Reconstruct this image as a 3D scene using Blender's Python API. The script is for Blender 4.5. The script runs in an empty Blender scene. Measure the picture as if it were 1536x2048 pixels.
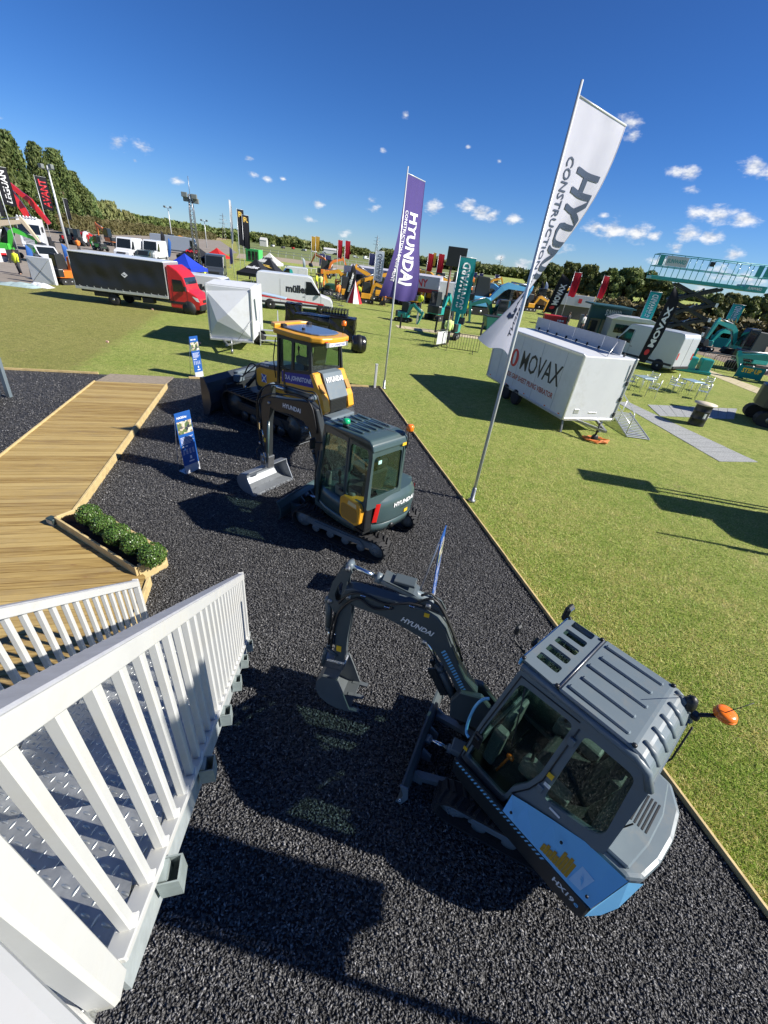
import bpy, bmesh, math, random
import numpy as np
from mathutils import Vector, Matrix
random.seed(7)
RNG = np.random.default_rng(7)
R = math.radians
sc = bpy.context.scene
COL = sc.collection
# ------------------------------------------------------------------ camera
CAM_H = 4.6
PITCH, ROLL, FOC = R(32.1), R(7.5), 812.0          # focal length in pixels of a 1536 x 2048 picture
_F = Vector((0, math.cos(PITCH), -math.sin(PITCH)))
_U0 = Vector((0, math.sin(PITCH), math.cos(PITCH)))
_R0 = Vector((1, 0, 0))
_R = math.cos(ROLL) * _R0 + math.sin(ROLL) * _U0
_U = -math.sin(ROLL) * _R0 + math.cos(ROLL) * _U0
cam = bpy.data.cameras.new('camera')
cam.sensor_fit = 'VERTICAL'
cam.sensor_height = 24.0
cam.sensor_width = 18.0
cam.lens = FOC / 2048 * 24.0
cam.clip_start = 0.03
cam.clip_end = 6000
cam_ob = bpy.data.objects.new('camera', cam)
COL.objects.link(cam_ob)
m3 = Matrix((_R, _U, -_F)).transposed()
cam_ob.matrix_world = Matrix.Translation((0, 0, CAM_H)) @ m3.to_4x4()
sc.camera = cam_ob
sc.render.resolution_x, sc.render.resolution_y = 768, 1024
# ------------------------------------------------------------------ sun and sky
SUN_EL, SUN_AZ = R(36.5), math.atan2(-0.122, 0.9925)   # azimuth of the sun, from +X
SUN_DIR = Vector((math.cos(SUN_AZ) * math.cos(SUN_EL), math.sin(SUN_AZ) * math.cos(SUN_EL), math.sin(SUN_EL)))
sl = bpy.data.lights.new('sun', 'SUN')
sl.energy = 5.0
sl.angle = R(0.5)
sl.color = (1.0, 0.95, 0.87)
so = bpy.data.objects.new('sun', sl)
COL.objects.link(so)
so.rotation_euler = (-SUN_DIR).to_track_quat('-Z', 'Y').to_euler()
sc.view_settings.view_transform = 'Standard'
sc.view_settings.look = 'None'
sc.view_settings.exposure = 0.70
sc.view_settings.gamma = 1.0
sc.view_settings.use_curve_mapping = False
sc.cycles.max_bounces = 8
sc.cycles.transparent_max_bounces = 16
sc.cycles.use_denoising = True
world = bpy.data.worlds.new('World')
sc.world = world
world.use_nodes = True
wn, wl = world.node_tree.nodes, world.node_tree.links
wn.clear()
w_out = wn.new('ShaderNodeOutputWorld')
w_bg = wn.new('ShaderNodeBackground')
sky = wn.new('ShaderNodeTexSky')
sky.sky_type = 'NISHITA'
sky.sun_disc = False
sky.sun_elevation = SUN_EL
sky.sun_rotation = math.atan2(SUN_DIR.x, SUN_DIR.y)
sky.altitude = 20
sky.air_density = 1.0
sky.dust_density = 0.0
sky.ozone_density = 1.5
SKY_STRENGTH = 0.064
w_bg.inputs['Strength'].default_value = SKY_STRENGTH
wl.new(w_bg.outputs[0], w_out.inputs[0])
def wnode(t, **kw):
    n = wn.new(t)
    for k, v in kw.items():
        setattr(n, k, v)
    return n
def wmath(op, a, b=None, c=None):
    n = wn.new('ShaderNodeMath'); n.operation = op
    for i, v in enumerate((a, b, c)):
        if v is None: continue
        if isinstance(v, (int, float)): n.inputs[i].default_value = v
        else: wl.new(v, n.inputs[i])
    return n.outputs[0]
# a layer of fair-weather cumulus in front of the blue: each puff stands in its own direction of the sky, given as
# azimuth (degrees from +Y towards +X), elevation, half width, thickness; the ring of them goes on all round
CLOUDS = [(18.7, 13.0, 1.3, 0.9), (19.6, 12.1, 1.0, 0.75), (-3.2, 12.2, 0.8, 0.55), (24.3, 9.7, 0.9, 0.9), (25.5, 9.7, 1.1, 0.95), (26.2, 8.5, 0.9, 0.6), (27.7, 6.7, 1.4, 0.9), (29.3, 6.7, 1.6, 1), (31.4, 6.5, 1.4, 0.9), (27.6, 5.1, 1.5, 0.95), (29.3, 5.0, 1.4, 0.9), (19.1, 6.0, 0.6, 0.8), (18.7, 5.0, 1.3, 0.9), (20.5, 4.8, 1.7, 1), (22.9, 4.8, 1.6, 0.95), (24.4, 4.7, 1.0, 0.8), (30.3, 10.2, 1.3, 0.95), (31.6, 9.9, 1.3, 0.9), (31.9, 3.8, 1.1, 0.85), (31.5, 2.2, 1.6, 0.8), (34.1, 1.9, 1.6, 0.8), (30.5, 0.6, 1.3, 0.7), (26.8, 3.9, 1.0, 0.7), (1.1, 5.2, 1.2, 1), (4.8, 5.6, 1.2, 1), (6.3, 5.2, 1.3, 1), (7.7, 5.0, 1.0, 0.9), (10.0, 4.9, 1.1, 0.95), (-5.9, 5.0, 0.8, 0.6), (-5.5, 4.3, 1.0, 0.6), (-5.2, 9.3, 0.5, 0.6), (-11.8, 4.0, 0.8, 0.8), (-19.1, 6.9, 0.6, 0.7), (-18.8, 5.6, 0.7, 0.6), (-17.3, 5.4, 0.7, 0.5), (-15.6, 5.7, 0.5, 0.5), (-31.0, 6.2, 1.4, 0.4), (-28.9, 6.2, 1.5, 0.35), (-26.2, 4.0, 1.1, 0.35), (3.7, 10.5, 0.5, 0.5), (7.3, 9.6, 0.4, 0.45), (12.2, 0.9, 1.6, 0.55), (9.6, 1.3, 1.2, 0.5), (5.4, 1.6, 0.8, 0.4), (16.4, 2.7, 1.4, 0.45), (25.9, 2.7, 1.6, 0.55), (-12.8, 2.4, 1.1, 0.3), (-29.8, 5.0, 0.4, 0.4), (-39.5, 6.1, 0.7, 0.3), (-8.7, 1.5, 1.4, 0.3)]
CLOUDS += [(60, 7, 3, .9), (64, 6, 3, .9), (78, 9, 4, .9), (84, 8, 3.5, .9), (102, 6, 4, .9), (125, 9, 4, .9), (131, 8, 4, .9), (155, 6, 4, .9), (178, 8, 4, .9),
           (-160, 7, 4, .9), (-135, 9, 4, .8), (-108, 8, 4, .6), (-80, 11, 4, .4)]
wtc = wn.new('ShaderNodeTexCoord')
wsep = wn.new('ShaderNodeSeparateXYZ'); wl.new(wtc.outputs['Generated'], wsep.inputs[0])
w_az = wmath('MULTIPLY', wmath('ARCTAN2', wsep.outputs[0], wsep.outputs[1]), 57.29578)
w_el = wmath('MULTIPLY', wmath('ARCSINE', wsep.outputs[2]), 57.29578)
CSQ = 1.75                                              # clouds are flatter than wide
w_ae = wn.new('ShaderNodeCombineXYZ'); wl.new(w_az, w_ae.inputs[0]); wl.new(wmath('MULTIPLY', w_el, CSQ), w_ae.inputs[1])
def wnoise(scale, detail, dz=0.0):
    mp_ = wn.new('ShaderNodeMapping'); mp_.inputs['Scale'].default_value = (1, 1.25, 1); mp_.inputs['Location'].default_value = (0, dz, 0)
    wl.new(w_ae.outputs[0], mp_.inputs[0])
    q = wn.new('ShaderNodeTexNoise'); q.inputs['Scale'].default_value = scale; q.inputs['Detail'].default_value = detail; q.inputs['Roughness'].default_value = .62
    q.noise_dimensions = '2D'
    wl.new(mp_.outputs[0], q.inputs['Vector']); return q.outputs['Fac']
near_ = None
for az, el, hw, st in CLOUDS:
    if az > 180: az -= 360
    vd = wn.new('ShaderNodeVectorMath'); vd.operation = 'DISTANCE'; vd.inputs[1].default_value = (az, el * CSQ, 0); wl.new(w_ae.outputs[0], vd.inputs[0])
    dd_ = wmath('MULTIPLY_ADD', vd.outputs['Value'], .84 / hw, .55 * (1 - st))
    near_ = dd_ if near_ is None else wmath('MINIMUM', near_, dd_)
cover = wmath('SUBTRACT', 1.0, near_)
n_a = wnoise(.62, 9); n_b = wnoise(.62, 3, -1.1)
dens = wmath('SUBTRACT', wmath('ADD', wmath('MULTIPLY', cover, .62), n_a), .56)
lit = wmath('SUBTRACT', n_a, n_b)                       # more cloud here than a little higher up: a lit shoulder
mr = wn.new('ShaderNodeMapRange'); mr.interpolation_type = 'SMOOTHSTEP'
mr.inputs['From Min'].default_value = 0.0; mr.inputs['From Max'].default_value = 0.55; mr.inputs['To Max'].default_value = .93
wl.new(dens, mr.inputs['Value'])
ccol = wn.new('ShaderNodeMix'); ccol.data_type = 'RGBA'; ccol.clamp_factor = True
ccol.inputs['A'].default_value = (4.6, 5.3, 6.6, 1); ccol.inputs['B'].default_value = (9.9, 9.9, 10.0, 1)
wl.new(wmath('MULTIPLY_ADD', lit, 2.2, .62), ccol.inputs['Factor'])
# the sky's own blue, a little deeper as the lens and the clear air of the day show it
hs = wn.new('ShaderNodeHueSaturation'); hs.inputs['Saturation'].default_value = 1.17; hs.inputs['Value'].default_value = 1.0
cool = wn.new('ShaderNodeMix'); cool.data_type = 'RGBA'; cool.blend_type = 'MULTIPLY'; cool.inputs['Factor'].default_value = 1.0
tint = wn.new('ShaderNodeMix'); tint.data_type = 'RGBA'; tint.inputs['A'].default_value = (.52, .78, 1.32, 1); tint.inputs['B'].default_value = (.64, .60, .80, 1)
wl.new(wmath('POWER', wmath('MAXIMUM', wmath('DIVIDE', w_el, 45.0), 0.0), .6), tint.inputs['Factor'])   # clear air and camera white balance
wl.new(tint.outputs['Result'], cool.inputs['B'])
wl.new(sky.outputs[0], cool.inputs['A']); wl.new(cool.outputs['Result'], hs.inputs['Color'])
wmix = wn.new('ShaderNodeMix'); wmix.data_type = 'RGBA'
wl.new(mr.outputs[0], wmix.inputs['Factor']); wl.new(hs.outputs[0], wmix.inputs['A']); wl.new(ccol.outputs['Result'], wmix.inputs['B'])
wl.new(wmix.outputs['Result'], w_bg.inputs['Color'])

# ------------------------------------------------------------------ frames of reference
def ray(px, py):
    return _F + _R * ((px - 768) / FOC) - _U * ((py - 1024) / FOC)
def G(px, py, z=0.0):
    """the point of the ground plane (or of the level z) that the survey picture shows at a pixel"""
    d = ray(px, py); t = (z - CAM_H) / d.z
    return Vector((0, 0, CAM_H)) + d * t
TH = R(17.0)                                   # the stand is laid out 17 degrees off the view direction
def S(u, v, z=0.0):
    return Vector((u * math.cos(TH) - v * math.sin(TH), u * math.sin(TH) + v * math.cos(TH), z))
# ------------------------------------------------------------------ materials
MATS = {}
def mat(name, col, rough=.5, metal=0.0, var=0.0, vscale=8.0, bump=0.0, bscale=40.0, coat=0.0, spec=.5, dirt=None, dscale=3.0, transl=0.0, two=None, coords='Object'):
    """principled paint / plastic / metal with its own colour mottling, fine relief and wear"""
    if name in MATS: return MATS[name]
    m = bpy.data.materials.new(name); m.use_nodes = True
    nt = m.node_tree; n, l = nt.nodes, nt.links
    b = n['Principled BSDF']
    b.inputs['Base Color'].default_value = (*col, 1); b.inputs['Roughness'].default_value = rough
    b.inputs['Metallic'].default_value = metal; b.inputs['Coat Weight'].default_value = coat
    b.inputs['Coat Roughness'].default_value = .08
    b.inputs['Specular IOR Level'].default_value = spec
    if var or bump or dirt is not None:
        tc = n.new('ShaderNodeTexCoord')
    if var or dirt is not None:
        nn = n.new('ShaderNodeTexNoise'); nn.inputs['Scale'].default_value = vscale; nn.inputs['Detail'].default_value = 6; nn.inputs['Roughness'].default_value = .65
        l.new(tc.outputs[coords], nn.inputs['Vector'])
        mr_ = n.new('ShaderNodeMapRange'); mr_.inputs['From Min'].default_value = .3; mr_.inputs['From Max'].default_value = .7
        l.new(nn.outputs['Fac'], mr_.inputs['Value'])
        mx = n.new('ShaderNodeMix'); mx.data_type = 'RGBA'
        c2 = two or tuple(min(1, c * (1 + var)) for c in col)
        c1 = tuple(c * (1 - var) for c in col) if two is None else col
        mx.inputs['A'].default_value = (*c1, 1); mx.inputs['B'].default_value = (*c2, 1)
        l.new(mr_.outputs[0], mx.inputs['Factor'])
        outc = mx.outputs['Result']
        if dirt is not None:
            n2 = n.new('ShaderNodeTexNoise'); n2.inputs['Scale'].default_value = dscale; n2.inputs['Detail'].default_value = 8; n2.inputs['Roughness'].default_value = .7
            l.new(tc.outputs[coords], n2.inputs['Vector'])
            m2 = n.new('ShaderNodeMapRange'); m2.inputs['From Min'].default_value = .52; m2.inputs['From Max'].default_value = .72; m2.inputs['To Max'].default_value = .6
            l.new(n2.outputs['Fac'], m2.inputs['Value'])
            mx2 = n.new('ShaderNodeMix'); mx2.data_type = 'RGBA'; mx2.inputs['B'].default_value = (*dirt, 1)
            l.new(outc, mx2.inputs['A']); l.new(m2.outputs[0], mx2.inputs['Factor']); outc = mx2.outputs['Result']
            m3_ = n.new('ShaderNodeMapRange'); m3_.inputs['To Min'].default_value = rough; m3_.inputs['To Max'].default_value = min(1, rough + .35)
            l.new(m2.outputs[0], m3_.inputs['Value']); l.new(m3_.outputs[0], b.inputs['Roughness'])
        l.new(outc, b.inputs['Base Color'])
    if bump:
        nb = n.new('ShaderNodeTexNoise'); nb.inputs['Scale'].default_value = bscale; nb.inputs['Detail'].default_value = 4
        l.new(tc.outputs[coords], nb.inputs['Vector'])
        bp = n.new('ShaderNodeBump'); bp.inputs['Strength'].default_value = bump; bp.inputs['Distance'].default_value = .02
        l.new(nb.outputs['Fac'], bp.inputs['Height']); l.new(bp.outputs[0], b.inputs['Normal'])
    if transl:
        out = n['Material Output']; tr = n.new('ShaderNodeBsdfTranslucent'); tr.inputs['Color'].default_value = (*col, 1)
        ms = n.new('ShaderNodeMixShader'); ms.inputs[0].default_value = transl
        l.new(b.outputs[0], ms.inputs[1]); l.new(tr.outputs[0], ms.inputs[2]); l.new(ms.outputs[0], out.inputs['Surface'])
    MATS[name] = m
    return m
def glass(name, tint=(.80, .90, .85), gloss=.05):
    if name in MATS: return MATS[name]
    m = bpy.data.materials.new(name); m.use_nodes = True
    nt = m.node_tree; n, l = nt.nodes, nt.links; n.remove(n['Principled BSDF'])
    t = n.new('ShaderNodeBsdfTransparent'); t.inputs['Color'].default_value = (*tint, 1)
    gl = n.new('ShaderNodeBsdfGlossy'); gl.inputs['Roughness'].default_value = .02; gl.inputs['Color'].default_value = (.95, 1, .98, 1)
    fr = n.new('ShaderNodeLayerWeight'); fr.inputs['Blend'].default_value = .5
    pw = n.new('ShaderNodeMath'); pw.operation = 'POWER'; pw.inputs[1].default_value = 4.0; l.new(fr.outputs['Facing'], pw.inputs[0])
    ad = n.new('ShaderNodeMath'); ad.operation = 'MULTIPLY_ADD'; ad.use_clamp = True; ad.inputs[1].default_value = .85; ad.inputs[2].default_value = gloss
    l.new(pw.outputs[0], ad.inputs[0])
    ms = n.new('ShaderNodeMixShader'); l.new(ad.outputs[0], ms.inputs[0]); l.new(t.outputs[0], ms.inputs[1]); l.new(gl.outputs[0], ms.inputs[2])
    l.new(ms.outputs[0], n['Material Output'].inputs['Surface'])
    MATS[name] = m
    return m
# ------------------------------------------------------------------ mesh building
def frame(origin=(0, 0, 0), yaw=0.0, pitch=0.0, roll=0.0):
    return Matrix.Translation(Vector(origin)) @ Matrix.Rotation(yaw, 4, 'Z') @ Matrix.Rotation(pitch, 4, 'Y') @ Matrix.Rotation(roll, 4, 'X')
class MB:
    """collects shapes; build() links them as one mesh object"""
    def __init__(s): s.v, s.f, s.sm = [], [], []
    def add(s, vs, fs, smooth=False, M=None):
        k = len(s.v)
        if M is not None: vs = [M @ Vector(p) for p in vs]
        s.v += [tuple(p) for p in vs]; s.f += [tuple(i + k for i in f) for f in fs]; s.sm += [smooth] * len(fs)
        return s
    def box(s, c, d, M=None, ch=0.0, taper=None):
        """box of centre c and size d; ch chamfers every edge; taper=(sx, sy) scales its top"""
        hx, hy, hz = d[0] / 2, d[1] / 2, d[2] / 2
        tx, ty = taper or (1, 1)
        if ch <= 0:
            vs = [(x * (tx if z > 0 else 1), y * (ty if z > 0 else 1), z) for z in (-hz, hz) for y in (-hy, hy) for x in (-hx, hx)]
            fs = [(0, 2, 3, 1), (4, 5, 7, 6), (0, 1, 5, 4), (2, 6, 7, 3), (0, 4, 6, 2), (1, 3, 7, 5)]
        else:
            ch = min(ch, hx * .9, hy * .9, hz * .9)
            bm = bmesh.new(); bmesh.ops.create_cube(bm, size=1)
            for q in bm.verts:
                q.co = Vector((q.co.x * 2 * hx * (tx if q.co.z > 0 else 1), q.co.y * 2 * hy * (ty if q.co.z > 0 else 1), q.co.z * 2 * hz))
            bmesh.ops.bevel(bm, geom=bm.edges[:], offset=ch, segments=2 if ch > .02 else 1, profile=.5, affect='EDGES')
            bm.verts.index_update()
            vs = [tuple(q.co) for q in bm.verts]; fs = [tuple(q.index for q in f.verts) for f in bm.faces]; bm.free()
        c = Vector(c)
        return s.add([Vector(p) + c for p in vs], fs, False, M)
    def prism(s, poly, y0, y1, M=None, axis='Y', ch=0.0):
        """poly in (x, z) extruded along y (axis 'Y'), or in (x, y) along z ('Z'), or in (y, z) along x ('X')"""
        def P(a, b, t):
            return (a, t, b) if axis == 'Y' else ((a, b, t) if axis == 'Z' else (t, a, b))
        n = len(poly)
        area = sum(poly[i][0] * poly[(i + 1) % n][1] - poly[(i + 1) % n][0] * poly[i][1] for i in range(n))
        if (area < 0) != (axis == 'Y'): poly = poly[::-1]
        if ch > 0:
            bm = bmesh.new()
            a = [bm.verts.new(P(*p, y0)) for p in poly]; b = [bm.verts.new(P(*p, y1)) for p in poly]
            bm.faces.new(a[::-1]); bm.faces.new(b)
            for i in range(n): bm.faces.new((a[i], a[(i + 1) % n], b[(i + 1) % n], b[i]))
            bmesh.ops.recalc_face_normals(bm, faces=bm.faces[:])
            bmesh.ops.bevel(bm, geom=bm.edges[:], offset=ch, segments=2 if ch > .015 else 1, profile=.5, affect='EDGES')
            bm.verts.index_update()
            vs = [tuple(q.co) for q in bm.verts]; fs = [tuple(q.index for q in f.verts) for f in bm.faces]; bm.free()
            return s.add(vs, fs, False, M)
        vs = [P(*p, y0) for p in poly] + [P(*p, y1) for p in poly]
        fs = [tuple(range(n))[::-1], tuple(range(n, 2 * n))] + [(i, (i + 1) % n, n + (i + 1) % n, n + i) for i in range(n)]
        return s.add(vs, fs, False, M)
    def tube(s, pts, r, seg=8, M=None, caps=True, smooth=True, square=False):
        """a bar of round (or square) section along a polyline; r may be a list of radii"""
        pts = [Vector(p) for p in pts]; n = len(pts)
        rr = r if isinstance(r, (list, tuple)) else [r] * n
        vs, fs = [], []
        up = None
        if square: seg = 4
        for i, p in enumerate(pts):
            t = (pts[min(i + 1, n - 1)] - pts[max(i - 1, 0)])
            if t.length < 1e-9: t = Vector((0, 0, 1))
            t.normalize()
            if up is None:
                up = Vector((0, 0, 1)) if abs(t.z) < .95 else Vector((0, 1, 0))
            a = t.cross(up)
            if a.length < 1e-6: a = t.cross(Vector((1, 0, 0)))
            a.normalize(); b = a.cross(t); b.normalize(); up = b
            for k in range(seg):
                an = 2 * math.pi * (k + (.5 if square else 0)) / seg
                q = rr[i] * (1.41421 if square else 1)
                vs.append(p + a * (q * math.cos(an)) + b * (q * math.sin(an)))
        for i in range(n - 1):
            for k in range(seg):
                k2 = (k + 1) % seg
                fs.append((i * seg + k, i * seg + k2, (i + 1) * seg + k2, (i + 1) * seg + k))
        if caps:
            fs.append(tuple(range(seg))[::-1]); fs.append(tuple((n - 1) * seg + k for k in range(seg)))
        return s.add(vs, fs, smooth and not square, M)
    def cyl(s, p0, p1, r0, r1=None, seg=14, M=None):
        return s.tube([p0, p1], [r0, r0 if r1 is None else r1], seg, M, True, True)
    def lathe(s, prof, seg=16, M=None, axis='Z', c=(0, 0, 0)):
        """prof: list of (radius, height)"""
        vs, fs = [], []
        for r_, h in prof:
            for k in range(seg):
                a = 2 * math.pi * k / seg
                x, y = r_ * math.cos(a), r_ * math.sin(a)
                vs.append({'Z': (x, y, h), 'Y': (x, h, -y), 'X': (h, x, y)}[axis])
        n = len(prof)
        for i in range(n - 1):
            for k in range(seg):
                k2 = (k + 1) % seg
                fs.append((i * seg + k, i * seg + k2, (i + 1) * seg + k2, (i + 1) * seg + k))
        if prof[0][0] > 1e-6: fs.append(tuple(range(seg))[::-1])
        if prof[-1][0] > 1e-6: fs.append(tuple((n - 1) * seg + k for k in range(seg)))
        c = Vector(c)
        return s.add([Vector(p) + c for p in vs], fs, True, M)
    def quad(s, a, b, c, d, M=None): return s.add([a, b, c, d], [(0, 1, 2, 3)], False, M)
    def slab(s, poly3, th, M=None):
        """a flat polygon in space given thickness th along its normal (backwards)"""
        P = [Vector(p) for p in poly3]; n = len(P)
        nr = Vector()
        for i in range(n):
            a, b = P[i], P[(i + 1) % n]
            nr += Vector(((a.y - b.y) * (a.z + b.z), (a.z - b.z) * (a.x + b.x), (a.x - b.x) * (a.y + b.y)))
        nr.normalize()
        vs = P + [p - nr * th for p in P]
        fs = [tuple(range(n)), tuple(range(n, 2 * n))[::-1]] + [(i, n + i, n + (i + 1) % n, (i + 1) % n) for i in range(n)]
        return s.add(vs, fs, False, M)
    def grid(s, fn, nu, nv, M=None, smooth=True):
        vs = [fn(i / nu, j / nv) for j in range(nv + 1) for i in range(nu + 1)]
        fs = [(j * (nu + 1) + i, j * (nu + 1) + i + 1, (j + 1) * (nu + 1) + i + 1, (j + 1) * (nu + 1) + i) for j in range(nv) for i in range(nu)]
        return s.add(vs, fs, smooth, M)
    def build(s, name, m, parent=None, kind=None, label=None, M=None):
        me = bpy.data.meshes.new(name)
        vs = s.v if M is None else [tuple(M @ Vector(p)) for p in s.v]
        me.from_pydata(vs, [], s.f)
        if any(s.sm): me.polygons.foreach_set('use_smooth', s.sm)
        me.materials.append(m); me.update()
        if any(s.sm) and not all(s.sm): pass
        o = bpy.data.objects.new(name, me); COL.objects.link(o)
        if parent is not None: o.parent = parent
        if kind: o['kind'] = kind
        if label: o['label'] = label
        return o
def np_mesh(name, V, Fq, m, parent=None, kind=None, smooth=False, mats=None, midx=None):
    """a big mesh straight from numpy arrays: V (n,3), Fq (k,3 or 4)"""
    me = bpy.data.meshes.new(name)
    k, w = Fq.shape
    me.vertices.add(len(V)); me.vertices.foreach_set('co', np.ascontiguousarray(V, dtype=np.float32).ravel())
    me.loops.add(k * w); me.loops.foreach_set('vertex_index', np.ascontiguousarray(Fq, dtype=np.int32).ravel())
    me.polygons.add(k); me.polygons.foreach_set('loop_start', np.arange(0, k * w, w, dtype=np.int32))
    me.update(calc_edges=True)
    if smooth: me.polygons.foreach_set('use_smooth', np.ones(k, dtype=bool))
    for q in (mats or [m]): me.materials.append(q)
    if midx is not None: me.polygons.foreach_set('material_index', midx.astype(np.int32))
    o = bpy.data.objects.new(name, me); COL.objects.link(o)
    if parent is not None: o.parent = parent
    if kind: o['kind'] = kind
    return o
def tag(o, label, cat, group=None, kind=None):
    o['label'] = label; o['category'] = cat
    if group: o['group'] = group
    if kind: o['kind'] = kind
    return o
def thing(name, label, cat, loc=(0, 0, 0), yaw=0.0, group=None, scale=1.0):
    o = bpy.data.objects.new(name, None); COL.objects.link(o)
    o.location = loc; o.rotation_euler = (0, 0, yaw); o.scale = (scale,) * 3; o.empty_display_size = .2
    return tag(o, label, cat, group)
def kids(o): return [c for c in bpy.data.objects if c.parent == o]
def dup(o, loc, yaw, label=None, group=None, scale=None):
    """a copy of a thing with copies of its parts and sub-parts, sharing their meshes"""
    r = o.copy(); COL.objects.link(r); r.location = loc; r.rotation_euler = (0, 0, yaw)
    if scale: r.scale = (scale,) * 3
    if label: r['label'] = label
    if group: r['group'] = group
    for ch in kids(o):
        c = ch.copy(); COL.objects.link(c); c.parent = r
        for g_ in kids(ch):
            d = g_.copy(); COL.objects.link(d); d.parent = c
    return r
def struct(o):
    o['kind'] = 'structure'
    return o
# ------------------------------------------------------------------ lettering
_TXT = {}
def text_geo(s, bold=0.0, sub=0):
    """flat letters as (verts 2d, faces), 1 unit cap height, starting at x = 0"""
    key = (s, bold, sub)
    if key in _TXT: return _TXT[key]
    cu = bpy.data.curves.new('t', 'FONT'); cu.body = s; cu.size = 1.0; cu.offset = bold; cu.resolution_u = 2; cu.fill_mode = 'FRONT'
    ob = bpy.data.objects.new('t', cu)
    me = bpy.data.meshes.new_from_object(ob)
    bm = bmesh.new(); bm.from_mesh(me)
    bmesh.ops.remove_doubles(bm, verts=bm.verts[:], dist=1e-5)
    bmesh.ops.triangulate(bm, faces=bm.faces[:])
    for _ in range(sub):
        es = [e for e in bm.edges if e.calc_length() > .12]
        bmesh.ops.subdivide_edges(bm, edges=es, cuts=1); bmesh.ops.triangulate(bm, faces=bm.faces[:])
    bm.verts.index_update()
    V = np.array([(v.co.x, v.co.y) for v in bm.verts]); Fc = [tuple(v.index for v in f.verts) for f in bm.faces]
    bm.free(); bpy.data.objects.remove(ob); bpy.data.curves.remove(cu); bpy.data.meshes.remove(me)
    x0 = V[:, 0].min(); V[:, 0] -= x0
    V /= .73
    _TXT[key] = (V, Fc)
    return V, Fc
def text_w(s, bold=0.0): return float(text_geo(s, bold)[0][:, 0].max())
def letters(mb, s, o, right, up, h, width=None, bold=.012, shear=0.0, centre=False, sub=0):
    """letters of cap height h on the plane o, right, up; width squeezes or stretches the word"""
    V, Fc = text_geo(s, bold, sub)
    o, right, up = Vector(o), Vector(right).normalized(), Vector(up).normalized()
    w = V[:, 0].max(); kx = (width / w) if width else h
    off = -w * kx / 2 if centre else 0
    mb.add([o + right * (x * kx + y * h * shear + off) + up * (y * h) for x, y in V], Fc)
    return mb
def letters_on(mb, s, fn, h, width=None, bold=.012, shear=0.0, sub=2):
    """letters mapped through fn(along, across) -> point"""
    V, Fc = text_geo(s, bold, sub)
    w = V[:, 0].max(); kx = (width / w) if width else h
    mb.add([fn(x * kx + y * h * shear, y * h) for x, y in V], Fc)
    return mb
# ================================================================== THE SETTING
def nodes_of(name):
    m = bpy.data.materials.new(name); m.use_nodes = True
    MATS[name] = m
    return m, m.node_tree.nodes, m.node_tree.links, m.node_tree.nodes['Principled BSDF']
def nnoise(n, l, vec, scale, detail=5, rough=.6, dist=0.0):
    q = n.new('ShaderNodeTexNoise'); q.inputs['Scale'].default_value = scale; q.inputs['Detail'].default_value = detail
    q.inputs['Roughness'].default_value = rough; q.inputs['Distortion'].default_value = dist
    l.new(vec, q.inputs['Vector']); return q.outputs['Fac']
def nramp(n, l, fac, lo, hi, a=0.0, b=1.0):
    q = n.new('ShaderNodeMapRange'); q.inputs['From Min'].default_value = lo; q.inputs['From Max'].default_value = hi
    q.inputs['To Min'].default_value = a; q.inputs['To Max'].default_value = b
    l.new(fac, q.inputs['Value']); return q.outputs[0]
def nmixc(n, l, fac, a, b):
    q = n.new('ShaderNodeMix'); q.data_type = 'RGBA'
    for k, v in (('Factor', fac), ('A', a), ('B', b)):
        if isinstance(v, tuple): q.inputs[k].default_value = (*v, 1)
        elif isinstance(v, (int, float)): q.inputs[k].default_value = v
        else: l.new(v, q.inputs[k])
    return q.outputs['Result']
def nmath(n, l, op, a, b=None):
    q = n.new('ShaderNodeMath'); q.operation = op
    for i, v in enumerate((a, b)):
        if v is None: continue
        if isinstance(v, (int, float)): q.inputs[i].default_value = v
        else: l.new(v, q.inputs[i])
    return q.outputs[0]
def nmap(n, l, vec, scale=(1, 1, 1), rot=(0, 0, 0)):
    q = n.new('ShaderNodeMapping'); q.inputs['Scale'].default_value = scale; q.inputs['Rotation'].default_value = rot
    l.new(vec, q.inputs['Vector']); return q.outputs[0]
def nbump(n, l, h, strength, dist, bsdf):
    q = n.new('ShaderNodeBump'); q.inputs['Strength'].default_value = strength; q.inputs['Distance'].default_value = dist
    l.new(h, q.inputs['Height']); l.new(q.outputs[0], bsdf.inputs['Normal'])

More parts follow.
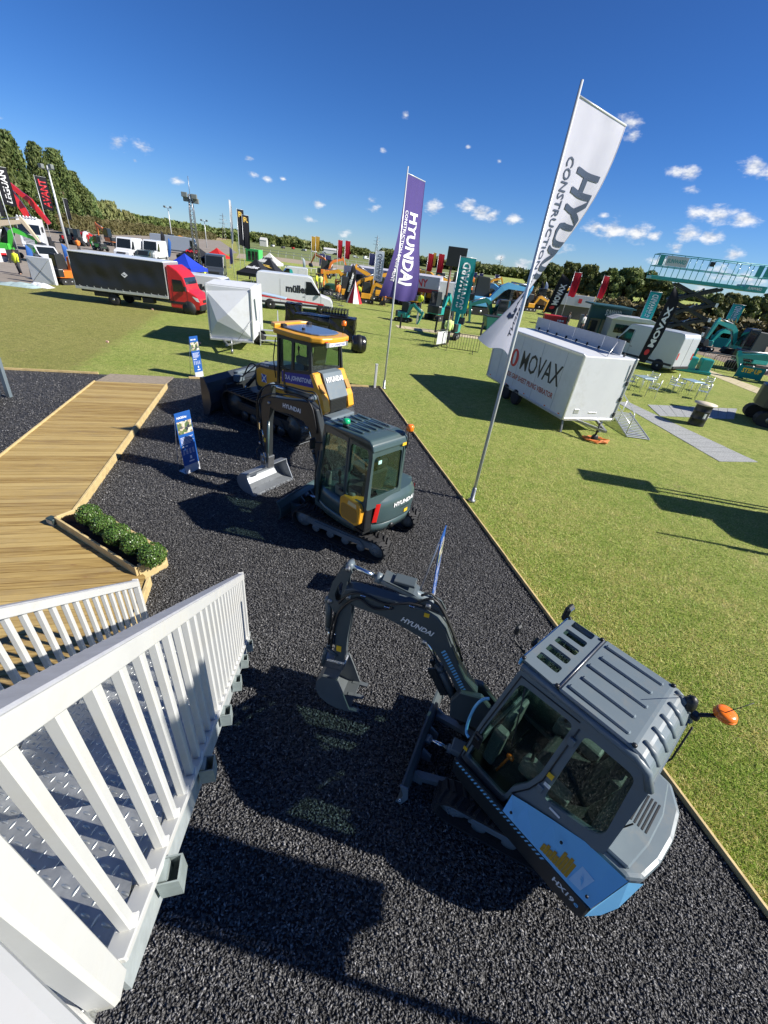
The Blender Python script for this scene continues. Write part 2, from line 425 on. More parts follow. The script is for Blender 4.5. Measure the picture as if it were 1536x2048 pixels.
def grass_nodes(n, l, vec, fresh, dry, bare):
    big = nnoise(n, l, vec, .35, 6, .65); mid = nnoise(n, l, vec, 2.6, 6, .7); fine = nnoise(n, l, nmap(n, l, vec, (26, 26, 26)), 1.6, 4, .7)
    a = nmath(n, l, 'ADD', nmath(n, l, 'MULTIPLY', big, .55), nmath(n, l, 'MULTIPLY', mid, .45))
    clump = nnoise(n, l, vec, 7.5, 6, .75); tuft = nnoise(n, l, nmap(n, l, vec, (1, 1.7, 1), (0, 0, .7)), 17, 5, .8)
    a = nmath(n, l, 'ADD', a, nmath(n, l, 'MULTIPLY', nmath(n, l, 'SUBTRACT', clump, .5), .55))
    c = nmixc(n, l, nramp(n, l, a, .34, .64), fresh, dry)
    patch = nnoise(n, l, nmap(n, l, vec, (1, 1.5, 1), (0, 0, 1.2)), 3.4, 8, .8)
    c = nmixc(n, l, nramp(n, l, patch, .48, .62, 0, .55), c, tuple(x * .55 for x in fresh))
    c = nmixc(n, l, nramp(n, l, patch, .46, .34, 0, .5), c, tuple(min(1, x * 1.25) for x in dry))
    c = nmixc(n, l, nramp(n, l, tuft, .47, .66, 0, .85), c, tuple(x * .36 for x in fresh))
    c = nmixc(n, l, nramp(n, l, tuft, .50, .30, 0, .55), c, tuple(min(1, x * 1.35) for x in dry))
    c = nmixc(n, l, nramp(n, l, fine, .42, .68, 0, .6), c, tuple(x * .5 for x in fresh))
    b = nnoise(n, l, vec, .9, 7, .75)
    c = nmixc(n, l, nramp(n, l, b, .60, .74, 0, .75), c, bare)
    return c, fine, mid
# --- the show field
m, n, l, b = nodes_of('show_field_grass')
tc = n.new('ShaderNodeTexCoord'); V0 = tc.outputs['Object']
c, fine, mid = grass_nodes(n, l, V0, (.265, .385, .062), (.55, .53, .175), (.42, .34, .18))
# the strip that was fenced off and kept greener ends along a straight line; beyond it the turf is worn and dry
pa, pb = G(160, 742), G(330, 625)
dv = (pb - pa).normalized(); nv = Vector((-dv.y, dv.x, 0))
sp = n.new('ShaderNodeSeparateXYZ'); l.new(V0, sp.inputs[0])
side = nmath(n, l, 'ADD', nmath(n, l, 'MULTIPLY', sp.outputs[0], nv.x), nmath(n, l, 'MULTIPLY', sp.outputs[1], nv.y))
side = nmath(n, l, 'SUBTRACT', side, nv.dot(pa))
wob = nmath(n, l, 'MULTIPLY', nmath(n, l, 'SUBTRACT', mid, .5), 1.6)
worn = nramp(n, l, nmath(n, l, 'ADD', side, wob), -.1, .5)
c2, _, _ = grass_nodes(n, l, nmap(n, l, V0, (.8, .8, .8)), (.29, .31, .075), (.42, .385, .13), (.36, .27, .135))
c = nmixc(n, l, worn, c, c2)
l.new(c, b.inputs['Base Color']); b.inputs['Roughness'].default_value = .9; b.inputs['Specular IOR Level'].default_value = .2
nbump(n, l, nmath(n, l, 'ADD', fine, nmath(n, l, 'MULTIPLY', mid, 2.0)), .9, .06, b)
mb = MB(); mb.grid(lambda a_, c_: (-2600 + 5200 * a_, -1200 + 4800 * c_, 0), 8, 8, smooth=False)
struct(mb.build('ground', m))
def sheet(name, pts, z, m):
    mb = MB(); mb.add([(p[0], p[1], z) for p in pts], [tuple(range(len(pts)))])
    o = mb.build(name, m); o.data.flip_normals() if o.data.polygons[0].normal.z < 0 else None
    return struct(o)
# --- hardstanding, track, mud and mats
m, n, l, b = nodes_of('worn_hardstanding')
tc = n.new('ShaderNodeTexCoord'); V0 = tc.outputs['Object']
c = nmixc(n, l, nramp(n, l, nnoise(n, l, V0, .12, 7, .7), .35, .65), (.225, .19, .155), (.30, .265, .225))
c = nmixc(n, l, nramp(n, l, nnoise(n, l, V0, 1.4, 6, .7), .5, .72, 0, .6), c, (.15, .13, .105))
l.new(c, b.inputs['Base Color']); b.inputs['Roughness'].default_value = .9
sheet('hardstanding', [G(*p) for p in [(-260, 600), (-90, 572), (70, 566), (135, 548), (235, 533), (330, 522), (420, 512), (475, 506), (440, 481), (180, 461), (-260, 405)]], .004, m)
m, n, l, b = nodes_of('trodden_mud')
tc = n.new('ShaderNodeTexCoord'); V0 = tc.outputs['Object']
nz_ = nnoise(n, l, V0, .8, 8, .75)
c = nmixc(n, l, nramp(n, l, nz_, .35, .65), (.15, .11, .08), (.27, .21, .155))
l.new(c, b.inputs['Base Color']); b.inputs['Roughness'].default_value = .85
nbump(n, l, nz_, .8, .15, b)
sheet('mud_ground', [G(*p) for p in [(1010, 612), (1150, 628), (1330, 668), (1370, 700), (1536, 752), (1760, 830), (1760, 700), (1536, 668), (1200, 610), (1000, 588)]], .005, m)
m = mat('sand_track', (.33, .27, .19), .95, var=.15, vscale=.3)
sheet('racecourse_track', [G(*p) for p in [(472, 516), (560, 523), (700, 541), (900, 566), (1000, 580), (1000, 575), (900, 559), (700, 533), (560, 515), (478, 507)]], .006, m)
m, n, l, b = nodes_of('racecourse_turf')
tc = n.new('ShaderNodeTexCoord')
c = nmixc(n, l, nramp(n, l, nnoise(n, l, nmap(n, l, tc.outputs['Object'], (.02, .25, 1)), 1, 5), .4, .6), (.11, .16, .035), (.19, .2, .06))
l.new(c, b.inputs['Base Color']); b.inputs['Roughness'].default_value = .95
sheet('racecourse_turf', [G(*p) for p in [(478, 507), (560, 515), (700, 533), (900, 559), (1000, 574), (1000, 553), (700, 507), (560, 488), (470, 478)]], .006, m)
m = mat('straw_field', (.33, .25, .13), .95, var=.12, vscale=.05)
sheet('stubble_field', [G(*p) for p in [(180, 461), (440, 480.5), (470, 477.5), (420, 468.5), (180, 444)]], .006, m)
# --- the stand's black chippings
GU, GV = 4.10, 16.30
m, n, l, b = nodes_of('black_chippings_bed')
tc = n.new('ShaderNodeTexCoord'); V0 = tc.outputs['Object']
vo = n.new('ShaderNodeTexVoronoi'); vo.inputs['Scale'].default_value = 34; l.new(nmap(n, l, V0, (1, 1.6, 1), (0, 0, .6)), vo.inputs['Vector'])
vo2 = n.new('ShaderNodeTexVoronoi'); vo2.inputs['Scale'].default_value = 34; vo2.feature = 'F1'; l.new(nmap(n, l, V0, (1.5, 1, 1), (0, 0, .3)), vo2.inputs['Vector'])
hs_ = n.new('ShaderNodeSeparateColor'); l.new(vo.outputs['Color'], hs_.inputs[0])
c = nmixc(n, l, nramp(n, l, hs_.outputs[0], .55, 1, 0, 1), (.02, .02, .022), (.16, .158, .156))
l.new(c, b.inputs['Base Color']); b.inputs['Roughness'].default_value = .6
nbump(n, l, nmath(n, l, 'ADD', vo.outputs['Distance'], vo2.outputs['Distance']), 1.0, .05, b)
sheet('chippings_bed', [S(-30, -8), S(GU, -8), S(GU, GV), S(-30, GV)], .012, m)
# single chips, lying as they fell: every one of them is a faceted shard
def chips(name, N, usel, vsel, size, weight):
    u = RNG.uniform(usel[0], usel[1], N * 3); v = RNG.uniform(vsel[0], vsel[1], N * 3)
    keep = RNG.uniform(0, 1, N * 3) < weight(u, v)
    u, v = u[keep][:N], v[keep][:N]; N = len(u)
    x = u * math.cos(TH) - v * math.sin(TH); y = u * math.sin(TH) + v * math.cos(TH)
    L = size * RNG.uniform(.55, 1.35, N); W = L * RNG.uniform(.32, .6, N); T = L * RNG.uniform(.16, .34, N)
    base = np.array([(1, .1, 0), (-1, -.15, .1), (.15, 1, .1), (-.1, -1, -.1), (.1, .05, 1), (-.05, .1, -1)], float)
    V = base[None] * np.stack([L, W, T], 1)[:, None, :] * .5
    V *= RNG.uniform(.75, 1.25, (N, 6, 1))
    a, t1, t2 = RNG.uniform(0, 6.283, N), RNG.normal(0, .38, N), RNG.normal(0, .38, N)
    def rot(V, ang, i, j):
        c_, s_ = np.cos(ang)[:, None], np.sin(ang)[:, None]
        A, B = V[:, :, i].copy(), V[:, :, j].copy()
        V[:, :, i] = A * c_ - B * s_; V[:, :, j] = A * s_ + B * c_
    rot(V, t1, 0, 2); rot(V, t2, 1, 2); rot(V, a, 0, 1)
    V += np.stack([x, y, .014 + T * .4 + RNG.uniform(0, .012, N)], 1)[:, None, :]
    f = np.array([(0, 2, 4), (2, 1, 4), (1, 3, 4), (3, 0, 4), (2, 0, 5), (1, 2, 5), (3, 1, 5), (0, 3, 5)])
    Fq = (f[None] + (np.arange(N) * 6)[:, None, None]).reshape(-1, 3)
    return np_mesh(name, V.reshape(-1, 3), Fq, MATS['black_chip'], kind='stuff')
m, n, l, b = nodes_of('black_chip')
gi = n.new('ShaderNodeNewGeometry')
c = nmixc(n, l, nramp(n, l, gi.outputs['Random Per Island'], .0, 1, 0, 1), (.045, .045, .047), (.15, .149, .151))
c = nmixc(n, l, nramp(n, l, gi.outputs['Random Per Island'], .86, 1.0, 0, 1), c, (.30, .295, .29))  # palest chips stand in for glints on the stones, painted as colour
l.new(c, b.inputs['Base Color']); b.inputs['Roughness'].default_value = .5; b.inputs['Specular IOR Level'].default_value = .5
def w_near(u, v):
    d2 = u * u + v * v
    return np.clip(1.15 - d2 / 110.0, .12, 1)
o = chips('black_chippings', 200000, (-3.6, GU - .03), (-.8, 9.0), .031, w_near)
tag(o, 'loose black stone chippings spread over the display stand', 'chippings', kind='stuff')
o = chips('black_chippings_far', 45000, (-9.5, GU - .03), (7.5, GV - .05), .05, lambda u, v: np.ones_like(u))
o.name = 'black_chippings'; tag(o, 'black stone chippings further back under the bulldozer', 'chippings', kind='stuff')
# edging boards
M_EDGE = mat('edging_timber', (.56, .42, .19), .7, var=.25, vscale=5, bump=.2, bscale=30)
def board_between(mb, a, b_, w, h, z0, over=0.0):
    a, b_ = Vector(a), Vector(b_); d = (b_ - a); L = d.length; d.normalize()
    M = frame(((a + b_) / 2).to_tuple(), math.atan2(d.y, d.x))
    mb.box((0, 0, z0 + h / 2), (L + over, w, h), M, ch=.004)
e = thing('timber_edging', 'yellow timber edging boards between the black chippings and the grass', 'edging', (0, 0, 0))
vs_ = [-2.0, 1.6, 5.2, 8.8, 12.4, GV]
for i in range(5):
    mb = MB(); board_between(mb, S(GU + .02, vs_[i] + .004), S(GU + .02 + random.uniform(-.012, .012), vs_[i + 1] - .004), .035, .085, -.01); mb.build('board', M_EDGE, e)
us_ = [GU, .4, -3.2]
for a_, b_ in ((GU + .03, .6), (.596, -3.1), (-6.0, -9.6), (-9.604, -13.2), (-13.204, -17)):
    mb = MB(); board_between(mb, S(a_, GV + .02), S(b_, GV + .02), .035, .09, -.01); mb.build('board', M_EDGE, e)
# --- grass blades near the stand
def blades(name, N, usel, vsel, wt):
    u = RNG.uniform(usel[0], usel[1], N * 4); v = RNG.uniform(vsel[0], vsel[1], N * 4)
    keep = RNG.uniform(0, 1, N * 4) < wt(u, v)
    u, v = u[keep][:N], v[keep][:N]; N = len(u)
    x = u * math.cos(TH) - v * math.sin(TH); y = u * math.sin(TH) + v * math.cos(TH)
    a = RNG.uniform(0, 6.283, N); h = RNG.uniform(.018, .05, N); w = RNG.uniform(.003, .0065, N); ln = RNG.uniform(.2, 1.5, N) * h; b_ = RNG.uniform(0, 6.283, N)
    P = np.zeros((N, 3, 3))
    P[:, 0, 0] = x - np.cos(a) * w; P[:, 0, 1] = y - np.sin(a) * w
    P[:, 1, 0] = x + np.cos(a) * w; P[:, 1, 1] = y + np.sin(a) * w
    P[:, 2, 0] = x + np.cos(b_) * ln; P[:, 2, 1] = y + np.sin(b_) * ln; P[:, 2, 2] = h
    P[:, :2, 2] = .001
    return np_mesh(name, P.reshape(-1, 3), np.arange(N * 3).reshape(-1, 3), MATS['grass_blade'], kind='stuff')
m, n, l, b = nodes_of('grass_blade')
gi = n.new('ShaderNodeNewGeometry'); tc = n.new('ShaderNodeTexCoord')
pt = nnoise(n, l, tc.outputs['Object'], .9, 6, .7)
dry = nramp(n, l, nmath(n, l, 'ADD', gi.outputs['Random Per Island'], nmath(n, l, 'MULTIPLY', nmath(n, l, 'SUBTRACT', pt, .5), 2.6)), .35, .8)
c = nmixc(n, l, nramp(n, l, gi.outputs['Random Per Island'], 0, 1), (.275, .425, .058), (.42, .53, .11))
c = nmixc(n, l, dry, c, (.72, .63, .27))
l.new(c, b.inputs['Base Color']); b.inputs['Roughness'].default_value = .55; b.inputs['Specular IOR Level'].default_value = .3
tr = n.new('ShaderNodeBsdfTranslucent'); l.new(c, tr.inputs['Color']); ms = n.new('ShaderNodeMixShader'); ms.inputs[0].default_value = .3
l.new(b.outputs[0], ms.inputs[1]); l.new(tr.outputs[0], ms.inputs[2]); l.new(ms.outputs[0], n['Material Output'].inputs['Surface'])
o = blades('grass_blades', 330000, (GU + .05, 13), (-1.5, 15), lambda u, v: np.clip(16.0 / ((u - .5) ** 2 + v * v), .1, 1) * np.clip((12.8 - u) / 5, 0, 1) * np.clip((14.8 - v) / 6, 0, 1))
tag(o, 'short mown grass with dry patches beside the black chippings', 'grass', kind='stuff')
# --- boardwalk
m, n, l, b = nodes_of('treated_pine')
tc = n.new('ShaderNodeTexCoord'); V0 = tc.outputs['Object']; oi = n.new('ShaderNodeObjectInfo')
cm = n.new('ShaderNodeCombineXYZ'); l.new(nmath(n, l, 'MULTIPLY', oi.outputs['Random'], 37.0), cm.inputs[0]); l.new(nmath(n, l, 'MULTIPLY', oi.outputs['Random'], 11.0), cm.inputs[2])
va = n.new('ShaderNodeVectorMath'); l.new(V0, va.inputs[0]); l.new(cm.outputs[0], va.inputs[1])
gr = nnoise(n, l, nmap(n, l, va.outputs[0], (1.6, 34, 1)), 1.0, 6, .6, .4)
kn = nnoise(n, l, nmap(n, l, va.outputs[0], (3.2, 9, 1)), 1.0, 3, .5)
c = nmixc(n, l, nramp(n, l, gr, .32, .68), (.22, .13, .035), (.47, .33, .115))
c = nmixc(n, l, nramp(n, l, kn, .66, .75, 0, .8), c, (.24, .125, .05))
c = nmixc(n, l, nramp(n, l, oi.outputs['Random'], .2, 1, 0, .7), c, (.56, .42, .17))
c = nmixc(n, l, nramp(n, l, nnoise(n, l, va.outputs[0], 1.1, 4), .5, .8, 0, .55), c, (.27, .2, .11))
l.new(c, b.inputs['Base Color']); b.inputs['Roughness'].default_value = .62
wv = n.new('ShaderNodeTexWave'); wv.wave_type = 'BANDS'; wv.bands_direction = 'Y'; wv.inputs['Scale'].default_value = 22; l.new(V0, wv.inputs['Vector'])
nbump(n, l, nmath(n, l, 'ADD', wv.outputs['Fac'], nmath(n, l, 'MULTIPLY', gr, .5)), .55, .008, b)
M_PINE = m
M_GREYWOOD = mat('weathered_plank', (.27, .225, .17), .8, var=.25, vscale=9, bump=.3, bscale=30)
DZ = .15
deck = thing('timber_boardwalk', 'long pale timber boardwalk laid across the black chippings', 'boardwalk', S(-4.6, 8, 0), TH)
def deck_right(v):
    if v > 6.74: return -3.6
    if v > 5.22: return -3.6 + (6.74 - v) * (1.62 / 1.52)
    return -1.97
def local_s(u, v): return (u + 4.6, v - 8)
v = 2.2; PW = .122
while v < 15.0:
    z = DZ + random.uniform(-.004, .004)
    r0, r1 = deck_right(v), deck_right(v + PW - .011)
    lft = -5.65 if v > 7.9 else -8.2
    x0, y0 = local_s(lft, v); _, y1 = local_s(0, v + PW - .011)
    mb = MB(); mb.prism([(x0, y0), (r0 + 4.6, y0), (r1 + 4.6, y1), (x0, y1)], z - .03, z, axis='Z')
    mb.build('plank', M_PINE, deck)
    v += PW
k = 0
while v < GV - .05:
    t = (v - 15.0) / (GV - 15.0); z = DZ - t * .12
    mb = MB(); mb.prism([(-5.65 + 4.6, z - .03), (-3.6 + 4.6, z - .03), (-3.6 + 4.6, z), (-5.65 + 4.6, z)], v - 8, v - 8 + PW - .006)
    mb.build('plank', M_GREYWOOD, deck, label='weathered grey ramp plank'); v += PW
M_FASCIA = mat('fascia_timber', (.55, .42, .2), .6, var=.2, vscale=7, bump=.2, bscale=25)
def fascia(pts, inward):
    a, b_ = pts
    mb = MB(); a_, c_ = Vector((a[0] + 4.6, a[1] - 8, 0)), Vector((b_[0] + 4.6, b_[1] - 8, 0))
    board_between(mb, a_, c_, .045, DZ + .028, 0); mb.build('edge_board', M_FASCIA, deck)
for a, b_ in (((-3.57, 15.0), (-3.57, 12.1)), ((-3.57, 12.094), (-3.57, 9.6)), ((-3.57, 9.594), (-3.57, 6.8)), ((-1.93, 5.18), (-1.93, 2.2)), ((-5.68, 15.0), (-5.68, 11.4)), ((-5.68, 11.394), (-5.68, 7.9))):
    fascia((a, b_), 0)
# corner spotlight
M_DARKG = mat('dark_green_metal', (.03, .05, .05), .4, var=.1)
fl = thing('floodlight', 'small dark green floodlight on the boardwalk corner by the planter', 'floodlight', S(-3.72, 6.72, DZ), TH - .6)
MB().box((0, 0, .075), (.17, .11, .11), ch=.012).build('housing', M_DARKG, fl)
MB().box((0, 0, .008), (.12, .1, .016)).build('base', mat('galvanised', (.50, .55, .55), .45, .35, var=.14, vscale=14, dirt=(.38, .42, .42), dscale=9), fl)
MB().quad((-.07, -.057, .035), (.07, -.057, .035), (.07, -.057, .115), (-.07, -.057, .115)).build('lens', mat('lamp_lens', (.35, .4, .4), .15), fl)
# --- planter with box balls
pl_ = thing('timber_planter', 'low timber planter box let into the boardwalk corner', 'planter', S(-2.72, 6.15, 0), TH + math.atan2(-1.42, 1.53))
hl, hw = 1.07, .235
for nm, c_, d_ in (('side_board', (0, hw, .15), (2 * hl, .035, .31)), ('side_board', (0, -hw, .16), (2 * hl, .035, .29)), ('end_board', (hl, 0, .15), (.035, 2 * hw - .04, .31)), ('end_board', (-hl, 0, .15), (.035, 2 * hw - .04, .31))):
    MB().box(c_, d_, ch=.004).build(nm, M_FASCIA, pl_)
for c_, d_ in (((0, hw, .312), (2 * hl + .06, .075, .02)), ((hl + .005, 0, .3125), (.07, 2 * hw - .08, .019))):
    MB().box(c_, d_, ch=.003).build('capping', M_FASCIA, pl_)
mb = MB(); mb.grid(lambda a_, c_: (-hl + .02 + (2 * hl - .04) * a_, -hw + .02 + (2 * hw - .04) * c_, .23 + random.uniform(-.015, .02)), 30, 8, smooth=False)
mb.build('soil', mat('bark_mulch', (.045, .028, .018), .95, var=.5, vscale=40, bump=1, bscale=60), pl_)
m, n, l, b = nodes_of('box_leaf')
gi = n.new('ShaderNodeNewGeometry')
c = nmixc(n, l, gi.outputs['Random Per Island'], (.03, .085, .012), (.11, .19, .035))
l.new(c, b.inputs['Base Color']); b.inputs['Roughness'].default_value = .38
def leaf_cloud(P, Nn, size, name, m, parent, up=.25):
    """leaf-sized faces at points P facing roughly along Nn"""
    N = len(P); Nn = Nn + RNG.normal(0, .55, (N, 3)); Nn /= np.linalg.norm(Nn, axis=1, keepdims=True)
    t = np.cross(Nn, RNG.normal(0, 1, (N, 3))); t /= np.linalg.norm(t, axis=1, keepdims=True); bt = np.cross(Nn, t)
    s_ = (size * RNG.uniform(.6, 1.4, N))[:, None]
    V = np.stack([P - t * s_, P + bt * s_ * .55, P + t * s_, P - bt * s_ * .55], 1).reshape(-1, 3)
    return np_mesh(name, V, np.arange(4 * N).reshape(-1, 4), m, parent)
BALLS = [(-4.86, 5.36), (-4.48, 5.14), (-4.13, 4.95), (-3.76, 4.78), (-3.37, 4.59)]
for i, (x, y) in enumerate(BALLS):
    t = thing('box_shrub', ['clipped round box shrub at the corner of the boardwalk by the floodlight', 'clipped round box shrub in the planter, second from the floodlight', 'clipped round box shrub in the middle of the planter row', 'clipped round box shrub in the planter, second from its open end', 'clipped round box shrub at the open end of the planter'][i], 'shrub', (x, y, .24), random.uniform(0, 6), 'box balls in the planter')
    N = 2600; q = RNG.normal(0, 1, (N, 3)); q /= np.linalg.norm(q, axis=1, keepdims=True)
    rad = (.188, .178, .192, .181, .196)[i] * (1 + .05 * np.sin(q[:, 0] * 5 + i) * np.cos(q[:, 1] * 6)) * RNG.uniform(.86, 1.04, N)
    P = q * rad[:, None] * np.array([1, 1, .92]) + np.array([0, 0, .19])
    leaf_cloud(P, q, .014, 'leaves', m, t)
    mb = MB(); mb.lathe([(.001, .02)] + [(.15 * math.sin(a), .19 - .14 * math.cos(a)) for a in np.linspace(.3, 2.9, 8)] + [(.001, .345)], 12)  # solid dark ball within the leaves, the shrub's inner shade as colour
    mb.build('dark_core', mat('box_core_dark', (.03, .035, .012), .9, var=.3, vscale=40), t)
    MB().cyl((0, 0, -.01), (0, 0, .06), .018).build('stem', mat('bark', (.12, .085, .055), .9, var=.3, vscale=20, bump=.5, bscale=30), t)
# ================================================================== STAIRS with white railings
M_WHITE = mat('white_powder_coat', (.555, .56, .54), .38, var=.04, vscale=6, dirt=(.45, .43, .37), dscale=3.0)
M_GALV = mat('galvanised', (.5, .53, .54), .42, .85)
M_RIB = mat('ribbed_grey_cap', (.42, .43, .46), .5, var=.12, vscale=20)
m, n, l, b = nodes_of('chequer_plate')
tc = n.new('ShaderNodeTexCoord'); V0 = tc.outputs['Object']
mp = n.new('ShaderNodeMapping'); mp.inputs['Rotation'].default_value = (0, 0, R(28)); mp.inputs['Scale'].default_value = (1 / .036,) * 3; l.new(V0, mp.inputs['Vector'])
s_ = n.new('ShaderNodeSeparateXYZ'); l.new(mp.outputs[0], s_.inputs[0])
fx, fy = (nmath(n, l, 'SUBTRACT', nmath(n, l, 'FRACT', o_), .5) for o_ in s_.outputs[:2])
par = nmath(n, l, 'FLOORED_MODULO', nmath(n, l, 'ADD', nmath(n, l, 'FLOOR', s_.outputs[0]), nmath(n, l, 'FLOOR', s_.outputs[1])), 2.0)
fx2, fy2 = nmath(n, l, 'MULTIPLY', fx, fx), nmath(n, l, 'MULTIPLY', fy, fy)
dif = nmath(n, l, 'MULTIPLY', nmath(n, l, 'SUBTRACT', fy2, fx2), par)      # swaps the long axis in every other cell
la, lb = nmath(n, l, 'ADD', fx2, dif), nmath(n, l, 'SUBTRACT', fy2, dif)
hgt = nmath(n, l, 'MAXIMUM', nmath(n, l, 'SUBTRACT', 1.0, nmath(n, l, 'ADD', nmath(n, l, 'MULTIPLY', la, 5.2), nmath(n, l, 'MULTIPLY', lb, 52.0))), 0.0)
gn = nnoise(n, l, V0, 9, 6, .7)
c = nmixc(n, l, nramp(n, l, gn, .35, .65), (.42, .44, .43), (.58, .60, .58))
l.new(c, b.inputs['Base Color']); b.inputs['Metallic'].default_value = .75
l.new(nramp(n, l, gn, .3, .7, .32, .5), b.inputs['Roughness'])
nbump(n, l, hgt, 1.0, .004, b)
M_CHEQ = m
V_END, V_TOP = 3.66, .37
SLOPE = .79
def zb(v): return .40 + (V_END - v) * SLOPE            # centre of the bottom rail
def zt(v): return zb(v) + .985                         # centre of the top rail
stair = thing('steel_staircase', 'galvanised steel staircase with chequer plate treads coming down beside the chippings', 'staircase', S(-.96, 2, 0), TH)
def L2(u, v, z): return (u + .96, v - 2, z)
# treads
v, z, k = 4.02, .19, 0
RUN, RISE = .262, .2069
while v > .45:
    mb = MB(); c0 = L2(-.965, v - .1, z)
    mb.box((c0[0], c0[1], c0[2] - .003), (.97, .285, .006))
    mb.box((c0[0], c0[1] + .14, c0[2] - .024), (.97, .006, .042)); mb.box((c0[0], c0[1] - .14, c0[2] - .024), (.97, .006, .042))
    mb.build('tread', M_CHEQ, stair)
    v -= RUN; z += RISE
# landing plate
mb = MB(); c0 = L2(-.965, -.16, 2.99); mb.box((c0[0], c0[1], c0[2]), (1.0, 1.0, .012)); mb.build('landing', M_CHEQ, stair)
for u in (-.455, -1.475):
    mb = MB(); th = .105
    a, b_ = (4.1, zb(4.1) - .13), (.36, zb(.36) - .13)
    mb.prism([(a[0] - 2, a[1] - th), (a[0] - 2, max(.0, a[1] + th * .3)), (b_[0] - 2, b_[1] + th), (b_[0] - 2, b_[1] - th)], u + .96 - .008, u + .96 + .008, axis='X'); 
    mb.build('stringer', M_GALV, stair)
for i in range(6):
    v = .62 + i * .56
    mb = MB(); x, y, z = L2(-.398, v, zb(v) - .085)
    for c_, d_ in (((x, y - .036, z), (.07, .005, .12)), ((x, y + .036, z), (.07, .005, .12)), ((x + .0325, y, z), (.005, .0665, .12)), ((x, y, z - .058), (.06, .0665, .005)), ((x - .02, y, z + .02), (.03, .06, .09))):
        mb.box(c_, d_)
    mb.build('post_socket', mat('socket_galvanised', (.30, .35, .34), .5, .3, var=.18, vscale=14), stair)
def railing(u, label, near):
    t = thing('stair_railing', label, 'railing', S(u, 2, 0), TH, 'white railings of the staircase')
    def sl_bar(z_of, w, h, name, m, v0=V_TOP, v1=V_END, dx=0, parent=t):
        mb = MB(); mb.prism([(v0 - 2, z_of(v0) - h / 2), (v1 - 2, z_of(v1) - h / 2), (v1 - 2, z_of(v1) + h / 2), (v0 - 2, z_of(v0) + h / 2)], dx - w / 2, dx + w / 2, axis='X', ch=.004)
        return mb.build(name, m, parent)
    hr = sl_bar(zt, .07, .075, 'handrail', M_WHITE)
    sl_bar(lambda v: zt(v) + .044, .066, .014, 'ribbed_cap', M_RIB, V_TOP + .02, V_END - .02, 0, hr)
    sl_bar(zb, .06, .035, 'bottom_rail', M_WHITE)
    v = .455; k = 0
    while v < V_END - .06:
        mb = MB(); z0, z1 = zb(v) + .014, zt(v) - .035
        M = frame((0, v - 2, 0))
        mb.box((0, 0, (z0 + z1) / 2), (.034, .034, z1 - z0 + .02), M, ch=.005)
        mb.box((0, 0, z0 + .008), (.052, .046, .014), M, ch=.003)
        if k == 0: proto = mb.build('baluster', M_WHITE, t)
        else:
            q = proto.copy(); COL.objects.link(q); q.parent = t; q.location = (0, v - .455, zb(v) - zb(.455))
        v += .1265; k += 1
    MB().box((0, V_END - 2 - .015, (zb(V_END) + zt(V_END)) / 2 - .02), (.06, .05, zt(V_END) - zb(V_END) + .17), ch=.006).build('end_post', M_WHITE, t)
    MB().box((-.012, .335 - 2, 3.50), (.072, .072, 1.10), ch=.010).build('newel_post', M_WHITE, t)
railing(-.447, 'white baluster railing of the staircase on the side of the excavators', True)
railing(-1.5, 'white baluster railing of the staircase on the side of the boardwalk', False)
# guard rail of the landing, running back from the newel post
gr_ = thing('landing_guard_rail', 'broad white guard rail closing the top landing of the staircase', 'railing', (0, 0, 0))
A_, B_ = Vector((-.47, .142, 3.945)), Vector((-.19, .04, 3.945))
dd = (B_ - A_).normalized(); nn_ = Vector((-dd.y, dd.x, 0))
mb = MB(); M = frame(((A_ + B_) / 2 - nn_ * .06).to_tuple(), math.atan2(dd.y, dd.x)); mb.box((0, 0, 0), (.62, .12, .06), M, ch=.01); mb.build('handrail', M_WHITE, gr_)
for t_ in (-.26, -.13, .0, .13, .26):
    MB().box((t_, 0, -.5), (.034, .034, .93), M, ch=.004).build('baluster', M_WHITE, gr_)
MB().box((0, 0, -.95), (.62, .06, .035), M, ch=.004).build('bottom_rail', M_WHITE, gr_)
# ================================================================== MACHINES: shared pieces
M_HULL = mat('dark_slate_paint', (.135, .172, .195), .38, var=.06, vscale=3, coat=.0, dirt=(.15, .15, .14), dscale=6)
M_HULLT = mat('teal_slate_paint', (.050, .084, .088), .3, var=.06, vscale=3, coat=.2)
M_HULLB = mat('shaded_boom_slate', (.070, .088, .096), .36, var=.06, vscale=4, dirt=(.10, .10, .095), dscale=7)  # darker copy of the hull slate, the boom's shaded side put into the colour
M_HULLD = mat('satin_black_paint', (.022, .026, .028), .38, var=.12, vscale=6)
M_RUBBER = mat('track_rubber', (.018, .018, .019), .75, var=.25, vscale=12, bump=.4, bscale=60)
M_CHROME = mat('chromed_rod', (.75, .76, .77), .12, 1.0)
M_HOSE = mat('hydraulic_hose', (.015, .015, .016), .5)
M_LBLUE = mat('light_blue_paint', (.19, .53, .84), .35, coat=.1, var=.04, vscale=3)
M_GOLD = mat('amber_yellow_paint', (.72, .345, .025), .35, coat=.3, var=.05, vscale=4)
M_GLASS = glass('cab_glass', (.70, .79, .75), .05)
M_DGLASS = glass('van_glass', (.25, .30, .32), .10)
M_PRINTW = mat('white_print', (.82, .82, .82), .5)
M_PRINTK = mat('black_print', (.012, .012, .014), .5)
M_AMBER = mat('amber_lens', (.95, .20, .01), .25, coat=.5)
M_RED = mat('red_lens', (.65, .02, .015), .25, coat=.5)
M_SEAT = mat('seat_vinyl', (.05, .055, .055), .6, var=.15, vscale=10)
M_GREYP = mat('grey_plastic', (.17, .19, .185), .5, var=.08)
M_STEEL = mat('worn_steel', (.30, .31, .32), .4, .8, var=.2, vscale=8, bump=.15, bscale=50)
M_LABEL = mat('yellow_label', (.80, .50, .03), .5)
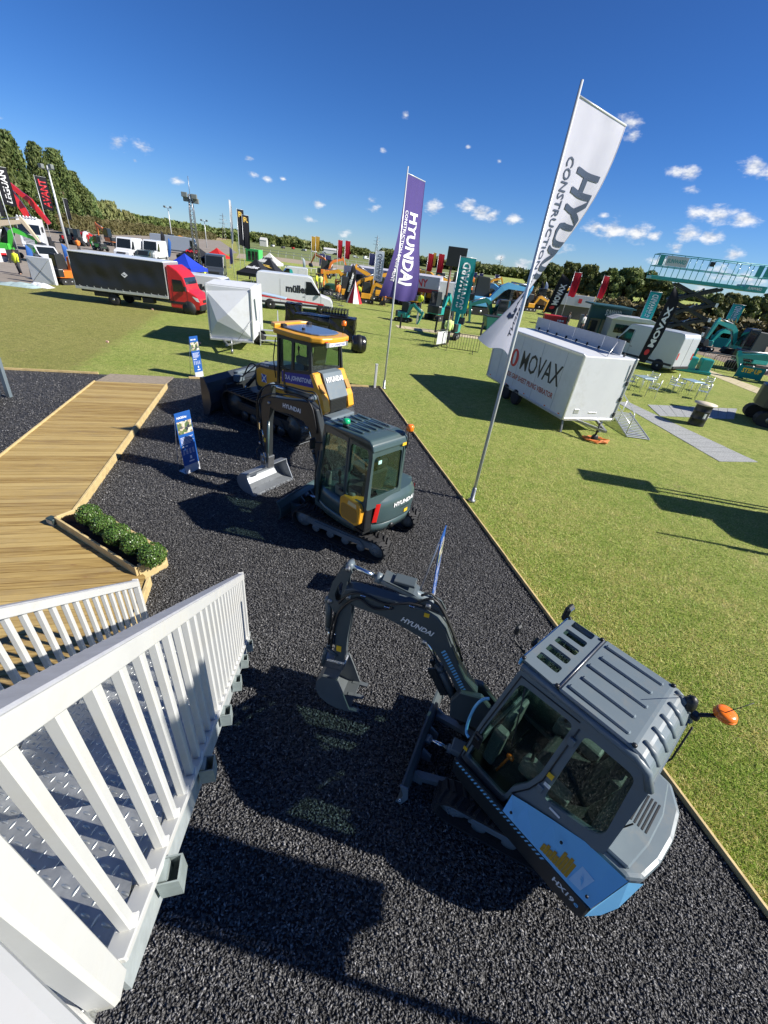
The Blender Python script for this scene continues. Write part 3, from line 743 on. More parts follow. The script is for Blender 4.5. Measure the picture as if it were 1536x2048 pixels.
M_BLACK = mat('black_plastic', (.014, .015, .016), .45)

def round_poly(pts, r, n=4):
    out = []
    N = len(pts)
    for i in range(N):
        p0, p, p2 = Vector(pts[i - 1]), Vector(pts[i]), Vector(pts[(i + 1) % N])
        a, b_ = p0 - p, p2 - p
        q = min(r, a.length * .45, b_.length * .45)
        A, B = p + a.normalized() * q, p + b_.normalized() * q
        for k in range(n + 1):
            t = k / n
            out.append(tuple(A * (1 - t) ** 2 + p * 2 * t * (1 - t) + B * t * t))
    return out
def panel(mb, outer, holes, fn, th):
    """a sheet with holes: polygons in 2-d, mapped to space by fn(a, b, depth)"""
    bm = bmesh.new(); loops = []
    for pl in [outer] + list(holes):
        vs = [bm.verts.new((p[0], p[1], 0)) for p in pl]
        for i in range(len(vs)): bm.edges.new((vs[i], vs[(i + 1) % len(vs)]))
        loops.append(vs)
    bmesh.ops.triangle_fill(bm, use_beauty=True, use_dissolve=False, edges=bm.edges[:])
    bm.verts.index_update()
    P2 = [(v.co.x, v.co.y) for v in bm.verts]; tris = []
    for f in bm.faces:
        t = [v.index for v in f.verts]
        a, b_, c_ = (P2[i] for i in t[:3])
        if (b_[0] - a[0]) * (c_[1] - a[1]) - (b_[1] - a[1]) * (c_[0] - a[0]) < 0: t = t[::-1]
        tris.append(tuple(t))
    n = len(P2)
    vs = [fn(p[0], p[1], 0) for p in P2] + [fn(p[0], p[1], th) for p in P2]
    fs = tris + [tuple(i + n for i in t[::-1]) for t in tris]
    for lp in loops:
        ix = [v.index for v in lp]
        for i in range(len(ix)): fs.append((ix[i], ix[(i + 1) % len(ix)], ix[(i + 1) % len(ix)] + n, ix[i] + n))
    bm.free()
    bb = bmesh.new(); q = [bb.verts.new(p) for p in vs]
    for f in fs:
        try: bb.faces.new([q[i] for i in f])
        except ValueError: pass
    bmesh.ops.recalc_face_normals(bb, faces=bb.faces[:]); bb.verts.index_update()
    mb.add([tuple(v.co) for v in bb.verts], [tuple(v.index for v in f.verts) for f in bb.faces]); bb.free()
    return mb
def pane(mb, poly, fn, d):
    """a sheet of glass, 5 mm thick, at depth d"""
    n = len(poly)
    vs = [fn(p[0], p[1], d) for p in poly] + [fn(p[0], p[1], d + .005) for p in poly]
    mb.add(vs, [tuple(range(n)), tuple(range(n, 2 * n))[::-1]] + [(i, n + i, n + (i + 1) % n, (i + 1) % n) for i in range(n)])
    return mb
def stadium(L, h, n=9):
    """points and outward normals round a track of length L and height h, centred on x = 0, standing on z = 0"""
    r = h / 2; pts = []
    xs = L / 2 - r
    k = max(4, int(2 * xs / .11))
    for i in range(k): pts.append(((-xs + 2 * xs * i / k, 0.0), (0, -1)))
    for i in range(n):
        a = -math.pi / 2 + math.pi * i / n; pts.append(((xs + r * math.cos(a), r + r * math.sin(a)), (math.cos(a), math.sin(a))))
    for i in range(k): pts.append(((xs - 2 * xs * i / k, h), (0, 1)))
    for i in range(n):
        a = math.pi / 2 + math.pi * i / n; pts.append(((-xs + r * math.cos(a), r + r * math.sin(a)), (math.cos(a), math.sin(a))))
    return pts
def crawler(parent, M, L, h, w, yc, rollers=4, lug=.028, steel=False, shoe=M_RUBBER, frame_m=M_HULL):
    out = 1 if yc > 0 else -1
    P = stadium(L - 2 * lug, h - 2 * lug, 9)
    mb = MB(); n = len(P); th = .028; vs = []
    for (x, z), (nx, nz_) in P:
        for yy, d in ((-w / 2, 0), (w / 2, 0), (w / 2, -th), (-w / 2, -th)):
            vs.append((x + nx * d, yc + yy, z + lug + nz_ * d))
    fs = []
    for i in range(n):
        j = (i + 1) % n
        for k in range(4):
            fs.append((i * 4 + k, i * 4 + (k + 1) % 4, j * 4 + (k + 1) % 4, j * 4 + k))
    mb.add(vs, fs, False, M)
    # lugs: chevrons on a rubber belt, full-width grousers on steel shoes
    per = []
    tot = 0
    for i in range(n):
        a, b_ = P[i][0], P[(i + 1) % n][0]; per.append(tot); tot += math.dist(a, b_)
    step = .085 if not steel else .17
    s_ = 0.0; k = 0
    while s_ < tot - step * .4:
        i = max(j for j in range(n) if per[j] <= s_)
        a, b_ = P[i], P[(i + 1) % n]; t = (s_ - per[i]) / max(1e-6, math.dist(a[0], b_[0])); t = min(1, t)
        x = a[0][0] * (1 - t) + b_[0][0] * t; z = a[0][1] * (1 - t) + b_[0][1] * t
        nx = a[1][0] * (1 - t) + b_[1][0] * t; nz_ = a[1][1] * (1 - t) + b_[1][1] * t
        ql = math.hypot(nx, nz_); nx /= ql; nz_ /= ql
        T = Matrix(((-nz_, 0, nx, x), (0, 1, 0, yc), (nx, 0, nz_, z + lug), (0, 0, 0, 1)))
        if steel:
            mb.box((0, 0, lug * .5), (.03, w, lug), M @ T); mb.box((.02, 0, .006), (step * .9, w, .014), M @ T)
        else:
            for sg in (-1, 1):
                Q = M @ T @ Matrix.Translation((sg * .012 * (1 if k % 2 else -1), sg * w * .25, lug * .5)) @ Matrix.Rotation(sg * .38, 4, 'Z')
                mb.box((0, 0, 0), (.034, w * .5, lug), Q, taper=(.62, .95))
        s_ += step; k += 1
    mb.build('crawler_track', shoe, parent)
    r = h / 2 - lug - th
    xs = (L - 2 * lug) / 2 - (h - 2 * lug) / 2
    for sx, nm in ((xs, 'idler_wheel'), (-xs, 'drive_sprocket')):
        mb = MB(); mb.lathe([(.02, -w * .30), (r * .55, -w * .30), (r * .7, -w * .18), (r, -w * .18), (r, w * .18), (r * .7, w * .18), (r * .5, w * .34), (.02, w * .36)] if out > 0 else
                            [(.02, -w * .36), (r * .5, -w * .34), (r * .7, -w * .18), (r, -w * .18), (r, w * .18), (r * .7, w * .18), (r * .55, w * .3), (.02, w * .3)], 18, M, 'Y', (sx, yc, h / 2))
        for k in range(6):
            a = k * math.pi / 3; mb.cyl((sx + r * .32 * math.cos(a), yc + out * w * .34, h / 2 + r * .32 * math.sin(a)), (sx + r * .32 * math.cos(a), yc + out * (w * .34 + .014), h / 2 + r * .32 * math.sin(a)), .011, seg=6, M=M)
        mb.build(nm, frame_m, parent)
    rr = h * .17
    for k in range(rollers):
        x = -xs + r * .9 + (2 * xs - 1.8 * r) * (k + .5) / rollers
        MB().lathe([(.02, -w * .28), (rr, -w * .28), (rr, -w * .12), (rr * .7, -w * .1), (rr * .7, w * .1), (rr, w * .12), (rr, w * .28), (.02, w * .28)], 12, M, 'Y', (x, yc, lug + th + rr)).build('track_roller', frame_m, parent)
    mb = MB(); fz = h * .52
    mb.prism([(-xs * .92, fz - h * .16), (xs * .92, fz - h * .16), (xs * .86, fz + h * .14), (-xs * .86, fz + h * .14)], yc - w * .22, yc + w * .22, M, ch=.012)
    mb.prism([(-xs * .7, fz - h * .10), (xs * .72, fz - h * .10), (xs * .66, fz + h * .10), (-xs * .6, fz + h * .10)], yc + out * w * .22, yc + out * (w * .22 + .03), M, ch=.008)
    mb.build('track_frame', frame_m, parent)
def ram(parent, M, p0, p1, r, ext=.55, rod=None, name='hydraulic_ram', y=0.0, m=None):
    """hydraulic cylinder from p0 (barrel end) to p1 (rod eye), points (s, z) or (s, y, z)"""
    def q(p): return Vector((p[0], y, p[1])) if len(p) == 2 else Vector(p)
    a, b_ = q(p0), q(p1); c_ = a + (b_ - a) * ext
    mb = MB(); mb.cyl(a, c_, r, seg=16, M=M); d = (b_ - a).normalized()
    mb.cyl(c_ - d * r * .9, c_ + d * .012, r * 1.13, seg=16, M=M); mb.cyl(a - d * r * .2, a + d * r * .5, r * 1.1, seg=16, M=M)
    o = mb.build(name, m or M_HULL, parent)
    mb = MB(); mb.cyl(c_, b_, rod or r * .5, seg=12, M=M); mb.build('piston_rod', M_CHROME, o)
    mb = MB()
    for p in (a, b_): mb.lathe([(.004, -r * .9), (r * .8, -r * .9), (r * .8, r * .9), (.004, r * .9)], 12, M, 'Y', p)
    mb.build('pin_eye', M_HULL, o)
    return o
def hose(mb, pts, r, M=None, n=5):
    P = [Vector(p) for p in pts]; out = []
    for i in range(len(P) - 1):
        p0, p1, p2, p3 = P[max(i - 1, 0)], P[i], P[i + 1], P[min(i + 2, len(P) - 1)]
        for k in range(n):
            t = k / n
            out.append(.5 * ((2 * p1) + (p2 - p0) * t + (2 * p0 - 5 * p1 + 4 * p2 - p3) * t * t + (3 * p1 - p0 - 3 * p2 + p3) * t ** 3))
    out.append(P[-1]); mb.tube(out, r, 7, M); return mb
def plate_bucket(parent, M, back, w, teeth=3, th=.016, m=None, lip=None, mouth=None, tl=.11):
    """bucket: back curve in (s, z) from hinge to lip; side plates; teeth in the lip's direction"""
    m = m or M_HULL
    o = MB(); n = len(back)
    nr = []
    for i in range(n):
        a, b_ = Vector(back[max(i - 1, 0)]), Vector(back[min(i + 1, n - 1)]); d = (b_ - a).normalized(); nr.append(Vector((d.y, -d.x)))
    inn = [tuple(Vector(back[i]) + nr[i] * th * (1 if True else 1)) for i in range(n)]
    # choose the side of the shell that lies towards the mouth
    cx = sum(p[0] for p in back) / n; cz = sum(p[1] for p in back) / n
    if (Vector(inn[n // 2]) - Vector((cx, cz))).length > (Vector(back[n // 2]) - Vector((cx, cz))).length:
        inn = [tuple(Vector(back[i]) - nr[i] * th) for i in range(n)]
    o.prism(list(back) + inn[::-1], -w / 2, w / 2, M)
    shell = o.build('bucket', m, parent)
    side = list(back) + (mouth or [])
    for sg in (-1, 1):
        MB().prism(side, sg * (w / 2 - th / 2) - th * .55, sg * (w / 2 - th / 2) + th * .55, M).build('side_plate', m, shell)
    if teeth:
        d = (Vector(back[-1]) - Vector(back[-2])).normalized(); up = Vector((-d.y, d.x))
        for k in range(teeth):
            y = (k - (teeth - 1) / 2) * (w * .86 / max(1, teeth - 1))
            b0 = Vector(back[-1]) - d * tl * .8
            mb = MB(); mb.prism([tuple(b0 - up * .022), tuple(b0 + up * .03), tuple(b0 + d * tl + up * .018), tuple(b0 + d * tl * 1.75), tuple(b0 + d * tl - up * .012)], y - .024, y + .024, M)
            mb.build('tooth', m, shell)
    else:
        d = (Vector(back[-1]) - Vector(back[-2])).normalized(); up = Vector((-d.y, d.x)); b0 = Vector(back[-1]) - d * .09
        MB().prism([tuple(b0 - up * .010), tuple(b0 + up * .022), tuple(b0 + d * .12 + up * .006), tuple(b0 + d * .14)], -w / 2 - .004, w / 2 + .004, M).build('cutting_edge', m, shell)
    return shell
def bolt(mb, p, ax, r=.012, l=.01, M=None):
    p, ax = Vector(p), Vector(ax); mb.cyl(p, p + ax * l, r, seg=8, M=M)
def seat(parent, M, s=1.0):
    mb = MB(); mb.box((0, 0, .0), (.46 * s, .46 * s, .13 * s), M, ch=.04 * s)
    mb.box((-.22 * s, 0, .34 * s), (.13 * s, .44 * s, .6 * s), M @ Matrix.Rotation(-.16, 4, 'Y'), ch=.045 * s); mb.box((-.30 * s, 0, .74 * s), (.09 * s, .25 * s, .17 * s), M @ Matrix.Rotation(-.1, 4, 'Y'), ch=.03 * s)
    o = mb.build('operator_seat', M_SEAT, parent)
    MB().box((-.02 * s, 0, -.2 * s), (.4 * s, .38 * s, .28 * s), M, ch=.02).build('seat_base', M_BLACK, o)
    for sg in (-1, 1):
        mb = MB(); mb.box((.06 * s, sg * .31 * s, .06 * s), (.46 * s, .13 * s, .2 * s), M, ch=.03 * s); c_ = mb.build('control_console', M_GREYP, parent)
        mb = MB(); mb.tube([(.22 * s, sg * .31 * s, .14 * s), (.24 * s, sg * .31 * s, .3 * s)], [.018, .012], 8, M); mb.lathe([(.005, .28 * s), (.026, .3 * s), (.03, .37 * s), (.005, .42 * s)], 10, M, 'Z', (.24 * s, sg * .31 * s, 0)); mb.build('joystick', M_BLACK, c_)

def each(name, m, parent, makers):
    """one part per maker"""
    for f in makers:
        mb = MB(); f(mb); mb.build(name, m, parent)
def pins(parent, M, pts, r, hw, m=None, name='pivot_pin'):
    for s_, z_ in pts:
        MB().lathe([(.004, -hw), (r, -hw), (r, hw), (.004, hw)], 14, M, 'Y', (s_, 0, z_)).build(name, m or M_STEEL, parent)
def boxes(name, m, parent, lst, M=None, ch=.006):
    for c_, d_ in lst: MB().box(c_, d_, M, ch=ch).build(name, m, parent)
# ================================================================== MINI EXCAVATOR with light-blue trim (nearest)
def near_excavator():
    O = Vector((1.76, 2.06, 0)); YAW = R(134)
    t = thing('mini_excavator', 'small slate grey excavator with light blue trim and ribbed cab roof beside the staircase', 'excavator', O, YAW)
    inv = frame(O, YAW).inverted()
    U = inv @ frame((1.72, 2.12, .014), R(160))            # undercarriage
    for yc in (.445, -.445):
        crawler(t, U, 1.52, .40, .23, yc, 3)
    mb = MB(); mb.box((0, 0, .26), (.62, .70, .14), U, ch=.02); mb.lathe([(.30, .3), (.30, .44)], 24, U); mb.build('car_body', M_HULLD, t)
    # dozer blade
    bl = MB(); prof = [(1.08, .02), (1.035, .09), (1.02, .17), (1.035, .25), (1.08, .335), (1.058, .338), (1.012, .255), (.997, .17), (1.012, .08), (1.06, .015)]
    bl.prism(prof, -.60, .60, U); blade = bl.build('dozer_blade', M_HULLB, t)
    for y in (-.38, -.13, .13, .38):
        MB().prism([(1.0, .1), (1.0, .27), (.9, .2), (.9, .1)], y - .012, y + .012, U).build('rib', M_HULL, blade)
    for sg in (-1, 1):
        MB().prism([(1.09, .02), (1.045, .1), (1.03, .17), (1.045, .25), (1.09, .34), (1.005, .345), (.98, .17), (1.03, .012)], sg * .60 - .009, sg * .60 + .009, U).build('end_plate', M_HULL, blade)
        mb = MB()
        for z in (.08, .11): bolt(mb, (1.06 - .01, sg * .61, z), (0, sg, 0), .014, .012, U)
        mb.build('bolt', M_CHROME, blade)
        mb = MB(); mb.tube([(.25, sg * .24, .25), (.98, sg * .36, .17)], .035, 4, U, square=True); mb.build('blade_arm', M_HULL, t)
    ram(t, U, (.42, .28), (.98, .25), .042, .6, name='blade_ram')
    mb = MB(); mb.box((.62, 0, .355), (.24, .15, .07), U, ch=.01); mb.build('ram_guard', M_HULL, t)
    # house: base plate, side cover, counterweight
    plan = [(-.60, .575), (-.78, .565), (-.90, .40), (-.945, .15), (-.955, -.12), (-.92, -.36), (-.80, -.55), (-.55, -.585), (.30, -.585), (.58, -.46), (.62, -.20), (.62, .30), (.56, .555), (.30, .575)]
    mb = MB(); mb.prism([(x * .985, y * .985) for x, y in plan], .43, .60, axis='Z', ch=.02); mb.build('turntable_skirt', M_HULLD, t)
    cwp = [(-.60, .43), (-.82, .425), (-.905, .33), (-.95, .12), (-.962, -.12), (-.93, -.37), (-.81, -.555), (-.58, -.59), (-.50, -.59), (-.50, .43)]
    mb = MB(); mb.prism(cwp, .60, 1.12, axis='Z', ch=.035); cw = mb.build('counterweight', M_HULL, t)
    mb = MB(); mb.prism([(-.52, .40), (-.80, .38), (-.84, .1), (-.84, -.2), (-.78, -.5), (-.52, -.55)], 1.118, 1.155, axis='Z', ch=.012); mb.build('engine_hood', M_HULL, cw)
    mb = MB(); mb.prism([(-.5, -.585), (.42, -.585), (.5, -.50), (.5, -.435), (-.5, -.435)], .60, 1.0, axis='Z', ch=.03); mb.build('tank_cover', M_HULL, t)
    # left cover: the vertical band carries stripes and the model plate, the sloped top is light blue
    side = [(.56, .61), (.56, .70), (.30, .715), (-.30, .715), (-.775, .705), (-.79, .50), (-.2, .52), (.3, .58)]
    mb = MB(); mb.prism(side, .545, .578, ch=.006); cover = mb.build('side_cover', M_HULLD, t)
    inn = [(0.02, .485, .86), (-.10, .482, .93), (-.30, .475, 1.03), (-.52, .465, 1.125), (-.70, .45, 1.125), (-.835, .425, 1.10)]
    outr = [(0.01, .577, .722), (-.10, .578, .722), (-.30, .578, .722), (-.52, .578, .722), (-.66, .576, .718), (-.785, .566, .712)]
    mb = MB(); vs = inn + outr + [(x, y - .05, z - .03) for x, y, z in inn] + [(x, y - .05, z - .03) for x, y, z in outr]
    k = len(inn); fs = [(i, i + 1, k + i + 1, k + i) for i in range(k - 1)] + [(2 * k + i, 3 * k + i, 3 * k + i + 1, 2 * k + i + 1) for i in range(k - 1)]
    fs += [(k - 1, 3 * k - 1, 4 * k - 1, 2 * k - 1), (0, k, 3 * k, 2 * k)]
    mb.add(vs, fs); mb.build('blue_panel', M_LBLUE, cover, label='light blue sloped top panel')
    mb = MB(); mb.add([(-.79, .562, .705), (-.84, .425, 1.095), (-.92, .32, 1.06), (-.915, .40, .72), (-.865, .48, .60), (-.795, .56, .55)], [(0, 1, 2, 3, 4, 5)]); mb.build('blue_corner', M_LBLUE, cover, label='light blue rear corner panel')
    mb = MB()
    for x, z0 in ((-.05, .80), (-.42, .98), (-.72, .80)): bolt(mb, (x, .575 if z0 == .80 else .53, z0 + .005), (0, .7, .7), .012, .006)
    for i in range(26):                                         # diagonal stripes along the top of the band
        x = .53 - i * .036
        mb2 = MB() if i == 0 else mb2
        mb2.add([(x, .5795, .665), (x - .016, .5795, .665), (x - .034, .5795, .708), (x - .018, .5795, .708)], [(0, 1, 2, 3)])
    mb2.build('stripe_decal', M_LBLUE, cover); mb.build('cover_bolt', M_BLACK, cover)
    mb = MB(); letters(mb, 'HX19', (-.515, .5805, .585), (-1, 0, 0), (0, 0, 1), .062, .175, bold=.03); mb.build('lettering', M_PRINTW, cover)
    mb = MB(); letters(mb, 'e', (-.697, .5805, .585), (-1, 0, 0), (0, 0, 1), .062, .035, bold=.02); mb.build('lettering', M_LBLUE, cover)
    def onblue(x, f): # point on the sloped panel
        ix = max(i for i in range(k - 1) if inn[i][0] >= x) if x < inn[0][0] else 0
        tt = (x - inn[ix][0]) / (inn[ix + 1][0] - inn[ix][0])
        a = Vector(inn[ix]).lerp(Vector(inn[ix + 1]), tt); b_ = Vector(outr[ix]).lerp(Vector(outr[ix + 1]), tt); b_.x = x; a.x = x
        return b_.lerp(a, f) + Vector((0, .003, .002))
    mb = MB()
    for i in range(9):
        x0, x1 = -.34 - i * .026, -.364 - i * .026; hh = .30 + (.16 if i > 4 else 0) + .06 * (i % 2)
        mb.add([onblue(x0, .08), onblue(x1, .08), onblue(x1, hh), onblue(x0, hh)], [(0, 1, 2, 3)])
    mb.build('pictogram_decal', mat('ochre_print', (.50, .27, .02), .5), cover)
    mb = MB(); q = [(-.585, .10), (-.675, .12), (-.70, .52), (-.60, .56)]; mb.add([onblue(*p) for p in q], [(0, 1, 2, 3)]); mb.build('plug_decal', mat('pale_blue_print', (.45, .68, .88), .5), cover)
    mb = MB(); q = [(-.665, .2), (-.63, .34), (-.655, .34), (-.615, .5), (-.64, .38), (-.62, .38)]; mb.add([onblue(*p) + Vector((0, .002, .002)) for p in q], [(0, 1, 2), (2, 3, 4), (2, 4, 5)]); mb.build('flash_decal', M_LBLUE, cover)
    # ---- cab
    def yside(z): return .462 if z < 1.15 else .462 - (z - 1.15) * .052
    def left(a, b_, d): return (a, yside(b_) - d, b_)
    def right(a, b_, d): return (a, -.41 - (yside(b_) - .462) * -1 * 1 + d if False else -(yside(b_) - .05) + d, b_)
    outer = round_poly([(.555, .60), (.505, 1.22), (.40, 2.075), (-.50, 2.115), (-.595, 1.98), (-.645, 1.17), (-.52, 1.09), (.03, .83), (.05, .60)], .05, 3)
    dwin = round_poly([(.495, .69), (.452, 1.24), (.352, 1.955), (-.075, 1.985), (-.065, 1.32), (-.03, 1.12), (.055, .90), (.075, .68)], .05, 4)
    rwin = round_poly([(-.165, 1.985), (-.505, 1.985), (-.575, 1.36), (-.545, 1.27), (-.17, 1.125)], .06, 4)
    mb = MB(); panel(mb, outer, [dwin, rwin], left, .04); cab = mb.build('cab_frame', M_HULL, t)
    mb = MB(); panel(mb, outer, [dwin, rwin], right, .04); mb.build('side_frame', M_HULL, cab)
    for w in (dwin, rwin):
        for fn in (left, right): MB(); mb = MB(); pane(mb, w, fn, .018); mb.build('window_pane', M_GLASS, cab)
    # black rubber seals and door edge
    mb = MB(); mb.tube([left(-.118, 1.99, -.003), left(-.105, 1.3, -.003), left(-.06, 1.08, -.003), left(.03, .84, -.003)], .006, 5); mb.tube([left(.53, .66, -.003), left(.47, 1.24, -.003), left(.37, 2.02, -.003), left(-.10, 2.045, -.003)], .006, 5); mb.build('door_seal', M_BLACK, cab)
    mb = MB(); mb.box((.465, .468, 1.03), (.085, .03, .20), ch=.012); mb.cyl((.465, .48, 1.08), (.465, .505, 1.08), .03, seg=12); mb.build('door_latch', M_BLACK, cab)
    boxes('hinge', M_HULL, cab, [((-.115, .468, 1.20), (.05, .026, .08)), ((-.118, .447, 1.86), (.05, .026, .08))])
    # front: windscreen and sill; rear: window
    def front(a, b_, d): return (.54 - (b_ - .60) * .095 - d, a, b_)
    fo = round_poly([(-.41, .60), (.44, .60), (.40, 2.07), (-.36, 2.07)], .03, 2); fw = round_poly([(-.355, .92), (.385, .92), (.35, 2.0), (-.315, 2.0)], .05, 3)
    mb = MB(); panel(mb, fo, [fw], front, .035); mb.build('windscreen_frame', M_HULL, cab); mb = MB(); pane(mb, fw, front, .015); mb.build('window_pane', M_GLASS, cab)
    def rear(a, b_, d): return (-.645 + max(0, b_ - 1.2) * .065 + d, a, b_)
    ro = round_poly([(-.41, 1.1), (.45, 1.1), (.41, 2.0), (-.37, 2.0)], .05, 2); rw = round_poly([(-.33, 1.25), (.37, 1.25), (.35, 1.88), (-.31, 1.88)], .05, 3)
    mb = MB(); panel(mb, ro, [rw], rear, .035); mb.build('rear_frame', M_HULL, cab); mb = MB(); pane(mb, rw, rear, .015); mb.build('window_pane', M_GLASS, cab)
    mb = MB(); mb.box((-.04, .02, .625), (1.1, .84, .05)); mb.box((-.45, .02, .86), (.34, .82, .46), ch=.03); mb.build('cab_floor', M_BLACK, cab)
    # roof: ribbed pressing behind, slotted guard over the skylight in front, curved rear
    slots = []
    for i in range(5):
        y = .285 - i * .135
        slots.append(round_poly([(.375, y), (.19, y), (.19, y - .082), (.375, y - .082)], .02, 3))
    def roofz(a, b_, d): return (a, b_, 2.148 - d)
    mb = MB(); panel(mb, round_poly([(.425, .385), (.125, .395), (.125, -.345), (.425, -.335)], .02, 2), slots, roofz, .022); rf = mb.build('skylight_guard', M_HULL, cab)
    mb = MB(); pane(mb, [(.42, .37), (.13, .38), (.13, -.33), (.42, -.32)], roofz, .05); mb.build('window_pane', M_GLASS, cab)
    mb = MB(); mb.tube([(.118, .39, 2.155), (.118, -.34, 2.155)], .007, 6); mb.build('guard_strip', M_STEEL, rf)
    mb = MB(); mb.box((.432, .02, 2.10), (.02, .74, .07), ch=.008); mb.build('roof_lip', M_LBLUE, cab, label='light blue front roof edge')
    prof = [(.112, 2.165), (-.40, 2.172), (-.47, 2.155), (-.53, 2.11), (-.575, 2.04), (-.60, 1.93), (-.575, 1.93), (-.545, 2.03), (-.505, 2.09), (-.455, 2.125), (-.40, 2.14), (.112, 2.132)]
    mb = MB(); mb.prism(prof, -.355, .405, ch=.012); roof = mb.build('roof', M_HULL, cab)
    for i in range(5):
        y = .325 - i * .15
        mb = MB(); mb.box((-.135, y, 2.174), (.43 - (.05 if i % 2 else 0), .042, .022), ch=.0095); mb.build('roof_rib', M_HULL, roof)
        mb = MB(); mb.tube([(-.43, y - .03, 2.165), (-.50, y - .03, 2.135), (-.555, y - .03, 2.07)], [.018, .024, .018], 8); mb.build('roof_rib', M_HULL, roof)
    for p in ((.42, .375, 2.15), (.135, .385, 2.15), (.42, -.325, 2.15), (.135, -.335, 2.15), (-.40, .385, 2.172), (-.40, -.335, 2.172)): MB().lathe([(.016, 0), (.016, .012), (.006, .018)], 10, c=p).build('roof_bolt', M_BLACK, roof)
    mb = MB()
    for (y0) in (.405, -.355):
        mb.tube([(.40, y0 - .01 if y0 > 0 else y0 + .01, 2.095), (-.44, y0, 2.12), (-.53, y0, 2.08), (-.59, y0, 1.96)], .03, 8)
    mb.build('roof_rail', M_HULL, cab)
    # beacon on its bracket, aerials
    mb = MB(); mb.tube([(-.56, -.36, 1.98), (-.63, -.385, 2.06), (-.70, -.43, 2.10)], .016, 6); mb.box((-.60, -.37, 2.03), (.06, .07, .05), ch=.01); mb.lathe([(.045, 2.02), (.05, 2.06), (.035, 2.12), (.01, 2.14)], 12, c=(-.53, -.33, .06)); mb.build('beacon_bracket', M_BLACK, roof)
    mb = MB(); mb.lathe([(.058, 2.105), (.070, 2.116), (.070, 2.145), (.064, 2.162), (.042, 2.17), (.01, 2.173)], 20, c=(-.725, -.445, 0)); mb.lathe([(.0705, 2.126), (.074, 2.131), (.0705, 2.136)], 20, c=(-.725, -.445, 0)); mb.build('beacon', M_AMBER, roof, label='orange flashing beacon')
    mb = MB(); mb.tube([(-.70, -.40, 2.15), (-.80, -.52, 2.30)], .003, 5); mb.tube([(-.50, -.31, 2.19), (-.42, -.10, 2.30)], .0025, 5); mb.build('aerial', M_BLACK, roof)
    mb = MB(); mb.tube([(-.62, -.30, 1.35), (-.66, -.30, 1.6), (-.63, -.34, 1.95)], .007, 6); mb.tube([(-.63, .30, 1.3), (-.66, .33, 1.5)], .006, 6); mb.build('cable', M_HOSE, roof)
    # grab rail, mirrors, lamp
    mb = MB(); hose(mb, [(.575, .27, 1.34), (.615, .31, 1.31), (.635, .36, 1.22), (.63, .40, 1.05), (.60, .43, .93), (.555, .44, .91)], .014); mb.build('grab_rail', M_LBLUE, cab, label='light blue grab rail')
    mb = MB(); mb.tube([(.42, -.33, 2.0), (.47, -.42, 2.07)], .012, 6); mb.box((.475, -.42, 2.12), (.05, .11, .16), frame((0, 0, 0)), ch=.02); mi = mb.build('mirror', M_BLACK, cab)
    mb = MB(); mb.box((.448, -.42, 2.125), (.006, .07, .11), ch=.002); mb.build('mirror_glass', M_CHROME, mi)
    mb = MB(); mb.tube([(.46, .20, 2.0), (.60, .20, 2.06), (.62, .16, 2.1)], .009, 6); mb.box((.62, .15, 2.13), (.035, .07, .10), ch=.015); mb.build('mirror', M_BLACK, cab)
    mb = MB(); mb.box((.50, -.02, 1.97), (.05, .09, .06), ch=.012); mb.build('work_lamp', M_BLACK, cab)
    # inside
    seat(t, frame((-.16, .02, 1.02)), .92)
    mb = MB(); mb.box((.36, .28, .90), (.12, .10, .5), ch=.02); mb.box((.41, -.08, .86), (.06, .36, .42), ch=.02); mb.build('dash_panel', M_GREYP, cab)
    mb = MB(); mb.tube([(.24, .36, .74), (.2, .36, 1.02)], .012, 6); mb.box((.19, .36, 1.05), (.07, .035, .05), ch=.012); mb.build('safety_lever', M_AMBER, cab)
    for y in (-.07, .07):
        mb = MB(); mb.tube([(.28, y, .65), (.24, y, .95)], .01, 6); mb.box((.32, y, .68), (.14, .08, .012)); mb.build('travel_pedal', M_BLACK, cab)
    mb = MB(); mb.box((.05, -.37, 1.35), (.02, .09, .12), ch=.01); mb.box((-.58, .2, 1.42), (.012, .13, .15), ch=.003); mb.build('monitor', M_GREYP, cab)
    boxes('warning_label', M_LABEL, cab, [((-.13, .4695, 1.42), (.045, .004, .06)), ((.535, .468, .78), (.04, .004, .05))], None, 0)
    boxes('white_label', M_PRINTW, cab, [((-.145, .4685, 1.30), (.05, .004, .04)), ((-.28, .4685, 1.11), (.09, .004, .025))], None, 0)
    boxes('panel_gap', M_BLACK, cw, [((-.9635, -.12, .86), (.004, .012, .46)), ((-.945, .145, .86), (.006, .010, .44)), ((-.72, .4325, .84), (.008, .006, .42))], None, 0)
    for i in range(5): MB().box((-.68, -.1, 1.1575), (.012, .3, .004), Matrix.Translation((-.028 * i, 0, 0))).build('hood_vent', M_BLACK, cw)
    MB().box((-.32, .585, .215), (.07, .004, .028), U).build('white_label', M_PRINTW, t)
    mb = MB(); mb.tube([(.30, .452, 1.98), (.24, .458, 1.6), (.20, .462, 1.33)], .006, 5); mb.build('wiper', M_BLACK, cab)
    # ---- boom, dipper and bucket in their own vertical plane (the boom is swung to the side)
    B = inv @ frame((1.12, 2.66, 0), R(168))
    mb = MB(); mb.prism([(-.42, .46), (.12, .52), (.16, .78), (.10, .96), (-.12, .98), (-.42, .66)], -.11, -.045, B, ch=.012); mb.prism([(-.42, .46), (.12, .52), (.16, .78), (.10, .96), (-.12, .98), (-.42, .66)], .045, .11, B, ch=.012); mb.cyl((-.34, 0, .4), (-.34, 0, .74), .09, seg=16, M=B); mb.build('swing_post', M_HULLB, t)
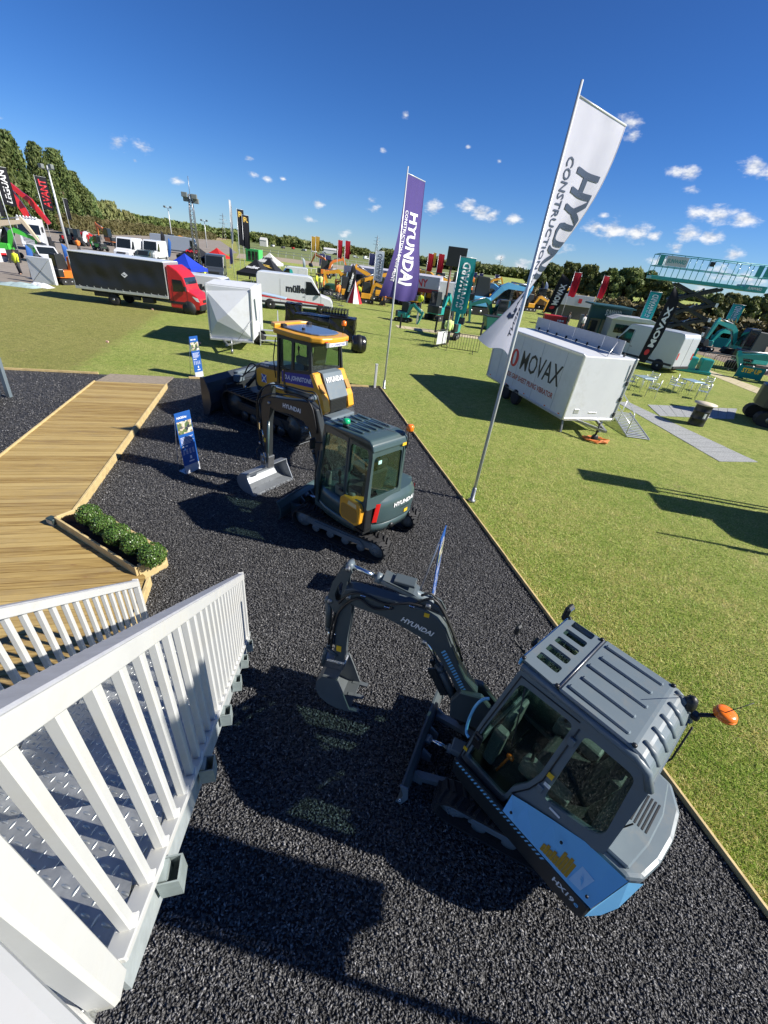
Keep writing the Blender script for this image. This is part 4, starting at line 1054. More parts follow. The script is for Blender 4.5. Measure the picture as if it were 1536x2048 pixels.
    boom = [(-.06, .86), (.04, .80), (.10, .85), (.22, 1.06), (.41, 1.33), (.50, 1.43), (.64, 1.52), (.82, 1.585), (1.02, 1.64), (1.28, 1.655), (1.38, 1.69), (1.44, 1.77), (1.42, 1.85), (1.34, 1.885), (1.05, 1.885), (.80, 1.885), (.62, 1.88), (.50, 1.83), (.40, 1.72), (.28, 1.47), (.08, 1.12), (-.08, .96)]
    mb = MB(); mb.prism(boom, -.062, .062, B, ch=.010); bm_ = mb.build('boom', M_HULLB, t)
    for sg in (-1, 1):
        mb = MB(); mb.prism([(.44, 1.86), (.66, 1.90), (.70, 1.98), (.62, 2.0), (.50, 1.95)], sg * .05 - .008, sg * .05 + .008, B); mb.build('ram_bracket', M_HULLB, bm_)
    pins(bm_, B, ((.56, 1.47), (.605, 1.945), (1.37, 1.77), (.02, .90)), .026, .082)
    mb = MB(); letters(mb, 'HYUNDAI', Vector((.83, .0645, 1.665)), (-1, 0, -.27), (-.27, 0, 1), .062, .33, bold=.03, shear=.1); mb.v = [tuple(B @ Vector(p)) for p in mb.v]; mb.build('lettering', M_PRINTW, bm_)
    mb = MB()
    for i in range(15):
        s_, z_ = .385 - i * .021, 1.40 - i * .0325
        mb.add([B @ Vector(p) for p in ((s_, .0645, z_), (s_ - .015, .0645, z_ - .012), (s_ - .045, .0645, z_ + .036), (s_ - .03, .0645, z_ + .048))], [(0, 1, 2, 3)])
    mb.build('stripe_decal', M_LBLUE, bm_)
    mb = MB(); mb.box((.60, .066, 1.83), (.05, .004, .05), B); mb.build('warning_label', M_LABEL, bm_)
    mb = MB()
    for p in ([(.50, .05, 1.90), (.75, .075, 1.93), (1.0, .07, 1.83), (1.25, .08, 1.88), (1.38, .075, 1.80), (1.46, .07, 1.66)], [(.2, -.03, 1.38), (.42, -.02, 1.80), (.60, 0, 2.04), (.72, .03, 1.97)], [(.16, .03, 1.33), (.39, .05, 1.80), (.57, .05, 2.03), (.72, .06, 1.93)], [(.92, .07, 1.80), (1.10, .085, 1.74), (1.28, .08, 1.80), (1.45, .075, 1.55), (1.5, .07, 1.2), (1.52, .06, .95)]): hose(mb, p, .012, B)
    mb.build('hose', M_HOSE, bm_)
    boxes('hose_clamp', M_CHROME, bm_, [(p, (.05, .03, .03)) for p in ((.98, .078, 1.80), (1.22, .085, 1.86), (.75, .08, 1.90))], B)
    ram(t, B, (.60, 1.955), (1.40, 2.115), .046, .66, name='dipper_ram')
    mb = MB(); mb.prism([(.72, 2.02), (1.02, 2.09), (1.06, 2.115), (.76, 2.045)], -.075, .075, B); mb.box((.86, 0, 2.11), (.2, .12, .035), B @ Matrix.Rotation(0, 4, 'Y'), ch=.006); mb.build('ram_guard', M_HULLB, t)
    ram(t, B, (.10, .66), (.56, 1.47), .046, .56, name='boom_ram', m=M_HULLB)
    mb = MB(); mb.prism([(.20, .80), (.27, .76), (.47, 1.10), (.40, 1.14)], -.065, -.045, B); mb.prism([(.20, .80), (.27, .76), (.47, 1.10), (.40, 1.14)], .045, .065, B); mb.build('ram_guard', M_HULLD, t)
    arm = [(1.385, 2.14), (1.46, 2.09), (1.545, 1.90), (1.585, 1.70), (1.56, 1.58), (1.515, 1.50), (1.485, 1.1), (1.47, .76), (1.44, .70), (1.385, .70), (1.365, .78), (1.355, 1.1), (1.33, 1.50), (1.335, 1.66), (1.40, 1.74), (1.40, 1.95), (1.355, 2.08)]
    hole = round_poly([(1.47, 1.93), (1.52, 1.75), (1.50, 1.66), (1.455, 1.68), (1.44, 1.92)], .02, 3)
    for sg in (-1, 1):
        mb = MB(); panel(mb, arm, [hole], (lambda sgn: (lambda a, b_, d: tuple(B @ Vector((a, sgn * (.055 - d), b_)))))(sg), .012); ar = mb.build('dipper_arm', M_HULLB, t)
    mb = MB(); mb.prism([(1.515, 1.48), (1.485, 1.1), (1.475, .80), (1.36, .80), (1.365, 1.1), (1.345, 1.48)], -.045, .045, B); mb.prism([(1.40, 2.10), (1.45, 2.06), (1.55, 1.85), (1.57, 1.68), (1.55, 1.6), (1.53, 1.68), (1.51, 1.85), (1.43, 2.03)], -.045, .045, B); mb.build('dipper_core', M_HULLB, ar)
    pins(ar, B, ((1.40, 2.115), (1.37, 1.785), (1.56, 1.64), (1.42, .74)), .024, .075)
    ram(t, B, (1.60, 1.60), (1.56, .92), .036, .62, name='bucket_ram', m=M_HULLB)
    mb = MB()
    for sg in (-1, 1):
        mb.tube([(1.57, sg * .06, .93), (1.44, sg * .06, .86)], .022, 6, B); mb.tube([(1.57, sg * .075, .93), (1.60, sg * .075, .66)], .024, 6, B)
    mb.build('bucket_link', M_HULLB, t)
    mb = MB(); hose(mb, [(1.50, .06, 1.5), (1.535, .065, 1.2), (1.55, .06, 1.0)], .011, B); hose(mb, [(1.48, -.05, 1.4), (1.52, -.05, 1.1), (1.50, -.06, .85)], .011, B); mb.build('hose', M_HOSE, ar)
    mb = MB(); mb.box((1.43, .059, .98), (.055, .004, .085), B); mb.build('warning_label', M_LABEL, ar)
    mb = MB(); mb.box((1.49, .062, 1.12), (.03, .02, .16), B, ch=.006); mb.build('hose_clamp', M_CHROME, ar)
    mb = MB(); mb.prism([(1.34, .78), (1.64, .74), (1.62, .60), (1.36, .64)], -.07, .07, B, ch=.015); mb.build('quick_hitch', M_STEEL, t)
    plate_bucket(t, B, [(1.38, .64), (1.55, .63), (1.62, .50), (1.625, .37), (1.575, .25), (1.47, .165), (1.35, .135), (1.20, .17)], .40, 3, mouth=[(1.23, .25), (1.31, .47)], m=mat('bucket_grey', (.11, .125, .13), .35, var=.1, vscale=5, coat=.2))
    return t
near_excavator()
# ================================================================== COMPACT EXCAVATOR with amber side panel
def mid_excavator():
    O = Vector((-.47, 6.60, 0)); YAW = R(140)
    t = thing('compact_excavator', 'rounded slate grey excavator with amber side panel and green beacon, grading bucket lowered', 'excavator', O, YAW)
    inv = frame(O, YAW).inverted()
    U = inv @ frame((-.50, 6.62, .014), R(155))
    for yc in (.60, -.60): crawler(t, U, 2.08, .46, .30, yc, 4, .032)
    mb = MB(); mb.box((0, 0, .30), (.8, .95, .16), U, ch=.02); mb.lathe([(.42, .36), (.42, .50)], 24, U); mb.build('car_body', M_HULLD, t)
    prof = [(1.36, .02), (1.30, .10), (1.285, .20), (1.30, .30), (1.36, .40), (1.335, .405), (1.272, .30), (1.257, .2), (1.272, .09), (1.335, .015)]
    mb = MB(); mb.prism(prof, -.76, .76, U); blade = mb.build('dozer_blade', M_HULLT, t)
    mb = MB(); mb.tube([(1.345, -.77, .41), (1.345, .77, .41)], .02, 8, U); mb.build('top_bar', M_HULLT, blade)
    each('rib', M_HULLT, blade, [(lambda y: lambda mb: mb.prism([(1.27, .1), (1.27, .32), (1.16, .22), (1.16, .1)], y - .015, y + .015, U))(y) for y in (-.45, -.15, .15, .45)])
    for sg in (-1, 1): MB().tube([(.4, sg * .3, .3), (1.26, sg * .42, .2)], .045, 4, U, square=True).build('blade_arm', M_HULLT, t)
    ram(t, U, (.55, .34), (1.24, .28), .05, .6, name='blade_ram')
    # house
    def plan(k, q=0):
        pts = []
        for a in range(0, 360, 12):
            c_, s_ = math.cos(R(a)), math.sin(R(a))
            ex = 3.0
            r_ = 1 / ((abs(c_) ** ex + abs(s_) ** ex) ** (1 / ex))
            pts.append((-.10 + .78 * k * r_ * c_, .735 * k * r_ * s_))
        return pts
    def skin(z0, z1, k0, k1, n=1):
        mb = MB(); A, B_ = plan(k0), plan(k1); m_ = len(A)
        mb.add([(x, y, z0) for x, y in A] + [(x, y, z1) for x, y in B_], [(i, (i + 1) % m_, m_ + (i + 1) % m_, m_ + i) for i in range(m_)] + [tuple(range(m_))[::-1], tuple(range(m_, 2 * m_))])
        return mb
    skin(.50, .56, .9, .985).build('turntable_skirt', M_HULLD, t)
    lower = skin(.562, .74, .99, 1.03); lower.sm = [i < 30 for i in range(len(lower.f))]; cw = lower.build('counterweight', M_HULLT, t)
    up = skin(.742, 1.06, 1.01, .985); up.sm = [i < 30 for i in range(len(up.f))]; body = up.build('upper_body', M_HULLT, t)
    # rear hood, proud of the body, with lamps, lettering and labels
    def at(a, k, z):
        c_, s_ = math.cos(R(a)), math.sin(R(a)); ex = 3.0; r_ = 1 / ((abs(c_) ** ex + abs(s_) ** ex) ** (1 / ex))
        return Vector((-.10 + .78 * k * r_ * c_, .735 * k * r_ * s_, z))
    mb = MB(); mb.grid(lambda a, b_: at(148 + 78 * a, 1.025 + .022 * math.sin(math.pi * min(1, b_ * 1.2)) - (.10 * max(0, b_ - .72) / .28), .76 + .50 * b_), 14, 10); mb.grid(lambda a, b_: at(148 + 78 * a, .955 - .45 * b_, 1.26 + .01 * b_), 14, 2); mb.grid(lambda a, b_: at(148 + 78 * a, .6 + .425 * b_, .76), 14, 2); hood = mb.build('rear_hood', M_HULLT, t)
    for a0, a1 in ((142.2, 147.5), (226.5, 231.8)):
        mb = MB(); mb.grid(lambda a, b_: at(a0 + (a1 - a0) * a + (3 * b_ if a0 < 190 else -3 * b_), 1.05, .80 + .36 * b_), 3, 6); mb.grid(lambda a, b_: at(a0 + (a1 - a0) * a + (3 * b_ if a0 < 190 else -3 * b_), 1.0, .80 + .36 * b_), 3, 6); mb.build('tail_lamp', M_RED, t)
    mb = MB(); letters_on(mb, 'HYUNDAI', lambda x, y: at(208 - x * 62 * 1.0, 1.056, 1.04 + y - .0), .095, .50, bold=.035, sub=1)
    mb.v = []; mb.f = []; mb.sm = []
    letters_on(mb, 'HYUNDAI', lambda x, y: at(171 + x * 75, 1.057, 1.01 + y), .085, .52, bold=.035, sub=2); mb.build('lettering', M_PRINTW, hood)
    mb = MB(); mb.grid(lambda a, b_: at(193 + 7 * a, 1.052, .80 + .07 * b_), 2, 1); mb.build('warning_label', M_LABEL, hood)
    mb = MB(); mb.grid(lambda a, b_: at(184 + 18 * a, 1.054, .935 + .012 * b_), 2, 1); mb.build('hood_slot', M_BLACK, hood)
    mb = MB(); mb.cyl(at(172, 1.0, .63), at(172, 1.045, .63), .05, seg=14); mb.build('tie_down_eye', M_BLACK, cw)
    mb = MB(); mb.cyl(at(213, 1.0, .63), at(213, 1.045, .63), .05, seg=14); mb.build('tie_down_eye', M_BLACK, cw)
    # amber vent panel on the left
    ap = [(-.26, .82), (-.26, 1.12), (-.33, 1.19), (-.72, 1.19), (-.77, 1.12), (-.75, .82), (-.67, .745), (-.34, .745)]
    mb = MB(); mb.prism(ap, .50, .775, ch=.014); va_ = mb.build('amber_panel', M_GOLD, t, label='amber vent panel')
    mb = MB(); mb.prism([(-.31, .83), (-.31, 1.03), (-.36, 1.06), (-.66, 1.06), (-.70, 1.02), (-.70, .84), (-.64, .79), (-.36, .79)], .774, .7785); mb.build('vent_mesh', mat('ochre_mesh', (.40, .20, .03), .6, var=.3, vscale=90), va_)
    mb = MB(); mb.prism([(-.46, 1.085), (-.68, 1.085), (-.66, 1.16), (-.48, 1.16)], .774, .7785); mb.build('maker_decal', mat('pale_gold_print', (.75, .6, .3), .5), va_)
    # cab
    def left(a, b_, d): return (a, .715 - max(0, b_ - 1.3) * .035 - d, b_)
    def right(a, b_, d): return (a, -.09 + max(0, b_ - 1.3) * .03 + d, b_)
    outer = round_poly([(.47, .60), (.45, 1.3), (.30, 2.20), (-.78, 2.24), (-.84, 2.08), (-.83, 1.08), (-.35, .98), (-.33, .60)], .07, 3)
    dwin = round_poly([(.40, .68), (.38, 1.3), (.255, 2.08), (-.26, 2.10), (-.26, .70)], .05, 3); rwin = round_poly([(-.345, 2.10), (-.72, 2.12), (-.765, 2.02), (-.76, 1.20), (-.345, 1.18)], .07, 4)
    mb = MB(); panel(mb, outer, [dwin, rwin], left, .045); cab = mb.build('cab_frame', M_HULLT, t)
    mb = MB(); panel(mb, outer, [dwin, rwin], right, .045); mb.build('side_frame', M_HULLT, cab)
    for w in (dwin, rwin):
        for fn in (left, right): mb = MB(); pane(mb, w, fn, .02); mb.build('window_pane', M_GLASS, cab)
    mb = MB(); mb.tube([left(-.30, 2.16, -.004), left(-.30, .66, -.004)], .007, 5); mb.build('door_seal', M_BLACK, cab)
    mb = MB(); mb.box((-.22, .722, 1.22), (.10, .03, .05), ch=.01); mb.build('door_handle', M_BLACK, cab)
    mb = MB(); mb.tube([left(.44, .8, -.03), left(.43, 1.25, -.04), left(.37, 1.7, -.03)], .013, 6); mb.build('grab_rail', M_BLACK, cab)
    def front(a, b_, d): return (.46 - max(0, b_ - .6) * .098 - d, a, b_)
    fo = [(-.09, .6), (.715, .6), (.69, 2.19), (-.07, 2.19)]; fw = round_poly([(-.03, .75), (.655, .75), (.635, 2.1), (-.01, 2.1)], .05, 3)
    mb = MB(); panel(mb, fo, [fw], front, .04); mb.build('windscreen_frame', M_HULLT, cab); mb = MB(); pane(mb, fw, front, .02); mb.build('window_pane', M_GLASS, cab)
    def rear(a, b_, d): return (-.84 + max(0, b_ - 1.2) * .02 + d, a, b_)
    ro = round_poly([(-.09, 1.1), (.715, 1.1), (.69, 2.2), (-.06, 2.2)], .05, 2); rw = round_poly([(-.02, 1.30), (.65, 1.30), (.63, 2.02), (-.005, 2.02)], .06, 3)
    mb = MB(); panel(mb, ro, [rw], rear, .04); mb.build('rear_frame', M_HULLT, cab); mb = MB(); pane(mb, rw, rear, .018); mb.build('window_pane', M_GLASS, cab)
    mb = MB(); mb.box((-.80 + .02, .52, 1.93), (.004, .07, .06), ch=0); mb.v = [(x - .065, y, z) for x, y, z in mb.v]; mb.build('window_sticker', mat('mint_label', (.45, .75, .66), .5), cab)
    mb = MB(); mb.box((-.853, .0, 2.12), (.006, .09, .05)); mb.build('roof_label', M_LABEL, cab)
    mb = MB(); mb.box((-.18, .31, .62), (1.2, .74, .05)); mb.box((-.60, .31, .90), (.4, .74, .5), ch=.03); mb.build('cab_floor', M_BLACK, cab)
    prof = [(.32, 2.23), (-.60, 2.30), (-.76, 2.285), (-.83, 2.22), (-.86, 2.12), (-.82, 2.12), (-.76, 2.2), (.32, 2.19)]
    mb = MB(); mb.prism(prof, -.085, .70, ch=.022); roof = mb.build('roof', M_HULLT, cab)
    for i in range(5):
        y = .60 - i * .145
        MB().box((.10, y, 2.262), (.30, .05, .022), frame() @ Matrix.Translation((0, 0, 0)), ch=.009).build('roof_rib', M_HULLT, roof)
        MB().box((-.40, y, 2.298), (.42, .045, .016), Matrix.Rotation(.04, 4, 'Y') @ Matrix.Translation((0, 0, -.012)), ch=.006).build('roof_rib', M_HULLT, roof)
    mb = MB(); mb.lathe([(.055, 2.27), (.055, 2.31), (.04, 2.32)], 14, c=(-.10, .58, 0)); mb.build('beacon_base', M_BLACK, roof)
    mb = MB(); mb.lathe([(.058, 2.318), (.062, 2.34), (.058, 2.372), (.04, 2.392), (.01, 2.397)], 16, c=(-.10, .58, 0)); mb.build('beacon', mat('green_lens', (.01, .42, .16), .2, coat=.5), roof, label='green beacon')
    mb = MB(); mb.tube([(-.80, -.03, 1.9), (-.86, -.07, 2.1), (-.86, -.07, 2.33)], .011, 6); mb.build('beacon_bracket', M_BLACK, roof)
    mb = MB(); mb.lathe([(.055, 2.33), (.062, 2.35), (.06, 2.40), (.05, 2.425), (.01, 2.43)], 16, c=(-.86, -.07, 0)); mb.build('beacon', M_AMBER, roof, label='orange beacon')
    mb = MB(); mb.tube([(-.72, .10, 2.29), (-.30, .36, 2.36)], .0035, 5); mb.build('aerial', M_BLACK, roof)
    mb = MB(); mb.tube([(.34, .70, 1.85), (.42, .80, 1.86)], .012, 6); mb.box((.42, .83, 1.84), (.04, .12, .2), ch=.02); mb.build('mirror', M_BLACK, cab)
    seat(t, frame((-.30, .31, 1.08)), 1.0)
    mb = MB(); mb.box((.30, .55, 1.05), (.1, .09, .5), ch=.02); mb.build('dash_panel', M_GREYP, cab)
    mb = MB(); mb.prism([(-.6, -.70), (.35, -.62), (.5, -.35), (.5, -.12), (-.6, -.12)], 1.05, 1.22, axis='Z', ch=.03); mb.build('engine_cover', M_HULLT, t)
    # boom
    B = inv @ frame((-1.2, 7.0, 0), R(150))
    mb = MB(); mb.prism([(-.45, .5), (.12, .52), (.2, .78), (.08, .98), (-.2, .95), (-.45, .75)], -.13, .13, B, ch=.02); mb.build('swing_post', M_HULLT, t)
    boom = [(-.04, .90), (.05, .82), (.14, .90), (.26, 1.3), (.40, 1.66), (.55, 1.82), (.90, 1.86), (1.25, 1.82), (1.42, 1.84), (1.52, 1.93), (1.50, 2.02), (1.38, 2.08), (1.0, 2.13), (.62, 2.20), (.40, 2.22), (.24, 2.12), (.12, 1.75), (-.02, 1.2), (-.08, 1.0)]
    mb = MB(); mb.prism(boom, -.075, .075, B, ch=.012); bm_ = mb.build('boom', M_HULLD, t)
    mb = MB(); letters(mb, 'HYUNDAI', Vector((1.08, .0775, 1.955)), (-1, 0, .02), (.02, 0, 1), .085, .46, bold=.03, shear=.08); mb.v = [tuple(B @ Vector(p)) for p in mb.v]; mb.build('lettering', M_PRINTW, bm_)
    pins(bm_, B, ((.46, 1.72), (1.45, 1.94), (.38, 2.30), (.02, .95)), .03, .1)
    ram(t, B, (.38, 2.30), (1.44, 2.27), .058, .64, name='dipper_ram', m=M_HULLD)
    ram(t, B, (.16, .72), (.46, 1.72), .052, .56, name='boom_ram', m=M_HULLD)
    arm = [(1.40, 2.30), (1.50, 2.29), (1.66, 2.12), (1.74, 1.90), (1.72, 1.78), (1.70, 1.3), (1.66, .82), (1.62, .72), (1.55, .74), (1.53, 1.0), (1.50, 1.5), (1.44, 1.82), (1.40, 2.0)]
    mb = MB(); mb.prism(arm, -.06, .06, B, ch=.01); ar = mb.build('dipper_arm', M_HULLD, t)
    ram(t, B, (1.78, 1.86), (1.74, .96), .042, .62, name='bucket_ram', m=M_HULLD)
    mb = MB(); mb.cyl((1.49, .075, 1.55), (1.58, .075, .62), .028, seg=10, M=B); mb.build('guard_tube', M_HULLT, ar)
    mb = MB()
    for p in ([(.2, .09, 1.7), (.35, .1, 2.2), (.7, .1, 2.27), (1.1, .1, 2.2), (1.45, .1, 2.1), (1.72, .09, 1.9), (1.78, .08, 1.4), (1.75, .07, .95)], [(.18, -.05, 1.8), (.3, 0, 2.36), (.6, .02, 2.38), (1.2, .02, 2.34), (1.6, .07, 2.2), (1.83, .06, 1.8), (1.82, .05, 1.2), (1.72, .05, .85)]): hose(mb, p, .014, B)
    mb.build('hose', M_HOSE, bm_)
    boxes('warning_label', M_LABEL, ar, [((1.64, .062, 1.10), (.05, .004, .09))], B, 0)
    boxes('hose_clamp', M_CHROME, ar, [((1.745, .08, 1.38), (.03, .03, .16)), ((1.76, .09, 1.0), (.05, .03, .05))], B)
    mb = MB(); mb.prism([(1.52, .76), (1.78, .74), (1.80, .50), (1.56, .46)], -.09, .09, B, ch=.02); mb.cyl((1.66, -.12, .62), (1.66, .12, .62), .07, seg=14, M=B); mb.build('tilt_hitch', M_STEEL, t)
    mb = MB(); hose(mb, [(1.74, .1, .95), (1.84, .13, .8), (1.78, .12, .62)], .012, B); hose(mb, [(1.7, .1, .95), (1.58, .15, .75), (1.62, .13, .58)], .011, B); mb.build('hose', M_HOSE, ar)
    K = B @ frame((0, 0, 0), 0)
    plate_bucket(t, B, [(1.68, .46), (1.86, .42), (1.96, .30), (1.97, .17), (1.88, .06), (1.74, .015), (1.48, .02)], 1.16, 0, mouth=[(1.50, .06), (1.66, .36)], m=mat('bucket_silver', (.26, .28, .30), .32, .35, var=.1, vscale=5), th=.018)
    return t
mid_excavator()
# ================================================================== BULLDOZER
def bulldozer():
    O = Vector((-3.29, 11.69, 0)); YAW = R(148)
    t = thing('bulldozer', 'amber and slate crawler bulldozer with blue name banner and wide black blade', 'bulldozer', O, YAW)
    C = frame((-.08, 0, .012))
    for yc in (.86, -.86): crawler(t, C, 3.42, .86, .46, yc, 5, .04, True, mat('steel_shoe', (.045, .05, .055), .45, .5, var=.2, vscale=7), M_HULLD)
    mb = MB(); mb.box((-.1, 0, .62), (2.6, 1.2, .42), ch=.03); mb.build('main_frame', M_HULLD, t)
    # hood and amber side panels
    hp = [(-.5, .85), (.80, .85), (.86, 1.30), (.80, 1.58), (.62, 1.66), (-.5, 1.78)]
    mb = MB(); mb.prism(hp, -.40, .40, ch=.03); hood = mb.build('engine_hood', mat('navy_slate_paint', (.030, .040, .055), .3, coat=.3), t)
    for sg in (-1, 1):
        mb = MB(); mb.prism([(-.46, 1.02), (.66, 1.02), (.74, 1.14), (.72, 1.48), (.60, 1.56), (-.46, 1.64)], sg * .402, sg * .45, ch=.012); sp_ = mb.build('hood_side_panel', M_GOLD, t)
        mb = MB(); mb.prism(round_poly([(-.30, 1.12), (-.05, 1.12), (-.02, 1.3), (-.25, 1.36)], .03, 3), sg * .446, sg * .456); mb.build('vent', M_HULLD, sp_)
        if sg > 0:
            mb = MB(); mb.prism([(.30, 1.18), (.50, 1.18), (.50, 1.40), (.30, 1.40)], .449, .4525); fg = mb.build('flag_sticker', mat('flag_blue', (.02, .09, .42), .5), sp_)
            mb = MB()
            for a, b_ in (((.30, 1.18), (.50, 1.40)), ((.30, 1.40), (.50, 1.18))):
                d = Vector((b_[0] - a[0], b_[1] - a[1])).normalized(); n_ = Vector((-d.y, d.x)) * .014
                mb.add([(a[0] + n_.x, .454 + .0006 * (a[1] > 1.3), a[1] + n_.y), (a[0] - n_.x, .454 + .0006 * (a[1] > 1.3), a[1] - n_.y), (b_[0] - n_.x, .454 + .0006 * (a[1] > 1.3), b_[1] - n_.y), (b_[0] + n_.x, .454 + .0006 * (a[1] > 1.3), b_[1] + n_.y)], [(0, 1, 2, 3)])
            mb.build('flag_cross', M_PRINTW, fg)
            mb = MB(); letters(mb, 'HYUNDAI', (.58, .404, 1.60), (-1, 0, .09), (.09, 0, 1), .05, .34, bold=.03); mb.build('lettering', M_PRINTW, hood)
    mb = MB(); mb.prism([(.80, .9), (.93, .95), (.95, 1.35), (.86, 1.5), (.80, 1.5)], -.34, .34, ch=.02); mb.build('radiator_guard', M_HULLD, t)
    # rear body, banner, amber corners
    rb = [(-.48, 1.05), (-1.86, 1.02), (-1.98, 1.12), (-1.80, 1.62), (-1.66, 1.90), (-.48, 1.72)]
    mb = MB(); mb.prism(rb, -.585, .585, ch=.025); body = mb.build('rear_body', M_GOLD, t)
    mb = MB(); panel(mb, [(-.50, 1.44), (-1.73, 1.56), (-1.635, 1.885), (-.50, 1.73)], [], lambda a, b_, d: (a, .594 - d, b_), .008); bn = mb.build('name_banner', mat('royal_blue_print', (.022, .03, .30), .45), t, label='blue banner lettered in white')
    mb = MB(); letters(mb, 'D.A. JOHNSTONE', (-.60, .5965, 1.545), (-1, 0, .095), (-.06, 0, 1), .115, .98, bold=.03, shear=.12); mb.build('lettering', M_PRINTW, bn)
    mb = MB(); panel(mb, [(-.78, 1.10), (-1.30, 1.10), (-1.30, 1.40), (-.78, 1.36)], [], lambda a, b_, d: (a, .590 - d, b_), .004); mb.build('side_vent', mat('ochre_mesh', (.36, .17, .02), .6), body)
    mb = MB(); panel(mb, [(-1.38, 1.08), (-1.80, 1.08), (-1.52, 1.40)], [], lambda a, b_, d: (a, .590 - d, b_), .004); mb.build('dark_chevron', M_HULLD, body)
    mb = MB(); mb.prism([(-1.70, 1.895), (-1.99, 1.30), (-2.03, 1.30), (-1.74, 1.90), (-1.45, 1.93), (-1.45, 1.90)], -.36, .36, ch=.008); pnl = mb.build('rear_panel', M_HULL, t)
    nrm = Vector((-.29, 0, .0)).normalized()
    rt = Vector((0, -1, 0)); upv = Vector((.29, 0, .60)).normalized()
    mb = MB(); letters(mb, 'HYUNDAI', Vector((-1.845, .31, 1.685)) + Vector((-.026, 0, .0125)), rt, upv, .125, .62, bold=.035); mb.build('lettering', M_PRINTW, pnl)
    mb = MB(); mb.box((-2.0, 0, 1.12), (.04, .66, .34), ch=.01); gr_ = mb.build('grille_frame', M_HULLD, t)
    for i in range(8): MB().box((-2.025, 0, .985 + i * .038), (.02, .62, .014)).build('grille_bar', M_BLACK, gr_)
    for sg in (-1, 1):
        mb = MB(); mb.prism([(-1.62, 1.91), (-2.0, 1.32), (-2.07, 1.02), (-1.98, .92), (-1.80, 1.0), (-1.70, 1.5), (-1.50, 1.88)], sg * .365, sg * .60, ch=.02); cp = mb.build('corner_pillar', M_GOLD, t)
        mb = MB(); mb.prism([(-1.80, 1.66), (-1.93, 1.46), (-1.90, 1.44), (-1.78, 1.63)], sg * .41, sg * .56); mb.v = [(x - .018, y, z + .012) for x, y, z in mb.v]; mb.build('pillar_vent', mat('ochre_mesh', (.36, .17, .02), .6), cp)
    mb = MB(); mb.box((-2.02, 0, .72), (.34, 1.0, .3), ch=.04); mb.tube([(-2.1, 0, .55), (-2.35, 0, .5)], .06, 8); mb.build('drawbar_block', M_HULL, t)
    # cab
    def left(a, b_, d): return (a, .60 - max(0, b_ - 1.9) * .05 - d, b_)
    def right(a, b_, d): return (a, -.60 + max(0, b_ - 1.9) * .05 + d, b_)
    outer = [(-.30, 1.20), (-.32, 2.62), (-1.52, 2.62), (-1.60, 1.86), (-.62, 1.72), (-.62, 1.20)]
    w1 = round_poly([(-.37, 1.30), (-.40, 2.52), (-.86, 2.52), (-.86, 1.80), (-.56, 1.76), (-.56, 1.30)], .04, 3); w2 = round_poly([(-.94, 1.84), (-.94, 2.52), (-1.44, 2.52), (-1.49, 1.93)], .04, 3)
    for fn in (left, right):
        mb = MB(); panel(mb, outer, [w1, w2], fn, .05); cf = mb.build('cab_frame', M_HULLD, t)
        for w in (w1, w2): mb = MB(); pane(mb, w, fn, .02); mb.build('window_pane', M_GLASS, cf)
    for x_, nm in ((-1.55, 'rear_frame'), (-.31, 'windscreen_frame')):
        zb_ = 1.90 if x_ < -1 else 1.72
        fn = (lambda x0: (lambda a, b_, d: (x0 + (b_ - 1.9) * (.07 if x0 < -1 else 0) + (d if x0 < -1 else -d), a, b_)))(x_)
        mb = MB(); panel(mb, [(-.58, zb_ - .05), (.58, zb_ - .05), (.56, 2.62), (-.56, 2.62)], [round_poly([(-.51, zb_ + .05), (.51, zb_ + .05), (.50, 2.50), (-.50, 2.50)], .04, 3)], fn, .05); q = mb.build(nm, M_HULLD, t)
        mb = MB(); pane(mb, round_poly([(-.51, zb_ + .05), (.51, zb_ + .05), (.50, 2.50), (-.50, 2.50)], .04, 3), fn, .02); mb.build('window_pane', M_GLASS, q)
    mb = MB(); mb.box((-.95, 0, 1.78), (1.15, 1.1, .06)); mb.build('cab_floor', M_BLACK, t)
    rp = [(-.18, .52), (-.30, .68), (-1.10, .72), (-1.60, .66), (-1.82, .50), (-1.90, .2), (-1.90, -.2), (-1.82, -.50), (-1.60, -.66), (-1.10, -.72), (-.30, -.68), (-.18, -.52)]
    mb = MB(); mb.prism(rp, 2.63, 2.76, axis='Z', ch=.035); roof = mb.build('roof', M_GOLD, t)
    mb = MB(); mb.prism([(x * .80 - .14, y * .72) for x, y in rp], 2.762, 2.80, axis='Z', ch=.012); mb.build('roof_panel', mat('blue_grey_sheet', (.10, .13, .20), .25, coat=.4), roof, label='blue grey roof panel')
    mb = MB(); mb.prism([(-.02, .50), (-.28, .60), (-.30, .36), (-.22, -.36), (-.28, -.60), (-.02, -.5)], 2.74, 2.84, axis='Z', ch=.02); mb.build('front_visor', M_GOLD, roof)
    mb = MB(); mb.box((-1.865, 0, 2.60), (.04, .80, .11), ch=.008); sb = mb.build('sign_bar', M_GREYP, roof)
    mb = MB(); mb.box((-1.889, 0, 2.60), (.004, .60, .085)); mb.build('white_face', M_PRINTW, sb)
    mb = MB(); letters(mb, 'D.A. JOHNSTONE', (-1.8925, .27, 2.572), (0, -1, 0), (0, 0, 1), .055, .54, bold=.03); mb.build('lettering', mat('royal_blue_print', (.022, .03, .30), .45), sb)
    mb = MB(); mb.box((-1.86, 0, 2.672), (.012, .84, .02)); mb.build('brake_strip', M_RED, roof)
    mb = MB(); mb.prism([(-1.45, .2), (-1.65, .2), (-1.65, -.1), (-1.45, -.1)], 2.762, 2.772, axis='Z'); mb.build('roof_hatch', M_HULLD, roof)
